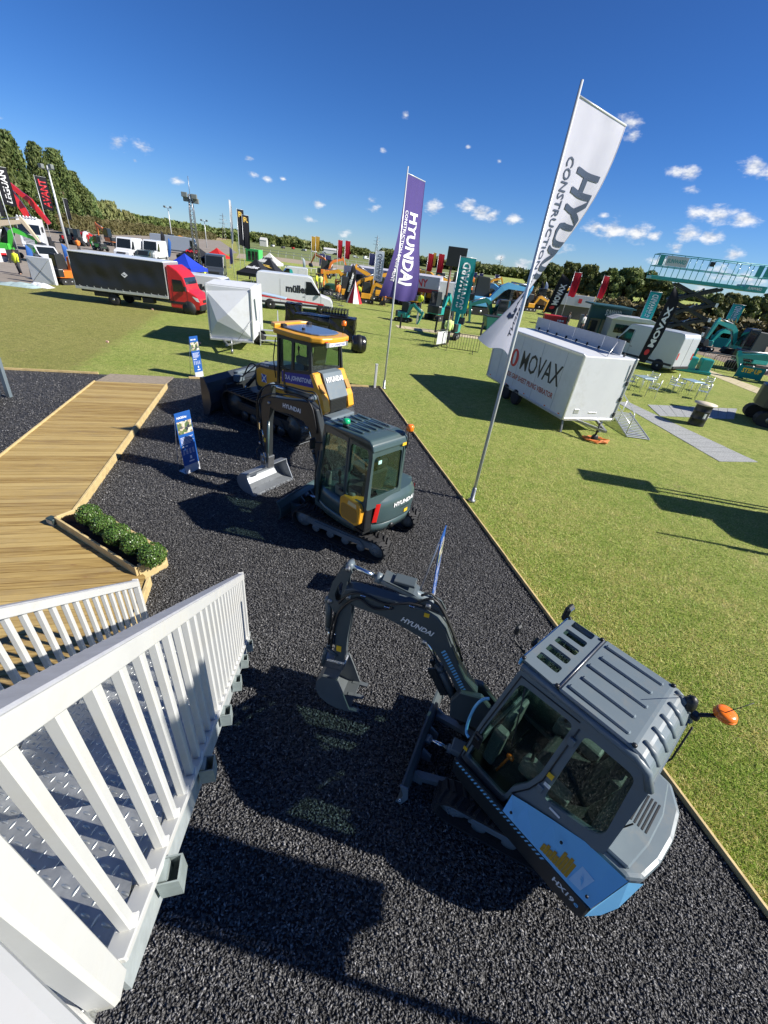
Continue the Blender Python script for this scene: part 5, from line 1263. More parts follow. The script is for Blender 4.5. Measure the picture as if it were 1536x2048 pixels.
    mb = MB(); mb.tube([(-1.5, -.62, 2.72), (-1.5, -.66, 2.95)], .012, 6); mb.build('beacon_bracket', M_BLACK, roof)
    mb = MB(); mb.lathe([(.06, 2.94), (.065, 2.97), (.06, 3.04), (.02, 3.06)], 14, c=(-1.5, -.66, 0)); mb.build('beacon', M_AMBER, roof)
    boxes('work_lamp', M_BLACK, roof, [((-.45, .45, 2.82), (.1, .14, .08)), ((-.45, -.45, 2.82), (.1, .14, .08)), ((-1.0, .30, 2.825), (.07, .07, .05))], None, .01)
    seat(t, frame((-1.05, 0, 2.0)), .95)
    mb = MB(); mb.tube([(-.15, .28, 1.6), (-.15, .28, 2.3), (-.18, .28, 2.52), (-.24, .28, 2.60)], .05, 10); mb.build('exhaust_stack', M_HULLD, t)
    mb = MB(); mb.tube([(-.30, .63, 1.5), (-.26, .66, 2.0), (-.32, .62, 2.5)], .014, 6); mb.build('grab_rail', M_BLACK, t)
    mb = MB(); mb.box((-.22, -.72, 2.2), (.06, .16, .26), ch=.02); mb.build('mirror', M_BLACK, t)
    mb = MB(); letters(mb, 'Built by Johnstone', (-.40, .6015, 1.335), (-1, 0, 0), (0, 0, 1), .001, .1); mb.v = []; mb.f = []; mb.sm = []
    # push frame and blade
    for sg in (-1, 1):
        MB().tube([(.4, sg * .56, .62), (1.2, sg * .56, .5), (1.72, sg * .30, .42)], .09, 4, square=True).build('push_arm', M_HULLD, t)
        ram(t, Matrix.Translation((0, sg * .36, 0)), (.75, 1.35), (1.62, .55), .055, .6, name='lift_ram', m=M_HULLD)
    K = frame((1.98, 0, 0), R(13))
    bp = [(.22, .03), (.08, .18), (.01, .42), (.02, .70), (.10, .95), (.22, 1.10), (.18, 1.12), (.03, .98), (-.04, .72), (-.05, .42), (.02, .16), (.17, .01)]
    mb = MB(); mb.prism(bp, -1.48, 1.48, K); bl = mb.build('blade', mat('black_blade_paint', (.030, .037, .045), .35, coat=.2, var=.1), t)
    mb = MB(); mb.box((.02, 0, .55), (.10, 1.7, .62), K @ Matrix.Translation((-.08, 0, 0)), ch=.03); mb.build('blade_back_box', M_HULLD, bl)
    for sg in (-1, 1): MB().prism([(.26, .0), (.24, 1.12), (.10, 1.13), (-.06, .75), (-.07, .4), (.02, .1), (.12, .0)], sg * 1.48 - .02, sg * 1.48 + .02, K, ch=.006).build('end_plate', mat('black_blade_paint', (.03, .037, .045), .35), bl)
    boxes('blade_top_guard', M_HULL, bl, [((.02, -.2, 1.05), (.16, .9, .10)), ((-.12, .3, .95), (.2, .3, .2))], K, .02)
    mb = MB(); hose(mb, [(.8, .2, 1.4), (1.2, .25, 1.5), (1.6, .2, 1.1), (1.85, .1, .9)], .02); hose(mb, [(.8, -.1, 1.4), (1.25, -.1, 1.45), (1.6, -.05, 1.2), (1.85, 0, 1.0)], .02); mb.build('hose', M_HOSE, t)
    return t
bulldozer()
# ================================================================== BOARDS, FLAGS
def on_plane(base, px, py):
    """where the sight line of a pixel meets the upright plane through the ground point base that faces the camera"""
    b = Vector((base[0], base[1], 0)); n_ = b.normalized(); d = ray(px, py)
    return Vector((0, 0, CAM_H)) + d * (b.dot(n_) / d.dot(n_))
def PXM(bx, by):
    """metres per picture element, sideways, at a ground point"""
    b = G(bx, by); return (on_plane(b, bx + 1, by) - on_plane(b, bx, by)).length
def hgt(bx, by, tx, ty):
    return on_plane(G(bx, by), tx, ty).z
M_BOARDB = mat('board_blue_print', (.012, .085, .33), .4, var=.1, vscale=2)
M_ALU = mat('aluminium', (.66, .67, .68), .35, .7, var=.06, vscale=6)
M_POLE = mat('white_pole', (.62, .64, .65), .35, .25)
def info_board(a, b_, h, title, label, flip=False):
    a, b_ = Vector(a), Vector(b_)
    w = (b_ - a).length; c_ = (a + b_) / 2; yaw = math.atan2(b_.y - a.y, b_.x - a.x)
    t = thing('information_board', label, 'board', c_, yaw, 'blue information boards')
    L = Matrix.Rotation(R(-3), 4, 'X')
    mb = MB(); mb.box((0, 0, h / 2), (w, .012, h), L, ch=.002); p = mb.build('panel', M_BOARDB, t)
    def pr(x0, x1, z0, z1, m, name, k=0):
        mb = MB(); y = -.0085 - .0006 * k
        mb.add([L @ Vector(q) for q in ((x0 * w, y, z0 * h), (x1 * w, y, z0 * h), (x1 * w, y, z1 * h), (x0 * w, y, z1 * h))], [(0, 1, 2, 3)]); return mb.build(name, m, p)
    pr(-.5, .5, .0, .14, mat('board_grey_print', (.45, .47, .50), .5, var=.08), 'foot_print')
    m_, n, l, b = (None,) * 4
    if 'site_photo_print' not in MATS:
        m_, n, l, b = nodes_of('site_photo_print'); tc = n.new('ShaderNodeTexCoord')
        vo = n.new('ShaderNodeTexVoronoi'); vo.inputs['Scale'].default_value = 16; l.new(tc.outputs['Object'], vo.inputs['Vector'])
        sepc = n.new('ShaderNodeSeparateColor'); l.new(vo.outputs['Color'], sepc.inputs[0])
        c = nmixc(n, l, nramp(n, l, sepc.outputs[0], .2, .8), (.42, .33, .20), (.62, .60, .50)); c = nmixc(n, l, nramp(n, l, sepc.outputs[1], .6, .8), c, (.10, .15, .05)); c = nmixc(n, l, nramp(n, l, sepc.outputs[2], .75, .85), c, (.03, .04, .05))
        l.new(c, b.inputs['Base Color'])
    pr(-.46, .46, .66, .86, MATS['site_photo_print'], 'site_picture')
    mb = MB(); letters(mb, title, Vector((-.40 * w, -.0095, .905 * h)), (1, 0, 0), (0, 0, 1), .045, .62 * w, bold=.03); mb.v = [tuple(L @ Vector(q)) for q in mb.v]; mb.build('lettering', M_PRINTW, p)
    for i in range(6): pr(-.42, .40 - .1 * (i % 3), .60 - .021 * i, .606 - .021 * i, M_PRINTW, 'text_line', 1)
    for i in range(5):
        for j in range(4): pr(-.42 + .21 * j, -.30 + .21 * j, .40 - .018 * i, .406 - .018 * i, M_PRINTW, 'text_line', 1)
    for j in range(2): pr(-.40 + .22 * j, -.26 + .22 * j, .445, .465, M_PRINTW, 'figure_print', 1)
    pr(-.02, .10, .235, .285, M_PRINTW, 'emblem_print', 1); pr(-.12, .22, .185, .205, M_PRINTW, 'emblem_print', 1)
    for sx in (-.46, .46):
        mb = MB(); mb.tube([L @ Vector((sx * w, .008, h * .97)), (sx * w, .26, .015)], .008, 5); mb.build('prop', M_ALU, t)
    MB().box((0, .11, .008), (w, .26, .01), ch=.002).build('base_plate', M_ALU, t)
info_board((-4.48, 7.79, .014), (-4.32, 8.14, .014), 1.37, 'HX35Az', 'tall blue information board standing between the boardwalk and the grading bucket')
info_board((-7.54, 14.83, .014), (-7.41, 15.19, .014), 1.42, 'HD100', 'tall blue information board standing at the bulldozer blade')
info_board((.885, 4.50, .014), (.985, 4.90, .014), 1.42, 'HX19e', 'blue information board seen edge on behind the boom of the light blue trimmed excavator')

def cloth_mat(name, col, transl=.35):
    return mat(name, col, .75, var=.05, vscale=2.0, transl=transl, spec=.2)
def banner(name, label, base, H, z0, z1, az0, az1, w, cloth, ink, words, group=None, ripple=.05, in_bot=0.0, arm=True, pole_r=.035, tw=1.0, small=None, nu=14, nv=44, rip_n=5.0, pm=None, w_bot=None):
    """a sail flag: hung on a pole from z1 down to z0, turning from azimuth az0 (top) to az1 (bottom)"""
    t = thing(name, label, 'flag', base, 0, group)
    def surf(s, u, off=0.0):
        az = az0 + (az1 - az0) * (s ** tw)
        ww = w if w_bot is None else w + (w_bot - w) * s
        r0 = in_bot * s ** 1.5; r_ = r0 + .03 + ww * u
        d = Vector((math.cos(az), math.sin(az), 0)); n_ = Vector((-d.y, d.x, 0))
        wv = ripple * (.25 + .75 * min(1, s * 3 + .1)) * (math.sin(rip_n * u * math.pi + 2.2 * s) * .6 + .5 * math.sin(9 * s + 3 * u)) * (.35 + .65 * u) * (1 if s > .02 else 0)
        return d * r_ + n_ * (wv + off) + Vector((0, 0, z1 + (z0 - z1) * s + (.05 * math.sin(u * 7) * s)))
    mb = MB(); mb.tube([(0, 0, 0), (0, 0, H * .5), (0, 0, H)], [pole_r, pole_r, pole_r * .6], 10); mb.build('pole', pm or M_POLE, t)
    mb = MB(); mb.grid(lambda u, s: surf(s, u), nu, nv); fl_ = mb.build('cloth', cloth, t)
    if arm:
        d = Vector((math.cos(az0), math.sin(az0), 0)); mb = MB(); mb.tube([(0, 0, z1 + .02), d * (w + .04) + Vector((0, 0, z1 + .02))], .016, 6); mb.build('top_arm', pm or M_POLE, t)
        mb = MB(); mb.tube([surf(s, 1.0) for s in np.linspace(0, 1, 20)], .010, 5); mb.build('hem', cloth, fl_)
    Lf = z1 - z0
    for (txt, s0, s1, u0, u1, ik, *mode) in words:
        for off in (.011, -.011):
            mb = MB(); hgtu = (u1 - u0)
            if mode and mode[0] == 'upright':
                letters_on(mb, txt, lambda x, y: surf(s1 - y * (s1 - s0), u0 + x, off), 1.0, u1 - u0, bold=.03, sub=2); mb.build('lettering', ik, fl_); continue
            if mode and mode[0] == 'rising':
                letters_on(mb, txt, lambda x, y: surf(s1 - x, u1 - y, off), hgtu, s1 - s0, bold=.02, sub=2); mb.build('lettering', ik, fl_); continue
            letters_on(mb, txt, lambda x, y: surf(s0 + x, u0 + y, off), hgtu, s1 - s0, bold=.03 if hgtu > .2 else .012, sub=3)
            mb.build('lettering', ik, fl_)
    return t
M_CW = cloth_mat('white_flag_cloth', (.66, .66, .74)); M_CP = cloth_mat('purple_flag_cloth', (.115, .085, .28)); M_NAVYP = mat('navy_print', (.03, .05, .095), .6)
P1, P2, P3 = S(4.33, 7.36), S(4.25, 16.2), S(4.36, -1.15)
banner('banner_flag', 'tall white sail flag with dark lettering on the pole at the edge of the chippings', P1, 7.0, 3.25, 6.82, R(42), R(106), 1.5, M_CW, M_NAVYP, [('HYUNDAI', .19, .84, .36, .86, M_NAVYP), ('CONSTRUCTION EQUIPMENT', .17, .93, .11, .24, M_NAVYP)], 'sail flags along the stand', ripple=.045, tw=1.8, rip_n=4.0)
banner('banner_flag', 'purple sail flag with white lettering on the pole at the far corner of the chippings', P2, 7.05, 3.3, 6.86, R(64), R(6), 1.32, M_CP, M_PRINTW, [('HYUNDAI', .26, .86, .42, .82, M_PRINTW), ('CONSTRUCTION EQUIPMENT', .26, .86, .16, .28, M_PRINTW)], 'sail flags along the stand', ripple=.05, in_bot=-.58, tw=2.6)
banner('banner_flag', 'white sail flag on a pole beyond the near excavator, beside the staircase landing', P3, 7.0, 3.25, 6.82, R(60), R(66), .62, M_CW, M_NAVYP, [('HYUNDAI', .27, .90, .40, .80, M_NAVYP)], 'sail flags along the stand', ripple=.06)
for p, q in ((P1, 'tall white'), (P2, 'purple')):
    o = MB().lathe([(.09, .0), (.09, .05), (.05, .07), (.05, .35), (.04, .36)], 12).build('pole_socket', M_STEEL); o.location = p; tag(o, 'steel ground socket at the foot of the %s sail flag' % q, 'socket', 'flag pole sockets')
# short white marker post by the purple flag
mk = thing('marker_post', 'short white marker post beside the purple flag', 'post', G(749, 776), TH)
MB().box((0, 0, .46), (.09, .09, .92), ch=.01).build('post', M_WHITE, mk); MB().box((0, 0, .935), (.11, .11, .03), ch=.006).build('cap', M_WHITE, mk)
# ---- flags of the other stands
def far_flag(base_px, top_px, ftop, fbot, w_px, cloth, ink, txt, label, group=None, az=None, pole_r=.035, ripple=.06, side=1, twist=25, umin=.25, umax=.8, s0=.08, s1=.92, skew=0):
    """flag on an upright pole: ftop and fbot are fractions of the pole height, w_px the cloth's width in the survey picture"""
    base = G(*base_px); top = on_plane(base, *top_px); H = max(2.0, top.z)
    w = (on_plane(base, top_px[0] + abs(w_px), top_px[1]) - top).length
    view = math.atan2(base.y, base.x); a0 = view - side * R(90) if az is None else az
    return banner('pole_flag', label, base, H, H * fbot, H * ftop, a0 + R(twist) * .5, a0 - R(twist) * .5, w, cloth, ink, [(txt, s0, s1, umin, umax, ink, 'upright' if len(txt) == 1 else 'rising')] if txt else [], group, ripple, 0.0, True, pole_r, nu=6, nv=16)
C_TEAL = cloth_mat('teal_flag_cloth', (.02, .27, .28)); C_BLACK = cloth_mat('black_flag_cloth', (.016, .017, .022), .05); C_RED = cloth_mat('red_flag_cloth', (.42, .015, .03)); C_GOLD = cloth_mat('gold_flag_cloth', (.50, .30, .05)); C_NAVY = cloth_mat('navy_flag_cloth', (.04, .045, .14))
C_PALE = cloth_mat('pale_flag_cloth', (.55, .62, .72)); C_BLUE = cloth_mat('blue_flag_cloth', (.05, .16, .50))
I_RED = mat('red_print', (.60, .02, .03), .5); I_GOLD = mat('gold_print', (.62, .42, .08), .5)
far_flag((889, 690), (916, 510), .985, .40, 33, C_TEAL, M_PRINTW, 'SUNWARD', 'teal flag with white lettering on the pole by the crowd barrier', twist=30, umin=.22, umax=.70)
far_flag((743, 607), (752, 499), .98, .44, 17, C_PALE, M_NAVYP, 'SUNWARD', 'pale flag with dark lettering in front of the white marquee', twist=20)
far_flag((1262, 680), (1296, 580), .98, .45, 24, C_TEAL, M_PRINTW, 'SUNWARD', 'teal flag with white lettering on the pole behind the silver van')
far_flag((1434, 672), (1472, 607), .98, .40, 26, C_TEAL, M_PRINTW, 'SUNWARD', 'teal flag with white lettering over the teal excavators')
far_flag((1117, 650), (1142, 541), .98, .55, 15, C_RED, M_PRINTW, '', 'red flag on a slanting pole beside the red container', 'red flags by the lettered booth', twist=40)
far_flag((1178, 640), (1203, 549), .98, .50, 13, C_RED, M_PRINTW, '', 'red flag on the pole behind the lettered booth', 'red flags by the lettered booth', twist=60)
far_flag((672, 575), (671, 477), .98, .62, 9, C_RED, M_PRINTW, '', 'red flag at the end of the white marquee', 'red flags behind the marquee'); far_flag((686, 576), (682, 478), .98, .62, 10, C_RED, M_PRINTW, '', 'deep red flag beside the end of the marquee', 'red flags behind the marquee')
far_flag((846, 585), (850, 504), .98, .55, 11, C_RED, M_PRINTW, '', 'red flag behind the purple flag', 'red flags behind the marquee'); far_flag((866, 585), (873, 505), .98, .50, 12, C_RED, M_PRINTW, '', 'red flag beyond the marquee by the black screen', 'red flags behind the marquee')
far_flag((622, 545), (623, 471), .98, .60, 8, C_GOLD, M_PRINTW, '', 'golden flag beside the racecourse rails', 'golden flags by the racecourse'); far_flag((630, 548), (631, 471), .98, .60, 8, C_GOLD, M_PRINTW, '', 'golden flag beside the racecourse rails', 'golden flags by the racecourse')
far_flag((856, 580), (861, 503), .98, .65, 6, C_GOLD, M_PRINTW, '', 'golden flag between the two red flags', 'golden flags by the racecourse')
for bx, by, tx, ty in ((638, 540, 639, 506), (650, 545, 650, 509)): far_flag((bx, by), (tx, ty), .98, .25, 11, C_NAVY, M_PRINTW, '', 'dark blue upright flag beside the orange machines', 'dark blue flags beyond the small van')
for bx, by, tx, ty in ((735, 560, 729, 504), (741, 560, 738, 506)): far_flag((bx, by), (tx, ty), .98, .55, 9, C_NAVY, M_PRINTW, '', 'dark blue flag rising behind the marquee roof', 'dark blue flags behind the marquee')
for bx, by, tx, ty in ((938, 590, 942, 543), (950, 592, 954, 545), (982, 590, 986, 548)): far_flag((bx, by), (tx, ty), .98, .60, 8, C_NAVY, M_PRINTW, '', 'small dark blue flag above the light blue excavator', 'dark blue flags above the blue excavator')
far_flag((482, 552), (473, 416), .985, .47, 13, C_BLACK, I_GOLD, 'R', 'black flag with a gold letter in front of the mast', 'black flags with a gold letter', umin=.15, umax=.9, s0=.05, s1=.2); far_flag((491, 553), (486, 428), .985, .47, 13, C_BLACK, I_GOLD, 'R', 'black flag with a gold letter beside the gazebos', 'black flags with a gold letter', umin=.15, umax=.9, s0=.05, s1=.2)
far_flag((469, 556), (459, 399), .99, .46, 4, cloth_mat('white_furled_cloth', (.66, .68, .72)), M_PRINTW, '', 'white flag hanging furled on a tall pole beside the black flags', twist=80, ripple=.15)
far_flag((42, 520), (1, 331), .985, .60, 26, C_BLACK, M_PRINTW, 'LEGUAN', 'black flag with white lettering at the green machines', twist=20, umin=.3, umax=.75); far_flag((108, 500), (75, 350), .985, .56, 22, C_BLACK, I_RED, 'AVANT', 'black flag with red lettering beside the white lorry', twist=20, umin=.2, umax=.85)
far_flag((146, 480), (125, 395), .98, .5, 8, C_BLACK, M_PRINTW, '', 'narrow black flag among the poplars', 'small dark flags on the left'); far_flag((12, 465), (0, 385), .98, .4, 10, C_BLACK, M_PRINTW, '', 'narrow dark flag behind the lettered black flag', 'small dark flags on the left')
def feather(base_px, top_px, w_px, cloth, ink, txt, label, lean=0.0, group=None, emblem=None):
    base = G(*base_px); top = on_plane(base, *top_px); H = top.z; w = (on_plane(base, top_px[0] + w_px, top_px[1]) - top).length
    rt = Vector((base.y, -base.x, 0)).normalized()
    lean = (top - Vector((base.x, base.y, top.z))).dot(rt)
    t = thing('feather_flag', label, 'flag', base, 0, group)
    def spine(s): return rt * (lean * s) + Vector((0, 0, H * s))
    def surf(s, u, off=0.0):
        k = (s - .18) / .82; ww = w * (1 - max(0, (k - .72) / .28) ** 2.2) * (.75 + .25 * min(1, k * 4))
        return spine(s) + rt * (ww * u) + Vector((-rt.y, rt.x, 0)) * (off + .05 * math.sin(5 * s + 3 * u))
    mb = MB(); mb.tube([spine(s) for s in np.linspace(0, 1, 10)], [.02] * 9 + [.01], 6); mb.build('pole', M_BLACK, t)
    mb = MB(); mb.grid(lambda u, s: surf(.18 + .82 * s, u), 6, 24); c_ = mb.build('cloth', cloth, t)
    if txt:
        for off in (.02, -.02):
            mb = MB(); letters_on(mb, txt, lambda x, y: surf(.36 + x, .74 - y * 1.0, off), .46, .44, bold=.04, sub=2); mb.build('lettering', ink, c_)
    if emblem:
        mb = MB(); mb.add([surf(.30 + .035 * math.cos(a), .5 + .22 * math.sin(a), .02) for a in np.linspace(0, 6.28, 14)[:-1]], [tuple(range(13))]); mb.add([surf(.30 + .035 * math.cos(a), .5 + .22 * math.sin(a), -.02) for a in np.linspace(0, 6.28, 14)[:-1]], [tuple(range(13))]); mb.build('emblem', emblem, c_)
    MB().box((0, 0, .02), (.5, .5, .03), ch=.005).build('base_plate', M_STEEL, t)
feather((682, 612), (706, 527), 11, C_BLACK, M_PRINTW, 'muller', 'black feather flag with white lettering on the grass by the white van')
feather((1080, 640), (1125, 547), 26, C_BLACK, M_PRINTW, 'MOVAX', 'black feather flag with white lettering beside the red container', emblem=I_RED)
feather((1258, 752), (1350, 572), 26, C_BLACK, M_PRINTW, 'MOVAX', 'black feather flag with white lettering beside the silver van', emblem=I_RED)
feather((62, 556), (50, 489), 12, C_BLUE, M_PRINTW, 'PLANT', 'blue feather flag on the hardstanding near the person in yellow', group=None) if False else feather((62, 556), (50, 489), 12, C_BLUE, M_PRINTW, '', 'blue feather flag on the hardstanding near the person in yellow')
feather((133, 530), (122, 487), 10, C_BLUE, M_PRINTW, '', 'light blue feather flag behind the black curtain lorry')
feather((460, 535), (459, 494), 7, C_NAVY, M_PRINTW, '', 'slim purple feather flag by the dark grey van')
feather((607, 545), (605, 515), 5, C_PALE, M_NAVYP, '', 'pale feather flag beside the racecourse rails')
feather((323, 520), (321, 461), 8, C_BLACK, M_PRINTW, '', 'dark feather flag beside the white vans', group='slim feather flags by the vans'); feather((336, 522), (336, 476), 6, C_BLUE, M_PRINTW, '', 'slim blue feather flag beside the white vans', group='slim feather flags by the vans')
feather((1070, 610), (1085, 562), 7, C_BLACK, M_PRINTW, '', 'grey feather flag beyond the big white flag', group='grey feather flags'); feather((1078, 612), (1093, 563), 7, C_PALE, M_PRINTW, '', 'grey feather flag beyond the big white flag', group='grey feather flags')
# ================================================================== VEHICLES AND TRAILERS
M_VWHITE = mat('van_white_paint', (.66, .68, .70), .3, coat=.2, var=.03, vscale=1.5, dirt=(.5, .49, .46), dscale=1.5)
M_VRED = mat('lorry_red_paint', (.52, .018, .022), .3, coat=.3, var=.05, vscale=1.5)
M_VGREY = mat('dark_grey_van_paint', (.05, .06, .075), .3, coat=.3); M_VSILV = mat('silver_van_paint', (.52, .55, .58), .34, .2, coat=.2, var=.04, vscale=1)
M_TYRE = mat('tyre_rubber', (.016, .016, .017), .8); M_RIM = mat('wheel_rim', (.42, .43, .44), .35, .8); M_TRIM = mat('black_trim', (.018, .019, .021), .55)
M_HEAD = mat('headlamp', (.75, .78, .8), .12, coat=.5)
def wheel(parent, x, y, r, w, name='wheel'):
    o = MB().lathe([(r * .6, -w / 2), (r * .94, -w / 2), (r, -w * .36), (r, w * .36), (r * .94, w / 2), (r * .6, w / 2)], 20, None, 'Y', (x, y, r)).build(name, M_TYRE, parent)
    sg = 1 if y > 0 else -1
    mb = MB(); mb.lathe([(.02, -w * .40), (r * .64, -w * .40), (r * .64, w * .40), (.02, w * .40)] if True else [], 16, None, 'Y', (x, y, r)); mb.lathe([(r * .22, -.01), (r * .22, .03), (.02, .035)] if sg > 0 else [(.02, -.035), (r * .22, -.03), (r * .22, .01)], 10, None, 'Y', (x, y + sg * w * .40, r)); mb.build('rim', M_RIM, o)
    return o
def van(label, loc, yaw, L=5.2, W=1.9, H=2.35, paint=None, name='parked_van', group=None, cat='van', nose=1.0, wind=.62, side_glass=True, lamps=True, rear_glass=False, sill=.30):
    paint = paint or M_VWHITE
    t = thing(name, label, cat, loc, yaw, group)
    x1, x0 = L / 2, -L / 2
    bz = H * .46
    prof = [(x0, sill + .06), (x0, H * .90), (x0 + .10, H * .985), (x0 + .35, H), (x1 - nose - wind - .30, H), (x1 - nose - wind, H * .965), (x1 - nose, bz + .12), (x1 - .22, bz - .06), (x1 - .06, bz - .2), (x1, sill + .22), (x1 - .05, sill), (x0 + .05, sill)]
    mb = MB(); mb.prism(prof, -W / 2, W / 2, ch=.055); body = mb.build('body', paint, t)
    a, b_ = Vector((x1 - nose - wind, H * .965)), Vector((x1 - nose, bz + .12)); d = (b_ - a).normalized(); n_ = Vector((-d.y, d.x)) * -1
    if n_.y < 0: n_ = -n_
    def ws(y, k, o_): p = a.lerp(b_, k) + n_ * o_; return (p.x, y, p.y)
    mb = MB(); mb.add([ws(-W * .42, .06, .008), ws(W * .42, .06, .008), ws(W * .45, .93, .008), ws(-W * .45, .93, .008), ws(-W * .42, .06, -.01), ws(W * .42, .06, -.01), ws(W * .45, .93, -.01), ws(-W * .45, .93, -.01)], [(0, 1, 2, 3), (7, 6, 5, 4), (0, 4, 5, 1), (1, 5, 6, 2), (2, 6, 7, 3), (3, 7, 4, 0)]); mb.build('windscreen', mat('dark_window', (.012, .016, .018), .06, coat=.6), t)
    MDW = MATS['dark_window']
    for sg in (-1, 1):
        y = sg * (W / 2 + .004)
        q = [(x1 - nose - wind - .45, H * .86), (x1 - nose - wind - .05, H * .86), (x1 - nose - .08, bz + .16), (x1 - nose - wind - .45, bz + .10)]
        mb = MB(); mb.prism(q, y - .006, y + .006); mb.build('side_window', MDW, t)
        mb = MB(); mb.prism([(x0 + .1, sill + .16), (x1 - .3, sill + .16), (x1 - .3, sill + .30), (x0 + .1, sill + .30)], y - .012, y + .012); mb.build('side_trim', M_TRIM, body)
        for xx in (x1 - nose - wind - .52, x1 - nose - .02, x0 + L * .30):
            mb = MB(); mb.box((xx, y, H * .55), (.012, .006, H * .62)); mb.build('panel_gap', M_TRIM, body)
        mb = MB(); mb.box((x1 - nose - wind - .62, y, bz - .06), (.16, .03, .035), ch=.008); mb.build('door_handle', M_TRIM, body)
        mb = MB(); mb.box((x1 - nose - .12, sg * (W / 2 + .12), bz + .26), (.09, .16, .26), ch=.03); mb.build('mirror', M_TRIM, t)
        mb = MB(); mb.box((x0 - .004, sg * W * .44, H * .45), (.02, .11, .42), ch=.008); mb.build('tail_lamp', M_RED, t)
        if lamps: mb = MB(); mb.prism([(x1 - .36, bz - .10), (x1 - .10, bz - .22), (x1 - .04, bz - .42), (x1 - .20, bz - .36)], sg * W * .31, sg * (W * .5 + .004), ch=.01); mb.build('headlamp', M_HEAD, t)
    mb = MB(); mb.box((x1 - .05, 0, sill + .16), (.16, W * .98, .34), ch=.05); mb.build('bumper', M_TRIM, t)
    mb = MB(); mb.box((x1 + .002, 0, bz - .32), (.06, W * .55, .16), ch=.015); mb.build('grille', M_TRIM, t)
    mb = MB(); mb.box((x0 - .02, 0, sill + .12), (.1, W * .96, .18), ch=.03); mb.build('rear_bumper', M_TRIM, t)
    mb = MB(); mb.box((x0 - .004, 0, H * .55), (.008, .014, H * .7)); mb.build('door_gap', M_TRIM, body)
    if rear_glass:
        for sg in (-1, 1): mb = MB(); mb.box((x0 - .004, sg * W * .22, H * .72), (.014, W * .36, H * .26), ch=.004); mb.build('rear_window', MDW, t)
    r = .33
    for xx in (x1 - .92, x0 + .98):
        for sg in (-1, 1):
            wheel(t, xx, sg * (W / 2 - .10), r, .22)
            mb = MB(); mb.lathe([(.02, -.004), (r * 1.22, -.004), (r * 1.22, .004), (.02, .004)], 20, None, 'Y', (xx, sg * (W / 2 + .001), r + .02)); mb.build('wheel_arch', M_TRIM, body)
    return t
def yaw_of(a, b_): return math.atan2(b_.y - a.y, b_.x - a.x)
def side_text(t, txt, x, z, h, w, W, ink, side=-1, bold=.03, name='lettering', shear=0):
    """lettering on a vehicle's side; side -1 is its right-hand side"""
    mb = MB(); y = side * (W / 2 + .008)
    letters(mb, txt, (x, y, z), (1 if side < 0 else -1, 0, 0), (0, 0, 1), h, w, bold=bold, shear=shear); return mb.build(name, ink, t)
# --- red lorry with a black curtain body
pf, pr_ = G(382, 629), G(232, 611)
yw = yaw_of(pr_, pf)
fwd = Vector((math.cos(yw), math.sin(yw), 0)); lft = Vector((-fwd.y, fwd.x, 0))
wb = (pf - pr_).length
org = pr_ + lft * .85
lor = thing('curtain_side_lorry', 'red lorry with a black curtain-sided body and a white diamond mark', 'lorry', org, yw)
W = 1.95
xf = wb + .75; xc = wb - 1.15         # front of the bonnet, back of the cab
prof = [(xc, .34), (xc, 1.95), (xc + .04, 2.62), (xc + .22, 2.66), (xc + .70, 2.38), (xc + .98, 2.08), (xf - .72, 1.36), (xf - .25, 1.12), (xf - .05, .95), (xf, .55), (xf - .06, .30), (xc + .1, .30)]
mb = MB(); mb.prism(prof, -W / 2, W / 2, ch=.06); cabo = mb.build('cab', M_VRED, lor)
MDW = mat('dark_window', (.012, .016, .018), .06, coat=.6)
mb = MB(); a, b_ = Vector((xc + 1.0, 2.05)), Vector((xf - .74, 1.40)); n_ = Vector((b_.y - a.y, a.x - b_.x)).normalized() * -.012
mb.prism([(a.x, a.y), (b_.x, b_.y), (b_.x - n_.x, b_.y - n_.y), (a.x - n_.x, a.y - n_.y)], -W * .44, W * .44); mb.build('windscreen', MDW, lor)
for sg in (-1, 1):
    y = sg * (W / 2 + .004)
    mb = MB(); mb.prism([(xc + .30, 1.90), (xc + .86, 1.90), (xf - .86, 1.36), (xf - 1.0, 1.28), (xc + .30, 1.24)], y - .006, y + .006); mb.build('side_window', MDW, lor)
    mb = MB(); mb.box((xc + .45, y, .62), (1.15, .03, .14), ch=.01); mb.build('side_trim', M_TRIM, cabo)
    mb = MB(); mb.box((xf - .80, sg * (W / 2 + .13), 1.45), (.09, .17, .28), ch=.03); mb.build('mirror', M_TRIM, lor)
    mb = MB(); mb.prism([(xf - .50, 1.08), (xf - .14, .98), (xf - .06, .78), (xf - .24, .80)], sg * W * .32, sg * (W / 2 + .004), ch=.01); mb.build('headlamp', M_HEAD, lor)
    for xx in (xc + .22, xc + 1.12): mb = MB(); mb.box((xx, y, 1.0), (.012, .006, 1.1)); mb.build('panel_gap', M_TRIM, cabo)
    wheel(lor, wb, sg * (W / 2 - .12), .34, .22); wheel(lor, 0, sg * (W / 2 - .14), .34, .26)
    mb = MB(); mb.lathe([(.02, -.004), (.42, -.004), (.42, .004), (.02, .004)], 20, None, 'Y', (wb, sg * (W / 2 + .001), .36)); mb.build('wheel_arch', M_TRIM, cabo)
mb = MB(); mb.box((xf - .06, 0, .44), (.2, W, .36), ch=.06); mb.build('bumper', M_TRIM, lor); mb = MB(); mb.box((xf - .02, 0, .78), (.06, W * .5, .16), ch=.015); mb.build('grille', M_TRIM, lor)
xr = -2.15; BW = 2.05
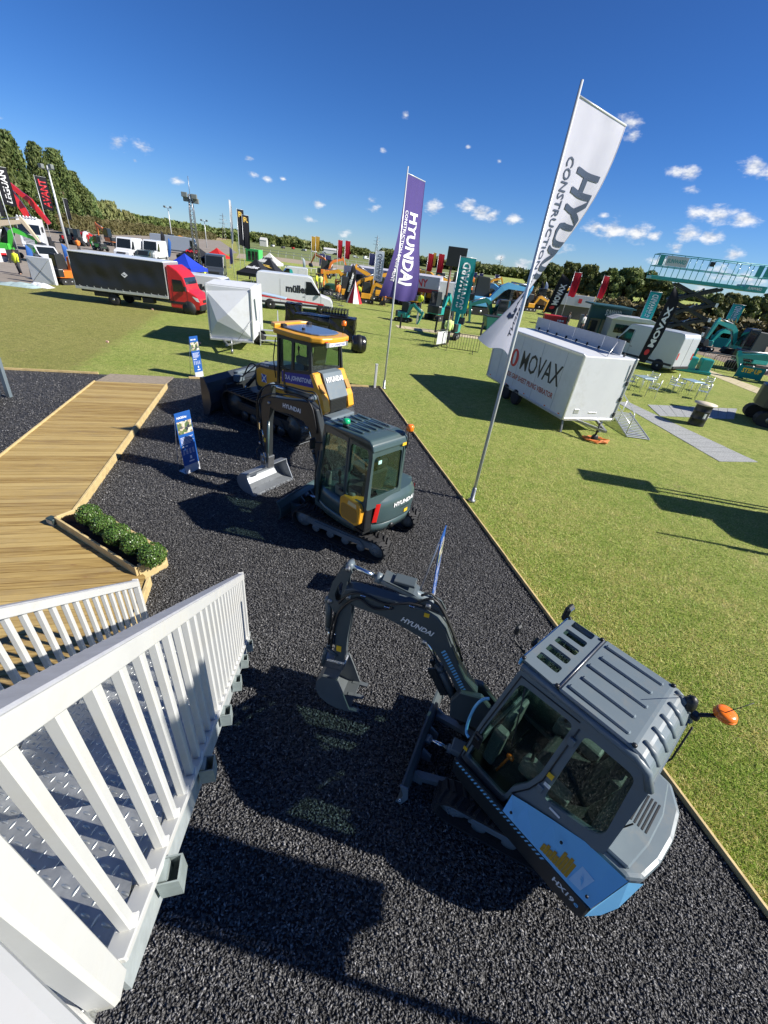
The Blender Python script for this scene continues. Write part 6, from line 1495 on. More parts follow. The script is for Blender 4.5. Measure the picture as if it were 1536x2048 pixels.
mb = MB(); mb.box(((xr + xc - .1) / 2, 0, .66), (xc - .1 - xr, BW * .5, .14)); mb.box((-.9, 0, .5), (.9, 1.2, .2)); mb.box((wb * .45, -.7, .52), (.7, .4, .3), ch=.03); mb.box((wb * .3, -.75, .56), (.4, .2, .2), ch=.02); mb.build('chassis', M_TRIM, lor)
mb = MB(); mb.box(((xr + xc - .06) / 2, 0, .84), (xc - .06 - xr, BW + .04, .16), ch=.015); mb.build('load_bed', M_ALU, lor)
def curtain(side):
    def fn(u, s):
        x = xr + .03 + (xc - .09 - xr) * u
        w_ = .018 * math.sin(u * 34 + 4 * s) * (1 - abs(2 * s - 1)) + .02 * math.sin(u * 9 + 7 * s) * math.sin(math.pi * s) + .015 * math.sin(u * 5 - 9 * s)
        return (x, side * (BW / 2 + w_ + .005), .93 + (2.72 - .93) * s)
    return fn
for sg in (-1, 1):
    mb = MB(); mb.grid(curtain(sg), 60, 14); cu = mb.build('curtain', mat('black_pvc', (.018, .02, .024), .35, bump=.15, bscale=6), lor)
    for i in range(13):
        MB().box((xr + .3 + i * (xc - xr - .5) / 12, sg * (BW / 2 + .022), .95), (.05, .012, .09)).build('buckle', M_ALU, cu)
    if sg < 0:
        c_ = (xr + (xc - xr) * .56, -(BW / 2 + .045), 1.82)
        mb = MB(); q = .20
        mb.add([(c_[0] + dx, c_[1], c_[2] + dz) for dx, dz in ((-q, 0), (-.02, -q * .8), (q, 0), (.02, q * .8))], [(0, 1, 2, 3)]); em = mb.build('diamond_emblem', M_PRINTW, cu)
        mb = MB(); mb.add([(c_[0] + dx, c_[1] - .003, c_[2] + dz) for dx, dz in ((-q * .62, .01), (0, -q * .34), (q * .55, .05), (q * .3, .02), (0, -.02), (-q * .4, .05))], [tuple(range(6))]); mb.build('emblem_mark', mat('black_pvc', (.018, .02, .024), .35), em)
mb = MB(); mb.box(((xr + xc - .08) / 2, 0, 2.75), (xc - .08 - xr, BW + .03, .07), ch=.02); mb.build('roof', M_VWHITE, lor)
for x in (xr + .02, xc - .07): MB().box((x, 0, 1.8), (.04, BW + .01, 1.9), ch=.01).build('end_frame', M_ALU, lor)
# --- white lettered vans
INK = mat('charcoal_print', (.02, .022, .025), .5)
b0 = G(592, 620)
v1 = van('long white van with dark lettering and red stripe behind the tall white trailer', b0, R(13), 5.9, 1.95, 2.55, M_VWHITE, nose=.95, wind=.75)
side_text(v1, 'm\u00fcller', -.75, 1.38, .50, 1.75, 1.95, INK, bold=.05)
mb = MB(); mb.prism([(-2.9, .86), (2.2, .62), (2.2, .74), (-2.9, 1.02)], -.9845, -.9795); mb.build('red_stripe', I_RED, v1)
for i in range(6):
    mb = MB(); mb.box((-2.957, -.8 + i * .32, 1.6), (.006, .17, 1.1), Matrix.Identity(4)); mb.build('hazard_stripe', M_AMBER if i % 2 else M_LABEL, v1)
v2 = van('white panel van with dark lettering beside the bonnet of the red lorry', G(428, 612), R(8), 5.0, 1.9, 2.0, M_VWHITE, nose=.9, wind=.6)
side_text(v2, 'm\u00fcller', -1.15, 1.1, .36, 1.2, 1.9, INK, bold=.05)
van('white high roof van facing the lane behind the black curtain body', G(262, 520), R(-80), 5.4, 2.0, 2.7, M_VWHITE, group='white vans on the hardstanding'); van('white high roof van facing the lane beside the blue gazebo', G(312, 523), R(-80), 5.4, 2.0, 2.7, M_VWHITE, group='white vans on the hardstanding')
van('dark car parked between the two white high roof vans', G(290, 524), R(-80), 4.2, 1.7, 1.45, mat('dark_teal_car', (.03, .06, .075), .3, coat=.4), name='parked_car', cat='car', nose=1.3, wind=.7)
van('dark grey van facing the field between the mast and the gazebos', G(434, 558), R(-72), 5.2, 2.0, 2.5, M_VGREY)
b0 = G(584, 563)
v3 = van('small white van with a teal and blue mark parked near the racecourse', b0, R(192), 4.4, 1.8, 1.85, M_VWHITE, nose=.9, wind=.6, rear_glass=True)
for (cx_, cz, r_, m_) in ((.15, 1.15, .42, mat('teal_print', (.03, .45, .42), .5)), (.75, 1.25, .35, mat('blue_print', (.05, .16, .50), .5))):
    mb = MB(); mb.add([(cx_ + r_ * math.cos(a) * .8, .9075 + (.002 if r_ > .4 else 0), cz + r_ * math.sin(a)) for a in np.linspace(0, 6.283, 15)[:-1]], [tuple(range(14))[::-1]]); mb.build('side_mark', m_, v3)
pa, pb = G(1336, 748), G(1222, 716)
yw = yaw_of(pa, pb); fw_ = Vector((math.cos(yw), math.sin(yw), 0)); rt_ = Vector((fw_.y, -fw_.x, 0))
van('silver grey high roof van parked beside the white lettered trailer', pa + fw_ * 2.75 + rt_ * .95, yw, 5.6, 1.95, 2.5, M_VSILV, nose=.95, wind=.7)
van('white car with dark roof on the hardstanding near the white lorry', G(97, 527), R(-35), 4.3, 1.8, 1.55, M_VWHITE, name='parked_car', cat='car', nose=1.2, wind=.75)
van('blue and white coach parked beyond the white vans', G(352, 506), R(8), 9.0, 2.4, 3.1, mat('coach_grey', (.35, .40, .46), .35), name='coach', cat='coach', nose=.2, wind=.3)
van('dark green small tractor unit by the marquee', G(655, 590), R(190), 2.6, 1.2, 1.2, mat('dark_green_paint', (.02, .09, .06), .4), name='garden_tractor', cat='tractor', nose=.8, wind=.3)
# --- white lorry facing the field
sc_ = thing('articulated_lorry', 'tall white lorry facing the field with lamps along its roof', 'lorry', G(72, 502), R(-62))
HL = hgt(72, 502, 62, 436)
mb = MB(); mb.prism([(-2.2, .5), (-2.2, HL * .98), (-.4, HL), (.1, HL * .84), (.32, HL * .50), (.36, .4), (.2, .3), (-2.1, .35)], -1.2, 1.2, ch=.08); mb.build('cab', M_VWHITE, sc_)
mb = MB(); mb.prism([(.125, HL * .80), (.315, HL * .52), (.335, HL * .52), (.145, HL * .80)], -1.1, 1.1); mb.build('windscreen', MDW, sc_)
for i in range(6): MB().box((.37, 0, .75 + i * .16), (.05, 1.7, .06), ch=.01).build('grille_bar', M_RIM, sc_)
mb = MB(); mb.tube([(-.25, -1.1, HL + .06), (-.25, 1.1, HL + .06)], .03, 6); mb.build('lamp_bar', M_RIM, sc_)
for i in range(7): MB().cyl((-.2, -.95 + i * .316, HL + .07), (-.12, -.95 + i * .316, HL + .07), .1, seg=12).build('spot_lamp', M_HEAD, sc_)
for sg in (-1, 1):
    MB().box((.37, sg * .95, .8), (.06, .4, .3), ch=.03).build('headlamp', M_HEAD, sc_); MB().box((.2, sg * 1.38, HL * .68), (.1, .2, .6), ch=.03).build('mirror', M_TRIM, sc_)
    for x in (-.6, -4.2, -5.6): wheel(sc_, x, sg * 1.05, .48, .3)
mb = MB(); mb.prism([(-.2, .5), (.4, .5), (.4, 1.0)], 1.201, 1.21); mb.build('side_stripe', I_RED, sc_)
mb = MB(); mb.box((-4.6, 0, .95), (5.2, 2.4, .16), ch=.02); mb.build('flat_bed', M_TRIM, sc_)
# --- folded red loader crane behind it
cr = thing('loader_crane', 'folded red loader crane rising above the white lorry', 'crane', G(88, 500), R(-62)); HC = hgt(88, 500, 46, 362)
MB().box((0, 0, .8), (1.2, 2.2, 1.6), ch=.05).build('base', M_TRIM, cr)
p0 = Vector((0, 0, 1.6)); mb = MB(); mb.tube([p0, (.1, -1.0, HC * .6), (.2, -2.3, HC)], [.35, .38, .25], 4, square=True); mb.build('main_boom', M_VRED, cr); mb = MB(); mb.tube([(.2, -2.3, HC), (.5, .1, HC * .73), (.8, 1.6, HC * .42)], [.22, .3, .2], 4, square=True); mb.build('folding_boom', M_VRED, cr); ram(cr, Matrix.Identity(4), (0, .4, 1.8), (.1, -.9, HC * .55), .14)
# --- tall white trailer with a folded front
ca, cb = G(421, 676, .45), G(506, 684, .45)
yw = yaw_of(ca, cb); wT = (cb - ca).length; mid = (ca + cb) / 2; mid.z = 0
zt_ = on_plane(ca, 415, 569).z
tr_ = thing('hospitality_trailer', 'tall white trailer with a folded triangular front panel standing on the grass', 'trailer', mid, yw)
DP = 3.4; zb_, ztp = .45, zt_
M_TW = mat('trailer_white', (.63, .65, .67), .4, var=.04, vscale=1.2, dirt=(.5, .5, .47), dscale=1.6)
mb = MB(); mb.box((0, DP / 2 + .1, (zb_ + ztp) / 2), (wT, DP, ztp - zb_), ch=.03); box = mb.build('box_body', M_TW, tr_)
nz0 = -.28
P_ = {'tl': (-wT / 2, .09, ztp - .25), 'tr': (wT / 2, .09, ztp - .05), 'bl': (-wT / 2, .09, zb_ + .1), 'br': (wT / 2, .09, zb_ + .1), 'm': (-.05, nz0, zb_ + (ztp - zb_) * .52), 'bm': (-wT * .28, nz0 * .8, zb_ + (ztp - zb_) * .36)}
mb = MB(); mb.add([P_['tl'], P_['tr'], P_['m'], P_['br'], P_['bl'], P_['bm']], [(0, 2, 1), (1, 2, 3), (0, 5, 2), (0, 4, 5), (4, 3, 5), (5, 3, 2)]); mb.build('folded_front', M_TW, tr_)
for i in range(6): MB().box((0, .25 + i * .30, ztp + .02 + .012 * i), (wT + .04, .26, .05), Matrix.Identity(4), ch=.015).build('roof_slat', M_TW, tr_)
for x in (-wT / 2, wT / 2): MB().box((x, .06, (zb_ + ztp) / 2), (.06, .06, ztp - zb_), ch=.012).build('corner_post', M_ALU, tr_)
MB().box((0, .05, zb_ - .03), (wT + .05, .1, .1), ch=.02).build('chassis_rail', M_ALU, tr_)
mb = MB(); mb.tube([(-.5, .3, zb_ - .05), (0, -.95, .42)], .04, 4, square=True); mb.tube([(.5, .3, zb_ - .05), (0, -.95, .42)], .04, 4, square=True); mb.tube([(0, -.95, .42), (0, -1.2, .42)], .05, 8); mb.build('drawbar', M_STEEL, tr_)
mb = MB(); mb.cyl((.12, -.7, 0.1), (.12, -.7, .6), .03); mb.lathe([(.02, -.04), (.1, -.04), (.1, .04), (.02, .04)], 12, None, 'X', (.12, -.7, .1)); mb.build('jockey_wheel', M_STEEL, tr_)
mb = MB(); mb.tube([(.35, nz0 - .02, zb_ + .1), (wT / 2, .03, zb_ + .95)], .012, 5); mb.build('stay_cable', M_STEEL, tr_)
for sg in (-1, 1):
    for y in (1.9, 2.55): wheel(tr_, sg * (wT / 2 - .02), y, .3, .18).rotation_euler = (0, 0, 0)
mb = MB(); letters(mb, 'LUXURY WASHROOM HIRE', (-.62, -.035, ztp - .62), (1, .03, 0), (0, -.25, 1), .075, 1.0, bold=.0); mb.v = []; mb.f = []; mb.sm = []
mb = MB(); mb.box((wT / 2 + .55, .9, ztp - .18), (1.1, .5, .06), Matrix.Rotation(.10, 4, 'Y') @ Matrix.Translation((.15, 0, .12)), ch=.015); mb.build('awning_flap', mat('pale_blue_sheet', (.42, .55, .68), .4), tr_)
st = thing('access_steps', 'aluminium steps with curved handrails beside the tall white trailer', 'steps', G(540, 692), yw + R(8))
for i in range(3): MB().box((0, .2 + i * .28, .22 + i * .2), (.9, .26, .04), ch=.01).build('step', M_ALU, st)
for sg in (-1, 1):
    mb = MB(); hose(mb, [(sg * .45, 0, 0), (sg * .45, .0, .95), (sg * .45, .12, 1.1), (sg * .45, .5, 1.35), (sg * .45, .9, 1.55), (sg * .45, .95, .6)], .022); mb.build('handrail', M_ALU, st)
    MB().prism([(-.05, .0), (.1, .25), (.95, .8), (1.0, .6), (.2, .0)], sg * .47 - .015, sg * .47 + .015, Matrix.Rotation(R(90), 4, 'Z') @ Matrix.Identity(4)).build('stringer', M_ALU, st)
# --- black wrapped goods behind the bulldozer
M_WRAP = mat('black_stretch_wrap', (.012, .012, .014), .22, bump=.6, bscale=9, coat=.2)
def wrapped(label, px, yaw, dims, seed, tilt=0):
    t = thing('wrapped_pallet', label, 'pallet', G(*px), yaw, 'goods wrapped in black film')
    rn = random.Random(seed)
    mb = MB(); mb.box((0, 0, dims[2] / 2 + .12), dims, ch=.06); bm = bmesh.new()
    v_ = [bm.verts.new(p) for p in mb.v]; [bm.faces.new([v_[i] for i in f]) for f in mb.f]
    bmesh.ops.subdivide_edges(bm, edges=bm.edges[:], cuts=3, use_grid_fill=True)
    for q in bm.verts: q.co += Vector((rn.uniform(-.04, .04), rn.uniform(-.04, .04), rn.uniform(-.03, .03)))
    bm.verts.index_update(); mb = MB(); mb.add([tuple(q.co) for q in bm.verts], [tuple(q.index for q in f.verts) for f in bm.faces], False); bm.free(); mb.build('wrapped_load', M_WRAP, t)
    for x in (-.4, 0, .4): MB().box((x * dims[0], 0, .07), (.1, dims[1], .1)).build('pallet_runner', mat('pallet_wood', (.33, .24, .14), .8, var=.2), t)
    return t
wrapped('square stack wrapped in shiny black film behind the bulldozer', (588, 652), R(10), (1.0, 1.0, 1.25), 1); wrapped('long load wrapped in shiny black film behind the bulldozer cab', (640, 668), R(-4), (3.0, 1.2, .95), 2)
wrapped('broad load wrapped in black film under the black mesh crate', (684, 680), R(2), (1.5, 1.2, 1.15), 3)
ct = thing('mesh_crate', 'black mesh crate lying on top of the wrapped loads', 'crate', G(668, 676) + Vector((0, .1, 1.28)), R(2))
MB().box((0, 0, .03), (1.5, 1.0, .05), ch=.01).build('base', M_BLACK, ct)
for i in range(9): MB().box((-.72 + i * .18, 0, .2), (.02, 1.0, .3), Matrix.Rotation(0, 4, 'X')).build('bar', M_BLACK, ct)
for i in range(4): MB().box((0, -.48 + i * .32, .34), (1.5, .02, .02)).build('bar', M_BLACK, ct)
rl = thing('wrapped_roll', 'fat round bundle in shiny black wrap lying on the grass beside the bulldozer roof', 'bundle', G(716, 705), R(15))
mb = MB(); mb.lathe([(.02, -.38), (.34, -.38), (.42, -.30), (.44, 0), (.42, .30), (.34, .38), (.02, .38)], 18, None, 'X', (0, 0, .44)); mb.build('bundle', M_WRAP, rl); mb = MB(); mb.lathe([(.445, -.1), (.46, -.08), (.46, .08), (.445, .1)], 18, None, 'X', (0, 0, .44)); mb.build('band', M_BLACK, rl)
# --- white trailer with dark lettering
c0 = G(1125, 838, .5); c1 = G(974, 750, .5); c2 = G(1217, 843, .5)
ztop = on_plane(c0, 1170, 712).z
ax = (c0 - c1); LT = ax.length; yw = math.atan2(ax.y, ax.x); WT = 2.15
tr2 = thing('exhibition_trailer', 'long white box trailer with dark lettering on its side, open flap on its roof', 'trailer', ((c0 + c1) / 2).xy.to_3d(), yw)
yb = WT                                                 # its far side
side_n = Vector((-ax.y, ax.x, 0)).normalized()
sgn = 1 if side_n.dot(c2 - c0) > 0 else -1
mb = MB(); mb.box((0, sgn * WT / 2, (.5 + ztop) / 2), (LT, WT, ztop - .5), ch=.03); bx_ = mb.build('box_body', M_TW, tr2)
fy = -sgn * .006
for x in (-LT / 2, LT / 2): 
    for y in (0, sgn * WT): MB().box((x, y, (.5 + ztop) / 2), (.07, .07, ztop - .46), ch=.012).build('corner_post', M_ALU, bx_)
for z in (.5, ztop): MB().box((0, 0, z), (LT - .08, .06, .09), ch=.012).build('side_rail', M_ALU, bx_)
MB().box((LT / 2, sgn * WT / 2, .5), (.06, WT - .08, .1), ch=.012).build('end_rail', M_ALU, bx_)
rgt = 1 if sgn > 0 else -1
mb = MB(); letters(mb, 'MOVAX', (LT / 2 - LT * .62 if False else -.35 * LT * .0 - .50, fy, 1.28 + (ztop - 2.4) * .5), (rgt, 0, 0), (0, 0, 1), .72, 2.55, bold=.01); mb.build('lettering', INK, bx_)
mb = MB(); letters(mb, 'SIDE GRIP SHEET PILING VIBRATOR', (-1.35, fy, .93), (rgt, 0, 0), (0, 0, 1), .19, 3.3, bold=.02); mb.build('lettering', mat('orange_red_print', (.42, .07, .04), .5), bx_)
mb = MB(); mb.add([(-1.0 + .28 * math.cos(a), fy, 1.68 + .34 * math.sin(a)) for a in np.linspace(0, 6.283, 19)[:-1]], [tuple(range(18))]); em = mb.build('round_emblem', I_RED, bx_)
mb = MB(); mb.add([(-1.0 + .10 * math.cos(a), fy * 1.6, 1.68 + .26 * math.sin(a)) for a in np.linspace(0, 6.283, 13)[:-1]], [tuple(range(12))]); mb.build('emblem_slot', M_TW, em)
for y_, z_, w_, h_ in ((.45, .78, .2, .16), (1.15, .74, .34, .05)): MB().box((LT / 2 + .004, sgn * y_, z_), (.012, w_, h_), ch=.003).build('end_label', M_ALU, bx_)
for x_ in (-.36, -.12, .12, .36): MB().box((x_ * LT, fy * .5, (.5 + ztop) / 2), (.012, .006, ztop - .62)).build('panel_seam', mat('seam_grey', (.40, .42, .45), .5), bx_)
for x_ in (-.45, -.2, .05, .3, .45): MB().box((x_ * LT, fy * 2, .60), (.09, .012, .04), ch=.004).build('side_marker', M_AMBER, bx_)
for z_ in (.7, 1.25, 1.8): MB().box((LT / 2 + .02, sgn * (WT - .04), z_), (.05, .09, .16), ch=.015).build('hinge', M_TRIM, bx_)
MB().tube([(LT / 2 + .02, sgn * (WT - .12), ztop - .7), (LT / 2 + .05, sgn * (WT - .1), ztop - .12)], .015, 5).build('lock_rod', M_TRIM, bx_)
fl2 = MB(); fl2.box((-.25, sgn * WT * .86, ztop + .24), (LT * .92, .05, .46), ch=.012); fo_ = fl2.build('roof_flap', mat('flap_grey', (.42, .44, .46), .5, var=.06), tr2)
for i in range(9): MB().box((-LT * .46 + .1 + i * LT * .112, sgn * (WT * .86 - .05), ztop + .06), (.03, .08, .1), ch=.005).build('flap_hinge', M_TRIM, fo_)
for i in (-1, 0, 1): MB().box((-.25 + i * LT * .29, sgn * (WT * .86 - .03), ztop + .24), (.03, .012, .44)).build('flap_joint', M_ALU, fo_)
MB().tube([(LT * .36, sgn * WT * .86, ztop + .44), (LT * .48, sgn * WT * .45, ztop + .02)], .015, 5).build('flap_stay', M_ALU, fo_)
for x in (-1.0, -.25): 
    for y in (.06, WT - .06): wheel(tr2, x, sgn * y - .0, .30, .18)
mb = MB(); mb.tube([(LT / 2 - .2, sgn * .55, .45), (LT / 2 + .95, sgn * WT / 2, .42)], .04, 4, square=True); mb.tube([(LT / 2 - .2, sgn * (WT - .55), .45), (LT / 2 + .95, sgn * WT / 2, .42)], .04, 4, square=True); mb.build('drawbar', M_STEEL, tr2)
mb = MB(); mb.cyl((LT / 2 + .7, sgn * (WT / 2 - .1), .1), (LT / 2 + .7, sgn * (WT / 2 - .1), .62), .035); mb.lathe([(.02, -.05), (.11, -.05), (.11, .05), (.02, .05)], 12, None, 'X', (LT / 2 + .7, sgn * (WT / 2 - .1), .11)); mb.build('jockey_wheel', M_TRIM, tr2)
for y in (.15, WT - .3): MB().tube([(LT / 2 - .15, sgn * y, .45), (LT / 2 - .05, sgn * y, .0)], .03, 4, square=True).build('corner_steady', M_STEEL, tr2)
TRM = frame(((c0 + c1) / 2).xy.to_3d(), yw)
# orange cable heap
cbn = thing('extension_cable', 'tangled orange cable lying on the grass at the trailer drawbar', 'cable', G(1190, 882), 0)
mb = MB(); pts = []
for i in range(60): a = i * .9; r_ = .12 + .2 * abs(math.sin(i * 1.7)); pts.append((r_ * math.cos(a) * 1.5, r_ * math.sin(a), .03 + .05 * abs(math.sin(i * .8))))
hose(mb, pts, .014); mb.build('cable', mat('orange_cable', (.70, .20, .03), .5), cbn)
# ramp with hand rails
rm = thing('entry_ramp', 'grey slatted entry ramp with tubular rails leaning at the white lettered trailer', 'ramp', G(1262, 874), yw + R(2))
ra, rb = G(1232, 840), G(1276, 878)
rm.location = rb; rm.rotation_euler = (0, 0, yaw_of(rb, ra)); LR = (ra - rb).length
for i in range(16): MB().box((.06 + i * (LR / 16), 0, .03 + .34 * i / 16), (LR / 16 * .62, .78, .02), ch=.004).build('slat', M_ALU, rm)
for sg in (-1, 1): MB().prism([(0, 0), (LR, .33), (LR, .40), (0, .05)], sg * .40 - .015, sg * .40 + .015, ch=.004).build('side_channel', M_ALU, rm)
mb = MB(); mb.tube([(LR, .42, .35), (LR, .42, 1.3), (LR * .45, .42, 1.05), (.2, .42, .85), (.12, .42, .78), (.12, .42, .1)], .02, 6); mb.tube([(LR, .42, .8), (.2, .42, .45)], .015, 6); mb.tube([(LR * .5, .42, .2), (LR * .5, .42, 1.05)], .015, 6); mb.build('hand_rail', M_ALU, rm)
# ================================================================== THE REST OF THE SHOW GROUND
M_TEAL = mat('teal_machine_paint', (.015, .30, .28), .35, coat=.25, var=.06, vscale=3); M_YEL = mat('yellow_machine_paint', (.62, .30, .02), .4, coat=.2, var=.08, vscale=3)
M_ORG = mat('orange_machine_paint', (.62, .16, .02), .4, coat=.2); M_SKYB = mat('sky_blue_machine_paint', (.11, .38, .66), .35, coat=.25, var=.06, vscale=2); M_GRN = mat('green_machine_paint', (.06, .45, .05), .4, coat=.2)
MDW = MATS['dark_window']
def top_z(bx, by, ty):
    k = (by - ty) / (2320.0 - by); return on_plane(G(bx, by), bx + k * (bx - 600), ty).z
def simple_track(parent, x, y, L, h, w):
    P = [p for p, _ in stadium(L, h, 6)]
    mb = MB(); mb.prism(P, y - w / 2, y + w / 2); tk = mb.build('crawler_track', M_RUBBER, parent)
    sg = 1 if y > 0 else -1
    for k in range(3): MB().lathe([(.01, -.01), (h * .22, -.01), (h * .22, .02), (.01, .02)], 10, None, 'Y', ((k - 1) * L * .32, y + sg * w / 2, h / 2)).build('roller', M_STEEL, tk)
def digger(label, loc, yaw, s, paint, boom=(62, -28, -95), name='tracked_excavator', group=None, dark=None, swing=0, arm2=None, bucket=True, cat='excavator', wheels=False, text=None):
    """an excavator at scale s: boom = angles of root section, outer section and dipper"""
    dark = dark or M_HULLD
    t = thing(name, label, cat, loc, yaw, group)
    if wheels:
        for x in (-.75 * s, .75 * s):
            for y in (-.72 * s, .72 * s): wheel(t, x, y, .42 * s, .32 * s)
        MB().box((0, 0, .55 * s), (2.2 * s, .9 * s, .3 * s), ch=.05 * s).build('chassis', dark, t)
    else:
        for y in (-.62 * s, .62 * s): simple_track(t, 0, y, 2.2 * s, .5 * s, .34 * s)
    T = Matrix.Rotation(swing, 4, 'Z')
    plan = [(-1.0, -.6), (-1.12, 0), (-1.0, .6), (-.6, .78), (.55, .78), (.7, .5), (.7, -.5), (.55, -.78), (-.6, -.78)]
    mb = MB(); mb.prism([(x * s, y * s) for x, y in plan], .58 * s, 1.2 * s, T, 'Z', ch=.05 * s); h = mb.build('upper_body', paint, t)
    mb = MB(); mb.prism([(x * s * .99 - .02, y * s) for x, y in plan if x < -.4], .62 * s, 1.32 * s, T, 'Z', ch=.06 * s); mb.build('counterweight', dark, t)
    cp = [(.72, .9), (.68, 1.4), (.50, 2.45), (-.42, 2.5), (-.48, .9)]
    mb = MB(); mb.prism([(x * s, z * s) for x, z in cp], .02 * s, .76 * s, T, ch=.05 * s); c_ = mb.build('cab', dark, t)
    mb = MB(); mb.prism([(.55 * s, 1.45 * s), (.42 * s, 2.32 * s), (-.32 * s, 2.36 * s), (-.34 * s, 1.4 * s)], .765 * s, .775 * s, T); mb.build('side_window', MDW, c_)
    mb = MB(); mb.prism([(-.475 * s, 1.5 * s), (-.445 * s, 2.35 * s), (-.455 * s, 2.35 * s), (-.49 * s, 1.5 * s)], .1 * s, .68 * s, T); mb.build('rear_window', MDW, c_)
    mb = MB(); mb.prism([(.735 * s, 1.0 * s), (.69 * s, 1.42 * s), (.52 * s, 2.38 * s), (.53 * s, 2.38 * s), (.705 * s, 1.42 * s), (.75 * s, 1.0 * s)], .08 * s, .7 * s, T); mb.build('windscreen', MDW, c_)
    a, b_, c2 = boom; P0 = Vector((.62, -.25, 1.0)); L1, L2_, L3 = 1.5, 1.9, 1.55
    def pol(p, ang, L): return p + Vector((math.cos(R(ang)) * L, 0, math.sin(R(ang)) * L))
    P1_ = pol(P0, a, L1); P2_ = pol(P1_, b_, L2_); P3_ = pol(P2_, c2, L3)
    mb = MB(); mb.tube([P0 * s, (P0.lerp(P1_, .8)) * s, (P1_.lerp(P2_, .12)) * s, P2_ * s], [.13 * s, .2 * s, .2 * s, .12 * s], 4, T, square=True); bo = mb.build('boom', paint, t)
    mb = MB(); mb.tube([(P2_ - (P3_ - P2_) * .22) * s, P2_ * s, P3_ * s], [.08 * s, .14 * s, .08 * s], 4, T, square=True); mb.build('dipper_arm', paint, t)
    mid_ = P1_.lerp(P2_, .2)
    mb = MB(); mb.cyl((P0 + Vector((.15, 0, -.1))) * s, (P0.lerp(P1_, .85) + Vector((.2, 0, -.12))) * s, .06 * s, seg=8, M=T); mb.build('boom_ram', M_STEEL, bo)
    mb = MB(); mb.cyl((mid_ + Vector((0, 0, .25))) * s, (P2_ - (P3_ - P2_) * .2) * s, .055 * s, seg=8, M=T); mb.build('dipper_ram', M_STEEL, bo)
    if bucket:
        q = P3_; pr_ = [(q.x - .05, q.z + .05), (q.x + .28, q.z - .05), (q.x + .34, q.z - .35), (q.x + .1, q.z - .6), (q.x - .35, q.z - .58), (q.x - .22, q.z - .25)]
        mb = MB(); mb.prism([(x * s, z * s) for x, z in pr_], (-.25 - .3) * s, (-.25 + .3) * s, T, ch=.02 * s); mb.build('bucket', dark, t)
    if text:
        d = (P2_ - P1_).normalized(); mb = MB(); o_ = P1_.lerp(P2_, .85) + Vector((0, .155 + .0, -.08)); letters(mb, text, o_ * s, -d, Vector((-d.z, 0, d.x)) * (1 if d.x > 0 else -1), .2 * s, 1.1 * s, bold=.03); mb.v = [tuple(T @ Vector(p)) for p in mb.v]; mb.build('lettering', M_PRINTW, bo)
    return t
def scale_for(bx, by, ty, ref=2.5): return top_z(bx, by, ty) / ref
# --- teal machines beside the barrier
digger('small teal excavator beside the beige trackway by the purple flag', G(806, 643), R(-20), .62, M_TEAL, (70, -35, -110)); digger('teal excavator parked behind the crowd barrier with the white notice', G(898, 676), R(75), .82, M_TEAL, (75, 10, -60))
digger('teal compact loader with raised arms near the white box lorry', G(872, 640), R(60), .95, M_TEAL, (70, -40, -120)); digger('dark green excavator beside the big white flag', G(992, 652), R(195), .95, mat('bottle_green_paint', (.012, .12, .10), .35, coat=.2), (60, -20, -100))
bx0 = thing('green_skip', 'dark green covered skip on the grass beside the big white flag', 'skip', G(985, 660), R(10)); MB().prism([(-.8, .05), (.8, .05), (1.0, 1.1), (-1.0, 1.1)], -.6, .6, ch=.03).build('body', mat('bottle_green_paint', (.012, .12, .10), .35), bx0); MB().box((0, 0, 1.13), (2.05, 1.25, .05), ch=.01).build('rim', M_TRIM, bx0)
# --- light-blue excavator with its arm reaching out, and yellow machines in front of the marquee
digger('large light blue excavator with its white lettered boom stretched out', G(953, 628), R(8), 1.55, M_SKYB, (48, -4, -112), text='ADRO')
digger('light blue excavator behind the big white flag', G(1008, 628), R(150), 1.3, M_SKYB, (55, -10, -100)); 
YSP = [(700, 590, 200), (722, 592, 160), (742, 594, 20), (770, 594, 190), (790, 600, 150), (838, 600, 30), (862, 606, 170), (905, 604, 20), (925, 598, 160)]
YL = ['yellow backhoe under the end of the marquee by the feather flag', 'yellow excavator with folded arm beside the striped cone', 'yellow loader behind the pale lettered flag', 'yellow excavator to the side of the pale lettered flag', 'yellow machine with dark cab behind the purple flag', 'yellow excavator beside the purple flag', 'yellow machine beside the white box lorry', 'yellow excavator behind the teal flag', 'yellow platform machine above the light blue excavator']
for (x, y, a), lb in zip(YSP, YL): digger(lb, G(x, y), R(a), .95 + .1 * random.random(), M_YEL if random.random() < .75 else M_ORG, (random.choice([55, 65, 75]), random.choice([-30, -10, 10]), random.choice([-110, -90, -70])), group='yellow machines in front of the marquee', wheels=random.random() < .5)
for (x, y, a), lb in zip([(648, 556, 20), (660, 552, 170), (918, 582, 30), (940, 586, 160), (965, 588, 10)], ['orange digger beside the dark blue flags', 'small orange digger at the end of the marquee', 'yellow digger with raised arm behind the teal flag', 'yellow loader beyond the light blue excavator', 'distant yellow digger under the wooded hill']): digger(lb, G(x, y), R(a), 1.1, M_ORG if 'orange' in lb else M_YEL, (70, 15, -60), group='distant diggers')
digger('rusty brown excavator among the machines on the mud', G(1075, 618), R(170), 1.2, mat('brown_machine_paint', (.26, .13, .06), .5), (60, -20, -110)); digger('yellow digger on the mud behind the black feather flag', G(1055, 622), R(20), .9, M_YEL, (60, -20, -100))
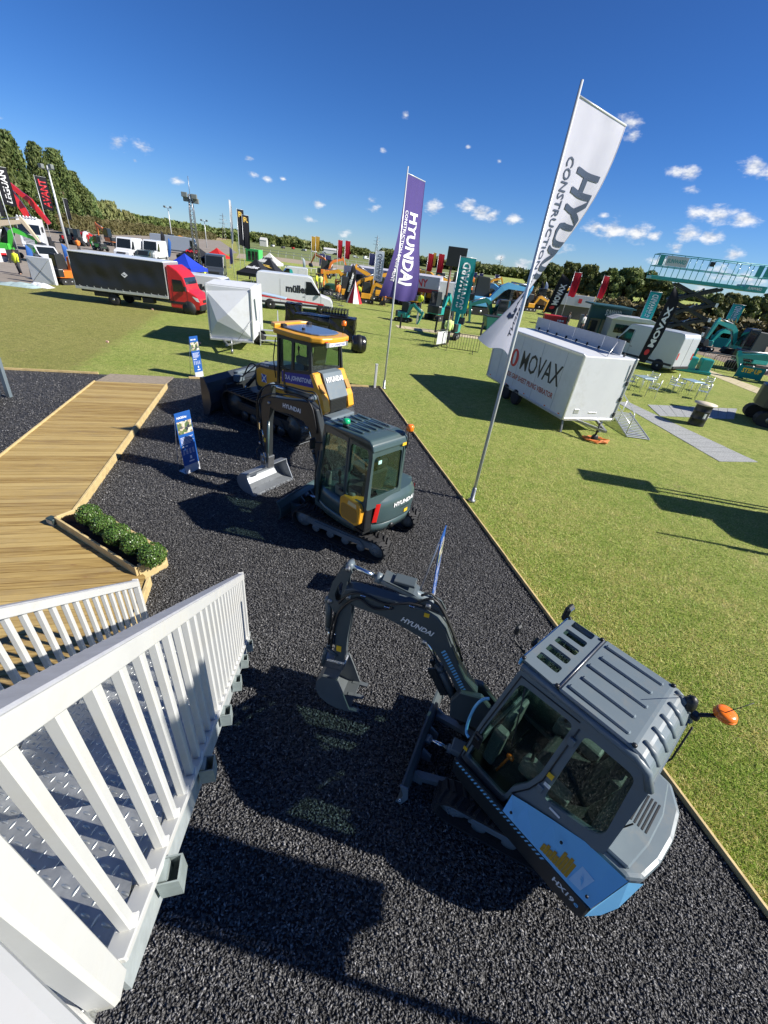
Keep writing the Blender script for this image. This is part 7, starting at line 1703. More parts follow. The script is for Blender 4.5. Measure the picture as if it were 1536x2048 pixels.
MORE = [(690, 600, 20, .9, 0, 'yellow loader at the open end of the marquee'), (712, 600, 170, .8, 1, 'orange dumper in front of the striped tent'), (730, 606, 10, .8, 0, 'yellow mini digger beside the crowd barrier'), (755, 602, 200, 1.0, 0, 'yellow digger with dark cab beside the pale flag'), (782, 606, 30, .9, 1, 'orange digger just left of the purple flag pole'), (820, 612, 160, .9, 0, 'yellow digger below the hem of the purple flag'), (848, 594, 20, 1.2, 0, 'tall yellow digger behind the purple flag'), (878, 590, 150, 1.3, 0, 'tall yellow digger behind the white box lorry'), (912, 590, 20, 1.4, 1, 'orange machine with long arm under the screen mast'), (935, 602, 170, 1.0, 1, 'orange lift beside the light blue excavator'), (975, 606, 10, 1.1, 0, 'yellow digger behind the light blue boom'), (1035, 604, 200, 1.2, 1, 'orange digger seen past the big white flag'), (1100, 615, 20, 1.1, 0, 'yellow digger behind the black feather flag'), (345, 500, 20, 1.3, 0, 'yellow digger beyond the coach'), (225, 492, 160, 1.2, 1, 'orange machine on the far hardstanding')]
for x, y, a, s_, o_, lb in MORE: digger(lb, G(x, y), R(a), s_, M_ORG if o_ else M_YEL, (random.choice([50, 62, 74]), random.choice([-35, -15, 5, 20]), random.choice([-115, -95, -70])), group='machines of the other stands', wheels=random.random() < .4)
# --- white box lorry and long marquee
wb_ = thing('box_lorry', 'white box lorry body between the purple and teal flags', 'lorry', G(893, 612), R(5)); zt2 = top_z(893, 612, 563)
MB().box((0, 0, zt2 * .62), (3.4, 2.2, zt2 * .72), ch=.04).build('box_body', M_VWHITE, wb_); MB().box((0, 0, .75), (3.6, 1.6, .3), ch=.03).build('chassis', M_TRIM, wb_)
for x in (-1.1, 1.0):
    for y in (-.9, .9): wheel(wb_, x, y, .42, .26)
MB().prism([(1.75, .6), (1.75, 2.2), (2.3, 2.15), (2.75, 1.5), (2.8, .6)], -1.0, 1.0, ch=.05).build('cab', mat('maroon_paint', (.22, .03, .03), .4), wb_)
ma, mb_ = G(686, 585), G(872, 612)
yw = yaw_of(ma, mb_); LM = (mb_ - ma).length
zr, ze = on_plane(ma, 686, 527).z, on_plane(ma, 687, 553).z
mq = thing('long_marquee', 'long white marquee with red lettering and a dark red skirt behind the yellow machines', 'marquee', (ma + mb_) / 2, yw)
MB().prism([(0, ze), (0, ze + .06), (3.2, zr), (6.4, ze + .06), (6.4, ze)], -LM / 2, LM / 2, Matrix.Rotation(R(90), 4, 'Z') @ Matrix.Scale(-1, 4, (0, 1, 0)) @ Matrix.Identity(4) if False else Matrix(((0, 1, 0, 0), (1, 0, 0, 0), (0, 0, 1, 0), (0, 0, 0, 1)))).build('canopy', mat('marquee_white', (.60, .60, .68), .6, transl=.2), mq)
fa = MB(); fa.box((0, -.03, (zr + ze) / 2 - .1), (LM, .05, (zr - ze) * .95)); fas = fa.build('fascia', mat('marquee_white', (.60, .60, .68), .6), mq)
mb = MB(); letters(mb, 'COMPANY', (LM * .02, -.062, (zr + ze) / 2 - .55), (1, 0, 0), (0, 0, 1), .8, LM * .36, bold=.03); mb.build('lettering', I_RED, fas)
MB().box((0, -.035, ze - .28), (LM, .055, .42)).build('skirt', mat('dark_red_print', (.25, .02, .03), .6), mq)
for i in range(9):
    for y in (.1, 6.2): MB().cyl((-LM / 2 + .1 + i * (LM - .2) / 8, y, 0), (-LM / 2 + .1 + i * (LM - .2) / 8, y, ze), .05, seg=8).build('pole', M_POLE, mq)
MB().box((-LM / 2 + 1.4, .6, ze * .4), (2.6, .1, ze * .75)).build('side_wall', mat('dark_red_print', (.25, .02, .03), .6), mq)
cn = thing('striped_tent', 'small red and white striped tent in front of the marquee', 'tent', G(708, 606), 0)
for i in range(8):
    a0, a1 = i * math.pi / 4, (i + 1) * math.pi / 4
    mb = MB(); mb.add([(.85 * math.cos(a0), .85 * math.sin(a0), 0), (.85 * math.cos(a1), .85 * math.sin(a1), 0), (0, 0, 2.1), (.8 * math.cos(a0), .8 * math.sin(a0), 0), (.8 * math.cos(a1), .8 * math.sin(a1), 0), (0, 0, 2.0)], [(0, 1, 2), (5, 4, 3), (0, 3, 4, 1), (1, 4, 5, 2), (2, 5, 3, 0)]); mb.build('gore', I_RED if i % 2 else M_PRINTW, cn)
# --- screen on a mast
sn = thing('screen_mast', 'black screen on a tall dark mast behind the teal flag', 'mast', G(884, 640), R(0)); zs = top_z(884, 640, 520)
MB().tube([(0, 0, 0), (0, 0, zs)], .1, 6).build('mast', mat('rust_brown', (.16, .06, .04), .6), sn); MB().box((.35, 0, zs + .25), (1.7, .3, 1.5), ch=.03).build('screen', M_BLACK, sn)
# --- crowd barriers
def barrier(label, loc, yaw, L=2.1, H=1.05, group='crowd barriers', m=None, sign=False):
    m = m or M_TRIM
    t = thing('crowd_barrier', label, 'barrier', loc, yaw, group)
    P = [(-L / 2, 0, .15), (-L / 2, 0, H - .12), (-L / 2 + .05, 0, H - .03), (-L / 2 + .14, 0, H), (L / 2 - .14, 0, H), (L / 2 - .05, 0, H - .03), (L / 2, 0, H - .12), (L / 2, 0, .15), (-L / 2, 0, .15)]
    MB().tube(P, .021, 6).build('frame', m, t)
    n_ = int(L / .16)
    for i in range(1, n_): MB().tube([(-L / 2 + i * L / n_, 0, .15), (-L / 2 + i * L / n_, 0, H)], .011, 5).build('bar', m, t)
    for sx in (-.36, .36): MB().tube([(sx * L, -.28, .01), (sx * L, -.06, .12), (sx * L, .06, .12), (sx * L, .28, .01)], .018, 5).build('foot', m, t)
    if sign: MB().box((0, -.03, H * .55), (L * .75, .012, H * .7), ch=.003).build('notice', mat('notice_grey', (.55, .57, .58), .5), t)
    return t
barrier('black crowd barrier standing in front of the teal excavator', G(918, 704), R(-4), 2.3); barrier('crowd barrier with a pale notice at the foot of the teal flag', G(880, 694), R(58), 1.7, sign=True)
barrier('crowd barrier beside the pale lettered flag', G(760, 612), R(5), 2.2); barrier('crowd barrier at the front of the white lettered van', G(664, 608), R(-30), 2.2, m=M_STEEL)
barrier('dark crowd barrier beside the striped banner on the mud', G(1452, 745), R(-18), 2.3); barrier('grey crowd barrier on the mud towards the scissor lift', G(1430, 736), R(-18), 2.3, m=M_STEEL)
for i, (x, y) in enumerate([(800, 656), (870, 665), (961, 670), (833, 648)]):
    o = MB().box((0, 0, .48), (.14, .14, .96), ch=.01).build('bollard', M_TRIM if i != 3 else M_WHITE); o.location = G(x, y); tag(o, ['dark bollard at the beige trackway by the purple flag', 'dark bollard at the trackway beside the teal flag', 'dark bollard at the trackway beside the big white flag', 'white topped post behind the beige trackway'][i], 'bollard', 'bollards along the trackway')
# --- trackways and paving
M_MATB = mat('beige_track_mat', (.50, .43, .27), .85, var=.12, vscale=2)
def strip(name, label, pts, w_pieces, m, kindname='panel', z=.012):
    """a laid path: quads between two edge lines, cut into panels"""
    t = thing(name, label, 'path', (0, 0, 0))
    (a0, a1), (b0, b1) = pts
    for i in range(w_pieces):
        q = []
        for k in (i + .02, i + .98):
            f = k / w_pieces; q.append((a0.lerp(a1, f), b0.lerp(b1, f)))
        P = [q[0][0], q[1][0], q[1][1], q[0][1]]
        z_ = z + random.uniform(0, .006)
        mb = MB(); mb.prism([(p.x, p.y) for p in P], .002, z_, axis='Z'); mb.build(kindname, m, t)
    return t
strip('trackway', 'beige trackway laid on the grass behind the crowd barriers', ((G(790, 650), G(990, 676)), (G(796, 656), G(988, 683))), 12, M_MATB)
strip('trackway', 'beige trackway running from the scissor lift to the dark excavator', ((G(1383, 728), G(1536, 782)), (G(1378, 733), G(1520, 790))), 10, M_MATB)
m, n, l, b = nodes_of('grey_paving_tile')
tc = n.new('ShaderNodeTexCoord'); V0 = nmap(n, l, tc.outputs['Object'], (1, 1, 1), (0, 0, .5))
br = n.new('ShaderNodeTexBrick'); br.inputs['Scale'].default_value = 5.0; br.inputs['Color1'].default_value = (.34, .35, .35, 1); br.inputs['Color2'].default_value = (.42, .43, .42, 1); br.inputs['Mortar'].default_value = (.16, .17, .16, 1); br.inputs['Mortar Size'].default_value = .03
l.new(V0, br.inputs['Vector']); l.new(br.outputs['Color'], b.inputs['Base Color']); b.inputs['Roughness'].default_value = .7
def c5(x, y): return G(1150 + x * .2513, 480 + y * .2513)
strip('paved_path', 'pale grey tiled path running from the white trailer ramp over the grass', ((c5(330, 1290), c5(1150, 1765)), (c5(420, 1290), c5(1455, 1770))), 16, m)
strip('paved_path', 'pale grey tiled path branching towards the dark excavator', ((c5(575, 1312), c5(1290, 1345)), (c5(675, 1402), c5(1262, 1428))), 9, m, z=.016)
# --- garden chairs, tables, barrel
M_CHAIR = mat('bistro_aluminium', (.62, .65, .68), .3, .6); M_TABLE = mat('blue_grey_table', (.40, .52, .56), .3, .3)
def chair(label, loc, yaw):
    t = thing('garden_chair', label, 'chair', loc, yaw, 'aluminium garden chairs')
    for i in range(5): MB().box((-.18 + i * .09, 0, .44), (.07, .42, .014), ch=.004).build('seat_slat', M_CHAIR, t)
    for i in range(3): MB().box((-.23, 0, .58 + i * .1), (.014, .42, .06), ch=.004).build('back_slat', M_CHAIR, t)
    for sg in (-1, 1):
        MB().tube([(.2, sg * .22, 0), (.2, sg * .22, .62), (.15, sg * .23, .66), (-.2, sg * .23, .66)], .014, 6).build('leg', M_CHAIR, t); MB().tube([(-.26, sg * .21, 0), (-.22, sg * .21, .44), (-.25, sg * .21, .86)], .014, 6).build('leg', M_CHAIR, t)
    return t
def table(label, loc, yaw):
    t = thing('garden_table', label, 'table', loc, yaw, 'blue grey garden tables')
    MB().box((0, 0, .72), (.8, .8, .03), ch=.01).build('tabletop', M_TABLE, t)
    for sx in (-1, 1):
        for sy in (-1, 1): MB().tube([(sx * .34, sy * .34, 0), (sx * .3, sy * .3, .71)], .016, 6).build('leg', M_CHAIR, t)
    return t
table('square table between chairs beside the trailer ramp', c5(510, 1200), R(20)); table('square table between the chairs on the open grass', c5(890, 1225), R(20))
chair('chair tucked beside the trailer ramp', c5(420, 1190), R(0)); chair('chair on the barrel side of the table by the ramp', c5(590, 1250), R(150)); chair('chair behind the table by the ramp', c5(575, 1180), R(215))
chair('chair on the trailer side of the open table', c5(770, 1220), R(10)); chair('chair behind the open table', c5(815, 1200), R(-30)); chair('chair on the barrel side of the open table', c5(985, 1270), R(150)); chair('chair at the far corner of the open table', c5(1000, 1210), R(200))
bl_ = thing('oil_drum_table', 'black oil drum with a pale round top beside the tiled path', 'drum', G(1390, 849), R(20)); zb2 = .92
MB().lathe([(.02, 0), (.30, 0), (.31, .02), (.30, .05), (.30, .28), (.315, .30), (.30, .32), (.30, .58), (.315, .60), (.30, .62), (.30, .84), (.31, .87)], 20).build('drum', M_BLACK, bl_); MB().lathe([(.02, .875), (.42, .875), (.42, .915), (.02, .92)], 24).build('round_top', mat('birch_top', (.60, .52, .38), .5, var=.1), bl_)
for a in (-2.1, -1.2):
    mb = MB(); mb.grid(lambda u, s: (.303 * math.cos(a + .35 * u), .303 * math.sin(a + .35 * u), .36 + .2 * s), 4, 2); mb.build('white_mark', M_PRINTW, bl_)
# --- scissor lift
SP = G(1330, 714); yw = R(-14)
sl_ = thing('scissor_lift', 'raised teal scissor lift with long railed platform and black scissor stack', 'scissor lift', SP, yw)
zp = top_z(1330, 714, 566); zr_ = top_z(1330, 714, 530)
LP = 7.8; off = .3
MB().box((0, 0, .75), (3.3, 1.5, .55), ch=.05).build('chassis', M_TEAL, sl_)
for x in (-1.2, 1.2):
    for y in (-.75, .75): wheel(sl_, x, y, .4, .3)
for sx in (-1.62, -.5, .5, 1.62): MB().box((sx, -.78, .62), (.45, .14, .9), ch=.03).build('outrigger_box', M_TEAL, sl_)
NS = 4; z0 = 1.05; dz = (zp - .25 - z0) / NS; hx = 1.55
for k in range(NS):
    for sg in (-1, 1):
        y = sg * .5
        MB().tube([(-hx, y, z0 + k * dz), (hx, y, z0 + (k + 1) * dz)], .11, 4, square=True).build('scissor_arm', M_BLACK, sl_); MB().tube([(hx, y * .8, z0 + k * dz), (-hx, y * .8, z0 + (k + 1) * dz)], .11, 4, square=True).build('scissor_arm', M_BLACK, sl_)
    for x in (-hx, hx):
        MB().tube([(x, -.6, z0 + (k + 1) * dz), (x, .6, z0 + (k + 1) * dz)], .07, 8).build('cross_tube', M_BLACK, sl_)
        if k < 3: MB().box((x + .12, -.62, z0 + (k + 1) * dz), (.18, .06, .28), ch=.01).build('end_guard', M_PRINTW, sl_)
    ram(sl_, Matrix.Translation((0, 0, 0)), (-.6, z0 + k * dz + .1), (.5, z0 + (k + .9) * dz), .08, .6)
PM = Matrix.Translation((off, 0, zp))
MB().box((0, 0, 0), (LP, 1.7, .24), PM, ch=.03).build('platform_deck', M_TEAL, sl_); MB().box((LP * .5 - .7, 0, .05), (1.4, 1.75, .42), PM, ch=.04).build('deck_extension', M_TEAL, sl_)
rh = zr_ - zp + .35
pl_r = MB()
for y in (-.83, .83):
    for zz in (.5, 1.0): MB().tube([(-LP / 2, y, rh * zz), (LP / 2, y, rh * zz)], .028, 5, PM).build('guard_rail', M_TEAL, sl_)
    for i in range(10): MB().tube([(-LP / 2 + i * LP / 9, y, .1), (-LP / 2 + i * LP / 9, y, rh)], .025, 5, PM).build('rail_post', M_TEAL, sl_)
for x in (-LP / 2, LP / 2):
    for zz in (.5, 1.0): MB().tube([(x, -.83, rh * zz), (x, .83, rh * zz)], .028, 5, PM).build('guard_rail', M_TEAL, sl_)
sb = MB().box((-LP / 2 + 1.3, -.86, rh * .74), (1.5, .02, rh * .42), PM, ch=.004).build('sign_board', mat('notice_grey', (.55, .57, .58), .5), sl_)
mb = MB(); letters(mb, 'SUNWARD', PM @ Vector((-LP / 2 + .65, -.873, rh * .66)), (1, 0, 0), (0, 0, 1), rh * .17, 1.3, bold=.03); mb.build('lettering', M_TEAL, sb)
for x in (-LP / 2 + .25, LP / 2 - 1.0, LP / 2 - .45): MB().box((x, -.85, rh * .74), (.36, .02, rh * .44), PM, ch=.004).build('infill_panel', M_TEAL, sl_)
MB().box((-.2, -.75, rh * .8), (.3, .2, .3), PM, ch=.03).build('control_box', M_BLACK, sl_)
mb = MB(); letters(mb, 'SUNWARD', PM @ Vector((LP / 2 - 1.2, -.882, -.02)), (1, 0, 0), (0, 0, 1), .17, .9, bold=.03); mb.build('lettering', M_PRINTW, sl_)
tb = thing('outrigger_unit', 'low teal ground unit with rounded boxes beside the silver van', 'machine', G(1372, 742), R(-14))
for x in (-.95, 0, .95): MB().box((x, 0, .55), (.7, .8, .9), ch=.08).build('box_unit', M_TEAL, tb)
MB().box((0, 0, .12), (2.8, 1.0, .2), ch=.03).build('base_frame', M_TEAL, tb)
# --- lettered booth, container, cabins
ba = G(1205, 668)
bt = thing('exhibition_booth', 'dark green exhibition booth with lettered fascia and glazed front', 'booth', ba, R(-6)); zf0, zf1 = top_z(1205, 668, 640), top_z(1205, 668, 611)
M_DKG = mat('booth_green', (.012, .07, .075), .5, var=.05)
kx = PXM(1205, 668)
WB = 85 * kx
MB().box((0, .1, (zf0 + zf1) / 2), (WB, .5, zf1 - zf0), ch=.02).build('fascia', M_DKG, bt)
mb = MB(); letters(mb, 'SUNWARD', (-WB * .12, -.16, zf0 + (zf1 - zf0) * .3), (1, 0, 0), (0, 0, 1), (zf1 - zf0) * .42, WB * .38, bold=.02); mb.build('lettering', M_PRINTW, bt)
MB().box((0, 1.9, zf0 / 2), (WB * .96, 3.2, zf0), ch=.03).build('back_room', mat('cabin_grey', (.20, .21, .20), .6), bt); MB().box((0, 1.0, zf1 - .1), (WB, 4.2, .15), ch=.02).build('roof', M_DKG, bt)
for x in (-.45, -.15, .12, .44): MB().box((x * WB, -.1, zf0 / 2), (.12, .12, zf0), ch=.01).build('post', M_DKG, bt)
MB().box((-.3 * WB, .26, zf0 * .45), (WB * .2, .03, zf0 * .8)).build('door', MDW, bt); MB().box((.25 * WB, .26, zf0 * .5), (WB * .25, .03, zf0 * .5)).build('window', MDW, bt)
cb_ = thing('site_cabin', 'low grey site cabin with windows and white roof next to the booth', 'cabin', G(1258, 682), R(-8)); zc = top_z(1258, 682, 640)
MB().box((0, 1.2, zc * .45), (4.6, 2.4, zc * .9), ch=.04).build('walls', mat('cabin_pale', (.36, .37, .36), .6), cb_); MB().prism([(-2.4, zc * .9), (-1.6, zc * 1.08), (1.2, zc * 1.08), (2.4, zc * .9)], -.1, 2.5, ch=.02).build('roof', M_VWHITE, cb_)
for x in (-1.2, .6): MB().box((x, -.01, zc * .5), (1.3, .04, zc * .4)).build('window', MDW, cb_)
rc = thing('red_container', 'low red metal container with white print in front of the booth', 'container', G(1108, 652), R(-6))
MB().box((0, .5, .55), (2.6, 1.2, 1.0), ch=.02).build('body', mat('container_red', (.45, .02, .03), .45), rc); mb = MB(); mb.box((.5, -.11, .6), (.7, .006, .18)); mb.build('white_print', M_PRINTW, rc)
for i in range(9): MB().box((-1.2 + i * .3, -.115, .55), (.05, .02, .9)).build('rib', mat('container_red', (.45, .02, .03), .45), rc)
wk = thing('white_stall', 'white fascia stall with a small red mark behind the booth', 'stall', G(1140, 638), R(-4)); z0_, z1_ = top_z(1140, 638, 612), top_z(1140, 638, 590); kx = PXM(1140, 638)
MB().box((0, 0, (z0_ + z1_) / 2), (70 * kx, .4, z1_ - z0_), ch=.02).build('fascia', mat('marquee_white', (.60, .60, .68), .6), wk); MB().box((8 * kx, -.21, (z0_ + z1_) / 2), (7 * kx, .02, (z1_ - z0_) * .4)).build('red_mark', I_RED, wk); MB().box((0, 1.5, z0_ / 2), (66 * kx, 2.6, z0_)).build('back_room', mat('stall_dark', (.10, .09, .09), .7), wk)
for x in (-33, 33): MB().box((x * kx, -.1, z0_ / 2), (.12, .12, z0_)).build('post', M_POLE, wk)
# --- teal excavators on the mud, banner
digger('teal excavator with stretched arm on the mud beyond the scissor lift', G(1400, 700), R(10), .85, M_TEAL, (65, -5, -100)); digger('teal excavator beside the upright teal flag', G(1472, 712), R(185), 1.05, M_TEAL, (60, 10, -80)); digger('big teal excavator with raised boom behind the striped banner', G(1490, 742), R(8), 1.15, M_TEAL, (40, 22, -70)); digger('teal excavator whose arm crosses the picture edge by the banner', G(1590, 775), R(168), 1.05, M_TEAL, (20, -5, -120))
bn = thing('fence_banner', 'teal banner with yellow lettering on a fence at the mud', 'banner', G(1492, 760), R(-20)); kx = PXM(1492, 760); hb = top_z(1492, 760, 732)
MB().box((0, 0, hb * .52), (58 * kx, .02, hb * .8)).build('cloth', C_TEAL, bn); mb = MB(); letters(mb, 'STEP UP', (-20 * kx, -.016, hb * .5), (1, 0, 0), (0, 0, 1), hb * .3, 42 * kx, bold=.04); mb.build('lettering', M_LABEL, bn)
for x in (-29, 0, 29): MB().tube([(x * kx, .03, 0), (x * kx, .03, hb)], .025, 5).build('post', M_STEEL, bn)
for i, (x, y) in enumerate([(1415, 676), (1440, 684)]):
    pn = thing('teal_panel_stand', ['teal advertising panel standing beyond the scissor lift', 'second teal advertising panel beside the stretched excavator'][i], 'panel', G(x, y + 14), R(-15)); MB().box((0, 0, .6), (1.6, .05, 1.0), ch=.01).build('panel', C_TEAL, pn)
    for s_ in (-.7, .7): MB().tube([(s_, 0, 0), (s_, .0, .3)], .025, 5).build('leg', M_STEEL, pn)
# --- the big dark excavator at the right and the one beyond the frame whose shadow lies on the grass
digger('large dark grey excavator standing on the grass by the end of the tiled path', G(1560, 852), R(-20), 1.25, M_HULLD, (60, 15, -120), dark=M_HULLD)
dx = digger('dark excavator with handrails on the grass at the side of the tiled path', Vector((11.7, 8.5, 0)), R(-8), 1.3, M_HULLD, (52, 8, -60))
for (x, y, z) in ((-1.3, 1.2, 1.3), (-.1, 1.25, 1.2), (-1.4, -1.2, 1.4), (-.2, -1.25, 1.2)):
    MB().tube([(x, y, z), (x, y, z + 1.5), (x + .1, y, z + 1.6), (x + .9, y, z + 1.6), (x + 1.0, y, z + 1.5), (x + 1.0, y, z)], .035, 6).build('hand_rail', M_STEEL, dx)
sgp = thing('unseen_flag', 'unseen flag on a tall pole, added for its shadow on the grass by the dark excavators', 'sign', Vector((11.2, 10.0, 0)), R(85)); MB().tube([(0, 0, 0), (0, 0, 4.4)], .04, 8).build('pole', M_STEEL, sgp); MB().box((0, 0, 3.6), (.75, .04, 1.5), ch=.01).build('white_face', M_VWHITE, sgp)  # flag shape out of view, added to cast the rectangular shadow on the grass
# --- gazebos
def gazebo(label, base_px, w_px, eave_y, peak_y, m, yaw=0.0, text=None, ink=None, valance=True, walls=False, group='pop up gazebos'):
    b0 = G(*base_px); kx = PXM(*base_px); w = w_px * kx / 1.15
    ze, zp_ = top_z(base_px[0], base_px[1], eave_y), top_z(base_px[0], base_px[1], peak_y)
    t = thing('pop_up_gazebo', label, 'gazebo', b0 + Vector((0, w * .5, 0)), yaw, group)
    h = w / 2
    for i in range(4):
        a, c_ = [(-h, -h), (h, -h), (h, h), (-h, h)][i], [(h, -h), (h, h), (-h, h), (-h, -h)][i]
        mb = MB(); mb.grid(lambda u, s: (((a[0] * (1 - u) + c_[0] * u) * (1 - s)), ((a[1] * (1 - u) + c_[1] * u) * (1 - s)), ze + (zp_ - ze) * (s ** 1.25)), 6, 6); rp_ = mb.build('roof_panel', m, t)
        mb = MB(); mb.add([(a[0], a[1], ze), (c_[0], c_[1], ze), (c_[0], c_[1], ze - .3), (a[0], a[1], ze - .3)], [(0, 3, 2, 1)]); mb.build('valance', m, rp_)
        if i == 0 and text:
            mb = MB(); letters(mb, text, (-w * .22, -h * .62, ze + (zp_ - ze) * .29), (1, 0, 0), (0, h * .5, (zp_ - ze) * .5), w * .12, w * .46, bold=.04); mb.v = [(x, y - .06, z + .06) for x, y, z in mb.v]; mb.build('lettering', ink, rp_)
        MB().tube([(a[0] * .97, a[1] * .97, 0), (a[0] * .97, a[1] * .97, ze)], .03, 4, square=True).build('leg', M_ALU, t)
    if walls:
        MB().box((0, h * .98, ze / 2), (w * .96, .02, ze - .1)).build('wall_sheet', m, t); MB().box((-h * .98, 0, ze / 2), (.02, w * .9, ze - .1)).build('wall_sheet', m, t); MB().box((h * .98, 0, ze / 2), (.02, w * .9, ze - .1)).build('wall_sheet', m, t)
    return t
C_G = lambda nm, c: mat(nm, c, .6, transl=.12, var=.05)
gazebo('royal blue pop up gazebo behind the red lorry cab', (362, 566), 74, 534, 506, C_G('gazebo_blue', (.015, .05, .50)), R(-8))
gazebo('black pop up gazebo with red and white letters beside the mast', (385, 552), 66, 513, 488, C_G('gazebo_black', (.016, .017, .02)), R(-6), 'NC', I_RED, walls=True)
gazebo('bright red pop up gazebo behind the dark grey van', (430, 535), 42, 511, 495, C_G('gazebo_red', (.55, .02, .02)), R(-5))
gazebo('black pop up gazebo with white lettering beside the tall white trailer', (506, 580), 70, 547, 517, C_G('gazebo_black', (.016, .017, .02)), R(-8), 'muller', M_PRINTW); gazebo('black pop up gazebo with a gold letter behind the white lettered one', (533, 570), 60, 545, 515, C_G('gazebo_black', (.016, .017, .02)), R(-5), 'R', I_GOLD); gazebo('white pop up gazebo with dark lettering beside the small white van', (535, 558), 48, 525, 505, C_G('gazebo_white', (.62, .62, .60)), R(-5), 'HIRE', INK)
gc = thing('green_container', 'bright green exhibition container with glazed doors near the racecourse', 'container', G(505, 524), R(-4)); zg = top_z(505, 524, 498); kx = PXM(505, 524)
MB().box((0, 1.2, zg / 2), (28 * kx, 2.4, zg), ch=.05).build('body', mat('lime_green_paint', (.07, .45, .12), .45), gc)
for x in (-6, 2, 9): MB().box((x * kx, -.02, zg * .48), (5.5 * kx, .04, zg * .7)).build('door', MDW, gc)
# --- lattice mast with floodlights
lm = thing('lattice_mast', 'grey lattice mast carrying floodlights and an aerial behind the red lorry', 'mast', G(399, 558), R(10)); zm, za = top_z(399, 558, 388), top_z(399, 558, 352)
for sx in (-1, 1):
    for sy in (-1, 1): MB().tube([(sx * .28, sy * .28, 0), (sx * .2, sy * .2, zm * .8), (sx * .1, sy * .1, zm)], .045, 5).build('upright', M_STEEL, lm)
for k in range(18):
    za_, zb3 = zm * k / 19, zm * (k + 1) / 19; r0, r1 = .28 - .1 * k / 19, .28 - .1 * (k + 1) / 19
    for sg in (-1, 1): MB().tube([(-sg * r0, -r0, za_), (sg * r1, -r1, zb3)], .02, 4).build('brace', M_STEEL, lm); MB().tube([(-r0, -sg * r0, za_), (-r1, sg * r1, zb3)], .02, 4).build('brace', M_STEEL, lm)
MB().tube([(0, 0, zm * .9), (0, 0, za)], .03, 5).build('aerial', M_STEEL, lm)
for p in ((-.5, -.2, .985), (.45, -.2, .975), (-.45, .1, .94), (.5, .1, .93)):
    MB().box((p[0], p[1], zm * p[2]), (.55, .3, .42), ch=.04).build('floodlight', M_GREYP, lm); MB().tube([(0, 0, zm * p[2]), (p[0], p[1], zm * p[2])], .03, 4).build('bracket', M_STEEL, lm)
def lamp_post(label, bx, by, ty, yaw):
    t = thing('floodlight_pole', label, 'lamp post', G(bx, by), yaw, 'floodlight poles'); h = top_z(bx, by, ty)
    MB().tube([(0, 0, 0), (0, 0, h)], [.17, .09], 8).build('pole', M_POLE, t); MB().box((0, 0, h - .35), (2.2, .08, .08)).build('cross_arm', M_STEEL, t)
    for x in (-.9, .9): MB().box((x, -.15, h - .1), (.6, .4, .45), Matrix.Identity(4), ch=.05).build('floodlight', M_GREYP, t)
lamp_post('pale floodlight pole in front of the poplars', 139, 508, 331, R(-20)); lamp_post('floodlight pole beyond the white vans', 346, 490, 413, R(0)); lamp_post('far floodlight pole beside the hedge', 414, 496, 440, R(0))
# --- left-hand side: green machines, boards, panel, rubble
digger('bright green lifting machine on the hardstanding beside the black flag', G(15, 515), R(20), 1.1, M_GRN, (70, -20, -100)); digger('white and orange excavator behind the bright green machine', G(-12, 512), R(15), 1.25, mat('cream_paint', (.60, .50, .36), .4), (68, 10, -60)); digger('green mini loader behind the black curtain body', G(203, 502), R(160), .85, M_GRN, (60, -30, -110), wheels=True)
digger('orange digger parked at the rear of the black curtain body', G(133, 568), R(80), .8, M_ORG, (80, -60, -100))
for i, (x, y, c_) in enumerate([(138, 488, M_VRED), (152, 490, M_VRED), (164, 492, M_VWHITE)]): digger(['red and white machine beside the poplars', 'low red machine on the hardstanding under the willows', 'white machine at the end of the red machines'][i], G(x, y), R(20 + 40 * i), 1.0, c_, (50, -20, -90), wheels=True, group='red and white machines on the hardstanding')
for i, (x0, x1, y, c_) in enumerate([(-10, 18, 524, M_VWHITE), (20, 44, 526, M_TRIM)]):
    a_, b_ = G(x0, y), G(x1, y); pn = thing('advertising_board', ['long white advertising board with red print under the green machine', 'dark advertising board next to the white one'][i], 'board', (a_ + b_) / 2, yaw_of(a_, b_)); MB().box((0, 0, .55), ((b_ - a_).length, .06, 1.1), ch=.01).build('panel', c_, pn)
    if i == 0: MB().box((.4, -.035, .6), ((b_ - a_).length * .4, .006, .3)).build('red_print', I_RED, pn)
    for s_ in (-.4, .4): MB().box((s_ * (b_ - a_).length, .15, .05), (.06, .5, .1)).build('foot', M_STEEL, pn)
wp = thing('display_wall', 'white pop up display wall standing on the edge of the hardstanding', 'display', G(92, 568), R(2)); hw_ = top_z(92, 568, 514)
MB().box((0, 0, hw_ / 2), (1.7, .25, hw_), ch=.03).build('fabric', M_VWHITE, wp)
for sg in (-1, 1): MB().tube([(-.75, -.14, hw_ * (.08 if sg > 0 else .92)), (.75, -.14, hw_ * (.92 if sg > 0 else .08))], .012, 5).build('brace_line', M_GREYP, wp)
for i, (x, y, d_, c_) in enumerate([(40, 572, (2.6, 1.2, .25), mat('pale_tarp', (.35, .45, .45), .5)), (80, 574, (1.6, .8, .3), M_VWHITE), (8, 568, (1.2, .8, .15), M_GREYP)]):
    hp_ = thing('tarpaulin_heap', ['flat pale green tarpaulin heap on the worn grass', 'crumpled white tarpaulin beside the display wall', 'small grey stack of boards on the worn grass'][i], 'tarpaulin', G(x, y), R(5))
    rn = random.Random(i); mb = MB(); mb.grid(lambda u, s: ((u - .5) * d_[0], (s - .5) * d_[1], max(.005, d_[2] * math.sin(math.pi * u) ** .5 * math.sin(math.pi * s) ** .5 * rn.uniform(.6, 1.1))), 10, 6, smooth=False); mb.build('sheet', c_, hp_)
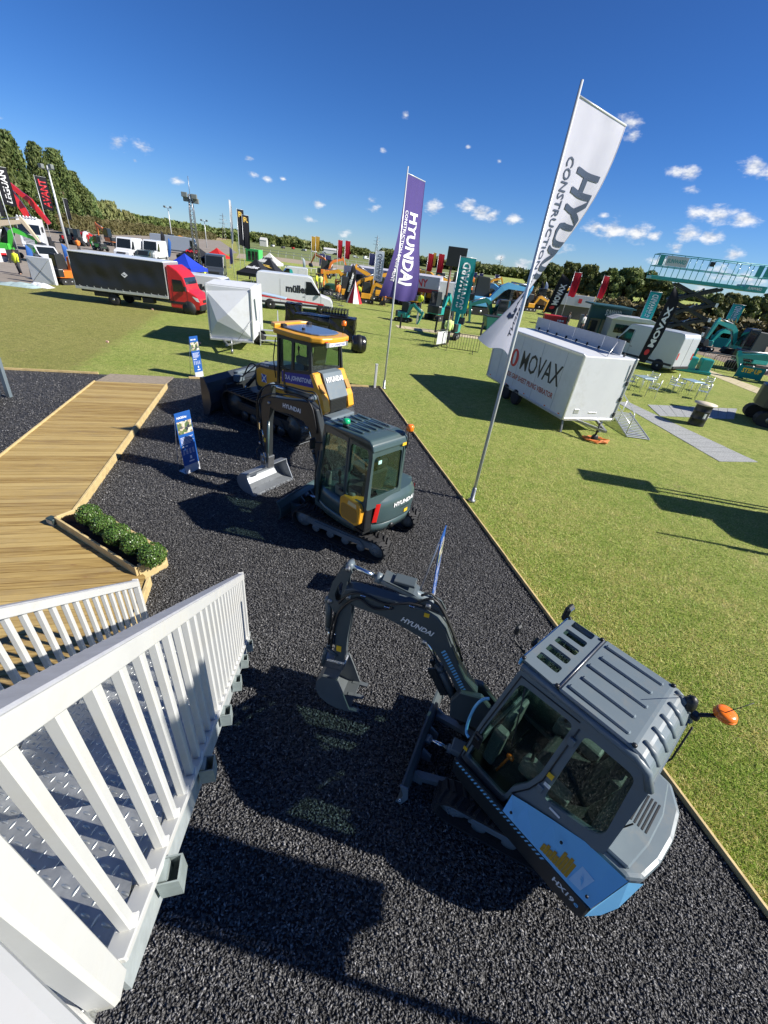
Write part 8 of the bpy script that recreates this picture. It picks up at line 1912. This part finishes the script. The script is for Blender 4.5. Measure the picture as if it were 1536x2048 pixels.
for i, (x, y) in enumerate([(215, 685), (400, 687), (305, 620)]):
    o = MB().box((0, 0, .035), (.11, .05, .07), ch=.01).build('ground_marker', mat('pink_marker', (.75, .45, .38), .5)); o.location = G(x, y); tag(o, ['small pale marker on the worn grass by the boardwalk', 'small pale marker beside the tall white trailer', 'small pale marker under the red lorry'][i], 'marker', 'small pale ground markers')
# --- frame of another machine at the left of the stand
fm = thing('attachment_arm', 'slate grey arm of a parked attachment at the far side of the boardwalk', 'attachment', G(8, 800), R(40)); 
mb = MB(); mb.tube([G(20, 796) - G(8, 800) + Vector((0, 0, .03)), on_plane(G(20, 796), -6, 715) - G(8, 800)], .05, 4, Matrix.Rotation(-R(40), 4, 'Z'), square=True); mb.build('arm', M_HULL, fm); mb = MB(); mb.prism([(-.7, .05), (-.1, .05), (.0, .2), (-.3, .35), (-.7, .3)], -.5, .2, ch=.02); mb.build('bucket', M_HULLD, fm)
# --- people
def person(label, loc, yaw, top, legs, hold=None, h=1.72):
    t = thing('person', label, 'person', loc, yaw, 'people about the show')
    J = {'pel': (0, 0, .95), 'chest': (.01, 0, 1.28), 'neck': (0, 0, 1.46), 'head': (.02, 0, 1.62), 'crown': (.02, 0, 1.72), 'sl': (0, .19, 1.42), 'el': (.02, .25, 1.14), 'hl': (.12, .22, .92), 'sr': (0, -.19, 1.42), 'er': (.02, -.25, 1.14), 'hr': (.10, -.24, .90), 'kl': (.04, .11, .50), 'al': (-.02, .12, .08), 'tl': (.14, .13, .04), 'kr': (-.03, -.11, .50), 'ar': (-.09, -.12, .08), 'tr': (.07, -.13, .04)}
    E_ = [('pel', 'chest'), ('chest', 'neck'), ('neck', 'head'), ('head', 'crown'), ('chest', 'sl'), ('sl', 'el'), ('el', 'hl'), ('chest', 'sr'), ('sr', 'er'), ('er', 'hr'), ('pel', 'kl'), ('kl', 'al'), ('al', 'tl'), ('pel', 'kr'), ('kr', 'ar'), ('ar', 'tr')]
    rad = {'pel': .15, 'chest': .16, 'neck': .06, 'head': .10, 'crown': .06, 'sl': .075, 'sr': .075, 'el': .05, 'er': .05, 'hl': .04, 'hr': .04, 'kl': .075, 'kr': .075, 'al': .05, 'ar': .05, 'tl': .04, 'tr': .04}
    ks = list(J); me = bpy.data.meshes.new('body'); me.from_pydata([tuple(c * h / 1.72 for c in J[k]) for k in ks], [(ks.index(a), ks.index(b_)) for a, b_ in E_], []); o = bpy.data.objects.new('body', me); COL.objects.link(o)
    md = o.modifiers.new('skin', 'SKIN'); 
    for i, k in enumerate(ks): sv = me.skin_vertices[0].data[i]; sv.radius = (rad[k], rad[k]); sv.use_root = (k == 'pel')
    o.modifiers.new('sub', 'SUBSURF').levels = 1; o.parent = t; me.materials.append(mat('skin_tone', (.45, .28, .2), .6))
    MB().lathe([(.15, .82), (.175, .95), (.165, 1.1), (.19, 1.3), (.17, 1.43), (.07, 1.5)], 12, Matrix.Scale(1.25, 4, (0, 1, 0))).build('jacket', top, t)
    for sg in (-1, 1): MB().tube([(0, sg * .20, 1.43), (.02, sg * .26, 1.14), (.11, sg * .235, .95)], [.09, .065, .055], 8).build('sleeve', top, t); MB().tube([(0, sg * .09, .95), (.04 if sg > 0 else -.03, sg * .11, .5), (-.02 if sg > 0 else -.09, sg * .12, .08)], [.12, .09, .07], 8).build('trouser_leg', legs, t)
    MB().lathe([(.105, 1.60), (.115, 1.66), (.08, 1.74), (.02, 1.76)], 10, None, 'Z', (.01, 0, 0)).build('hair', mat('hair_brown', (.05, .03, .02), .7), t)
HV = mat('hi_vis_yellow', (.70, .80, .04), .7); HO = mat('hi_vis_orange', (.80, .22, .03), .7); DK = mat('dark_trousers', (.025, .027, .035), .8)
person('person in a yellow hi-vis vest and dark trousers walking on the hardstanding', G(41, 549), R(-100), HV, DK); person('person in yellow hi-vis by the green mini loader', G(193, 500), R(-60), HV, DK)
person('person in yellow hi-vis standing beyond the white lettered van', G(633, 578), R(180), HV, DK); person('person in pale hi-vis beside the person in orange', G(641, 580), R(120), mat('hi_vis_lime', (.62, .75, .25), .7), DK); person('person in orange overalls beyond the white lettered van', G(647, 577), R(200), HO, HO); person('person in lime hi-vis beside the teal excavator at the barrier', G(891, 688), R(-80), mat('hi_vis_lime', (.62, .75, .25), .7), DK)
for x, y, lb in [(676, 602, 'person in orange by the crowd barrier at the white van'), (716, 604, 'person in yellow beside the striped tent'), (768, 612, 'person in orange at the barrier by the pale flag'), (838, 622, 'person in yellow behind the small teal excavator'), (860, 628, 'person in dark clothes beside the teal loader'), (930, 634, 'person in yellow under the light blue excavator'), (1130, 660, 'person in dark clothes at the red container'), (1160, 664, 'person in white at the lettered booth'), (500, 560, 'person in dark clothes beside the black gazebos'), (410, 566, 'person in yellow at the foot of the mast'), (160, 505, 'person in orange by the red machines')]:
    person(lb, G(x, y), R(random.uniform(0, 360)), HO if 'orange' in lb else HV if 'yellow' in lb else mat('white_shirt', (.6, .6, .6), .8) if 'white' in lb.split(' at ')[0] else DK, DK)
# --- racecourse rails
rr_ = thing('racecourse_rail', 'white running rail along the near side of the racecourse', 'rail', (0, 0, 0)); M_RAILW = mat('rail_white', (.60, .62, .60), .5)
for k, (A_, B_) in enumerate([((478, 505), (1000, 573)), ((478, 498), (1000, 566)), ((560, 545), (700, 560))]):
    if k: rr_ = thing('racecourse_rail', ['white running rail along the far side of the racecourse', 'white rail fence on the show side of the track'][k - 1], 'rail', (0, 0, 0))
    a_, b_ = G(*A_), G(*B_); n_ = 34 if k < 2 else 14
    MB().tube([a_ + Vector((0, 0, 1.15)), b_ + Vector((0, 0, 1.15))], .07, 6).build('top_rail', M_RAILW, rr_)
    for i in range(n_ + 1): p = a_.lerp(b_, i / n_); MB().tube([p, p + Vector((0, 0, 1.15))], .05, 5).build('post', M_RAILW, rr_)
rn = random.Random(5)
cols = [M_VWHITE, M_VSILV, M_VGREY, M_VWHITE, M_VRED]
for i in range(26):
    f = i / 25; x = 545 + 260 * f; y = 490 + .132 * (x - 545) + 3.6 + rn.uniform(-.4, 1.0)
    van(['pale car', 'silver car', 'grey car', 'white van', 'red car'][i % 5] + ' in the row of cars parked beyond the racecourse', G(x, y), R(rn.uniform(0, 180)), 4.4, 1.8, 1.6 if i % 5 != 3 else 2.3, cols[i % 5], name='distant_car', cat='car', group='cars parked beyond the racecourse', nose=1.1, wind=.7) if i % 2 == 0 else None
# ================================================================== TREES, HEDGES, DISTANCE
def leaf_mat(name, a, b_):
    if name in MATS: return MATS[name]
    m, n, l, bs = nodes_of(name)
    gi = n.new('ShaderNodeNewGeometry'); oi = n.new('ShaderNodeObjectInfo')
    c = nmixc(n, l, gi.outputs['Random Per Island'], a, b_)
    hs_ = n.new('ShaderNodeHueSaturation'); l.new(c, hs_.inputs['Color']); l.new(nramp(n, l, oi.outputs['Random'], 0, 1, .8, 1.2), hs_.inputs['Value']); l.new(nramp(n, l, oi.outputs['Random'], 0, 1, .485, .515), hs_.inputs['Hue'])
    l.new(hs_.outputs[0], bs.inputs['Base Color']); bs.inputs['Roughness'].default_value = .6; bs.inputs['Specular IOR Level'].default_value = .3
    tr = n.new('ShaderNodeBsdfTranslucent'); l.new(hs_.outputs[0], tr.inputs['Color']); ms = n.new('ShaderNodeMixShader'); ms.inputs[0].default_value = .2
    l.new(bs.outputs[0], ms.inputs[1]); l.new(tr.outputs[0], ms.inputs[2]); l.new(ms.outputs[0], n['Material Output'].inputs['Surface'])
    return m
LM_POP = leaf_mat('poplar_leaf', (.055, .095, .026), (.165, .205, .06)); LM_WIL = leaf_mat('willow_leaf', (.15, .18, .055), (.30, .30, .12)); LM_OAK = leaf_mat('oak_leaf', (.075, .115, .032), (.21, .24, .072)); LM_SCR = leaf_mat('scrub_leaf', (.12, .11, .04), (.24, .19, .085)); LM_HDG = leaf_mat('hedge_leaf', (.10, .105, .035), (.2, .18, .07))
M_BARK = MATS['bark']
def tree(label, base, H, Rr, m, shape='round', n=2600, leaf=.34, seed=0, group=None, name='broadleaf_tree', low=.12):
    rg = np.random.default_rng(seed + 11)
    t = thing(name, label, 'tree', base, seed * 1.3 % 6.28, group)
    # clumps through the crown's volume
    K = 52 if shape != 'column' else 110
    k = rg.uniform(0, 1, K); an = rg.uniform(0, 6.283, K); rr = np.sqrt(rg.uniform(.05, 1, K))
    z = low + (1 - low) * k
    if shape == 'column': prof = np.clip(np.sin(np.pi * np.clip(k * .86 + .10, 0, 1)) ** .7, .12, 1) * (1 - .35 * k)
    elif shape == 'weep': prof = np.clip(np.sin(np.pi * np.clip(k * .72 + .22, 0, 1)) ** .6, .2, 1)
    else: prof = np.clip(np.sin(np.pi * np.clip(k * .80 + .14, 0, 1)) ** .55, .2, 1) * rg.uniform(.8, 1.12, K)
    C = np.stack([np.cos(an) * rr * prof * Rr, np.sin(an) * rr * prof * Rr, z * H * .97], 1)
    sz = Rr * (.26 if shape != 'column' else .30) * rg.uniform(.7, 1.3, K)
    ci = rg.integers(0, K, n)
    q = rg.normal(0, 1, (n, 3)); q /= np.linalg.norm(q, axis=1, keepdims=True)
    rad = rg.uniform(.55, 1.05, n) ** .5
    P = C[ci] + q * (sz[ci] * rad)[:, None] * (np.array([1, 1, 1.5]) if shape == 'column' else np.array([1, 1, 1.25]) if shape == 'weep' else np.array([1, 1, .8]))
    if shape == 'weep': P[:, 2] -= rg.uniform(0, 1, n) ** 2 * H * .22
    P[:, 2] = np.clip(P[:, 2], H * .03, H * 1.02)
    Nn = q + rg.normal(0, .5, (n, 3)); Nn /= np.linalg.norm(Nn, axis=1, keepdims=True)
    tt = np.cross(Nn, rg.normal(0, 1, (n, 3)))
    if shape in ('weep', 'column'): tt = tt * .5 + np.array([0, 0, 1.2 if shape == 'weep' else .8])
    tt /= np.linalg.norm(tt, axis=1, keepdims=True); bt = np.cross(Nn, tt); s_ = (leaf * rg.uniform(.6, 1.5, n))[:, None]
    V = np.stack([P - tt * s_, P + bt * s_ * .6, P + tt * s_, P - bt * s_ * .6], 1).reshape(-1, 3)
    np_mesh('crown', V, np.arange(4 * n).reshape(-1, 4), m, t)
    mb = MB(); r0 = max(.12, H * .022); mb.tube([(0, 0, 0), (.05, 0, H * .3), (-.05, .05, H * .6), (0, 0, H * .85)], [r0 * 1.3, r0, r0 * .6, r0 * .2], 7)
    for i in range(7):
        a = i * 2.4; z0_ = H * (.22 + .07 * i); e = C[(i * 7) % K]; mb.tube([(0, 0, z0_), tuple(Vector((0, 0, z0_)).lerp(Vector(e), .55) + Vector((0, 0, H * .03))), tuple(e)], [r0 * .5, r0 * .3, r0 * .1], 5)
    mb.build('trunk', M_BARK, t)
    return t
def tree_px(label, bx, by, ty, wpx, m, shape, n, leaf, seed, group, name='broadleaf_tree', low=.1):
    return tree(label, G(bx, by), top_z(bx, by, ty), wpx * PXM(bx, by) / 2, m, shape, n, leaf, seed, group, name, low)
PL = ['poplar at the near end of the row, beside the lettered black flag', 'tall poplar behind the folded red crane', 'poplar with the highest crown beside the gap in the row', 'poplar across the gap, next after the highest', 'poplar in the descending part of the row', 'lower poplar next to the willows', 'last and lowest poplar of the row']
for i, (bx, by, ty, w) in enumerate([(-25, 455, 240, 110), (28, 458, 258, 92), (64, 460, 266, 72), (112, 461, 289, 64), (143, 462, 302, 70), (166, 462, 345, 62), (186, 463, 378, 54)]):
    tree_px(PL[i], bx, by, ty, w, LM_POP, 'column', 12000, .32, i, 'row of poplars', 'poplar_tree', .03)
for i, (bx, by, ty, w) in enumerate([(204, 463, 405, 52), (226, 464, 404, 58), (250, 465, 422, 52), (272, 466, 438, 36)]):
    tree_px(['willow beside the last poplar', 'tallest willow above the hedge', 'drooping willow above the hedge', 'small willow at the end of the trees'][i], bx, by, ty, w, LM_WIL, 'weep', 6000, .55, 20 + i, 'willows above the hedge', 'willow_tree', .05)
OK_ = [(288, 466, 446, 24), (316, 468, 444, 28), (340, 470, 455, 22), (376, 474, 460, 14), (470, 483, 466, 14), (525, 489, 474, 18), (540, 491, 474, 12), (562, 493, 476, 20), (600, 497, 480, 18)]
OL = ['round tree just past the willows', 'dark round tree behind the far floodlight pole', 'low tree beside the dark round one', 'small tree beyond the mast', 'small tree beside the furled white flag', 'round tree behind the white gazebo', 'slim tree behind the white gazebo', 'broad tree above the parked cars', 'tree at the racecourse end of the cars']
for i, (bx, by, ty, w) in enumerate(OK_): tree_px(OL[i], bx, by, ty, w, LM_OAK, 'round', 900, 1.0, 40 + i, 'trees along the far field', low=.05)
RT = [(770, 545, 500, 40), (788, 548, 505, 34), (1060, 600, 538, 44), (1088, 602, 530, 50), (1122, 606, 529, 52), (1160, 612, 534, 54), (1200, 618, 540, 54), (1236, 622, 536, 64), (1270, 626, 545, 58), (1300, 632, 560, 52), (1328, 638, 578, 44)]
RL = ['dark rounded tree behind the purple flag', 'dark tree beside the purple flag cloth', 'oak beyond the big white flag', 'oak above the black feather flag', 'oak between the black feather and the red flags', 'oak between the two red flags', 'oak behind the red flag of the booth', 'tallest oak above the lettered booth', 'oak above the teal flag', 'oak descending towards the scissor lift', 'last oak beside the scissor lift']
for i, (bx, by, ty, w) in enumerate(RT): tree_px(RL[i], bx, by, ty, w, LM_OAK, 'round', 6000, .42, 60 + i, 'oaks behind the show', 'oak_tree', .04)
SB = [(1010, 606, 585, 40), (1045, 610, 588, 40), (1150, 628, 596, 46), (1190, 634, 602, 46), (1236, 640, 598, 50), (1280, 648, 606, 52), (1325, 655, 612, 52), (1360, 662, 612, 54), (1398, 664, 590, 56), (1430, 668, 586, 56), (1462, 672, 592, 58), (1500, 676, 585, 62), (1540, 682, 588, 66), (1580, 688, 590, 70)]
for i, (bx, by, ty, w) in enumerate(SB): tree_px(['low brown scrub bush beyond the light blue excavator', 'brown scrub bush beside the big white flag', 'scrub bush behind the white stall', 'scrub bush behind the booth roof', 'dry scrub bush under the tallest oak', 'dry scrub bush behind the teal flag', 'brown scrub bush behind the scissor stack', 'brown scrub bush beside the scissor stack', 'tall green thicket past the scissor lift', 'leafy thicket behind the stretched teal excavator', 'leafy thicket behind the slanting teal flag', 'pale green thicket above the teal excavator', 'dense thicket above the big teal boom', 'thicket beyond the big teal boom'][i], bx, by, ty, w, LM_SCR if i < 8 else LM_WIL if i in (9, 11) else LM_OAK, 'round', 3200, .34, 90 + i, 'scrub and thickets behind the show', 'thicket', .0)
def wood(name, label, pts, depth, hlo, hhi, n, leaf, m, seed):
    """a far-off wood: leaf-sized faces heaped along a line, with an uneven top"""
    rg = np.random.default_rng(seed)
    P = np.array([list(p) for p in pts]); seg = rg.integers(0, len(P) - 1, n); f = rg.uniform(0, 1, n)[:, None]
    B_ = P[seg] * (1 - f) + P[seg + 1] * f
    s_al = seg + f[:, 0]
    top = hlo + (hhi - hlo) * (.5 + .28 * np.sin(s_al * 9.1 + seed) + .18 * np.sin(s_al * 23.7) + .12 * np.sin(s_al * 51.0 + 2))
    B_[:, 1] += rg.uniform(0, depth, n)
    z = top * np.sqrt(rg.uniform(0, 1, n)); B_[:, 2] = z
    Nn = rg.normal(0, 1, (n, 3)) + np.array([.4, -.6, .7]); Nn /= np.linalg.norm(Nn, axis=1, keepdims=True)
    tt = np.cross(Nn, rg.normal(0, 1, (n, 3))); tt /= np.linalg.norm(tt, axis=1, keepdims=True); bt = np.cross(Nn, tt); s_ = (leaf * rg.uniform(.6, 1.5, n))[:, None]
    V = np.stack([B_ - tt * s_, B_ + bt * s_ * .7, B_ + tt * s_, B_ - bt * s_ * .7], 1).reshape(-1, 3)
    o = np_mesh(name, V, np.arange(4 * n).reshape(-1, 4), m, None, 'stuff'); return tag(o, label, 'wood', kind='stuff')
def gd_(x, y, d):
    """ground point in the direction of a pixel, d metres away"""
    v = ray(x, y); return Vector((v.x, v.y, 0)).normalized() * d
wood('distant_wood', 'far-off dark wood behind the willows and vans', [gd_(250, 460, 520), gd_(330, 460, 560), gd_(430, 470, 620), gd_(520, 480, 640)], 60, 5, 11, 11000, 1.8, LM_OAK, 1)
wood('distant_wood', 'far-off belt of trees beyond the racecourse', [gd_(510, 480, 560), gd_(600, 490, 620), gd_(700, 500, 700), gd_(820, 520, 760), gd_(900, 530, 780)], 70, 5, 11, 16000, 1.8, LM_OAK, 2)
wood('distant_wood', 'wooded hill beyond the yellow machines', [gd_(840, 530, 420), gd_(900, 535, 420), gd_(960, 540, 430), gd_(1020, 550, 440), gd_(1110, 560, 450)], 120, 4.5, 8.5, 15000, 1.6, LM_OAK, 3)
wood('distant_wood', 'distant tree belt past the scissor lift', [gd_(1100, 570, 520), gd_(1250, 590, 520), gd_(1400, 600, 520), gd_(1560, 630, 520), gd_(1750, 650, 520)], 80, 4, 9, 11000, 1.8, LM_OAK, 4)
wood('hedge_row', 'long clipped hedge behind the hardstanding', [G(120, 468), G(180, 468), G(260, 470), G(340, 474), G(430, 480)], 3.5, 3.6, 4.6, 14000, .55, LM_HDG, 5)
wood('scrub_bank', 'bank of dry brown scrub behind the mud', [G(1000, 606), G(1120, 622), G(1240, 642), G(1360, 664), G(1480, 682), G(1640, 712)], 14, .8, 2.6, 16000, .45, LM_SCR, 6)
# --- distant sheds and pylons
for i, (bx, by, w, h, c_) in enumerate([(202, 463, 22, 5.0, (.45, .25, .18)), (528, 493, 14, 5, (.55, .55, .52)), (660, 508, 26, 4, (.6, .6, .6)), (1470, 660, 20, 2.5, (.5, .5, .48))]):
    k = PXM(bx, by); t = thing('farm_shed', ['pinkish shed roof showing above the hedge', 'pale shed beyond the white gazebo', 'white stand buildings beyond the racecourse', 'low white shed behind the teal excavators'][i], 'shed', G(bx, by) * (1.02 if i else 1.05), R(10))
    MB().box((0, 0, h * .4), (w * k, 8, h * .8), ch=.05).build('walls', mat('shed_wall_%d' % i, c_, .7, var=.1), t); MB().prism([(-4.3, h * .8), (0, h * 1.15), (4.3, h * .8)], -w * k / 2, w * k / 2, Matrix(((0, 1, 0, 0), (1, 0, 0, 0), (0, 0, 1, 0), (0, 0, 0, 1)))).build('roof', mat('shed_roof_%d' % i, tuple(x * .9 for x in c_), .7, var=.1), t)
def pylon(label, px, base_y, d, ty):
    b0 = gd_(px, base_y, d); k = 0
    t = thing('electricity_pylon', label, 'pylon', b0, R(20), 'distant pylons'); H = on_plane(b0, px, ty).z
    for sx in (-1, 1):
        for sy in (-1, 1): MB().tube([(sx * H * .09, sy * H * .09, 0), (sx * H * .03, sy * H * .03, H * .6), (0, 0, H)], H * .006, 4).build('leg', M_STEEL, t)
    for z, w in ((.62, .2), (.76, .17), (.9, .13)): MB().tube([(-H * w, 0, H * z), (H * w, 0, H * z)], H * .006, 4).build('cross_arm', M_STEEL, t)
    for q in range(8):
        z0_, z1_ = q / 8 * .9, (q + 1) / 8 * .9; r0, r1 = .09 * (1 - z0_ * 1.05) + .008, .09 * (1 - z1_ * 1.05) + .008
        for sg in (-1, 1): MB().tube([(-sg * H * r0, -H * r0, H * z0_), (sg * H * r1, -H * r1, H * z1_)], H * .004, 4).build('brace', M_STEEL, t)
pylon('electricity pylon rising beyond the marquee', 750, 530, 520, 470); pylon('electricity pylon on the wooded hill beyond the teal flag', 993, 560, 700, 510); pylon('electricity pylon beyond the furled white flag', 449, 478, 520, 427)
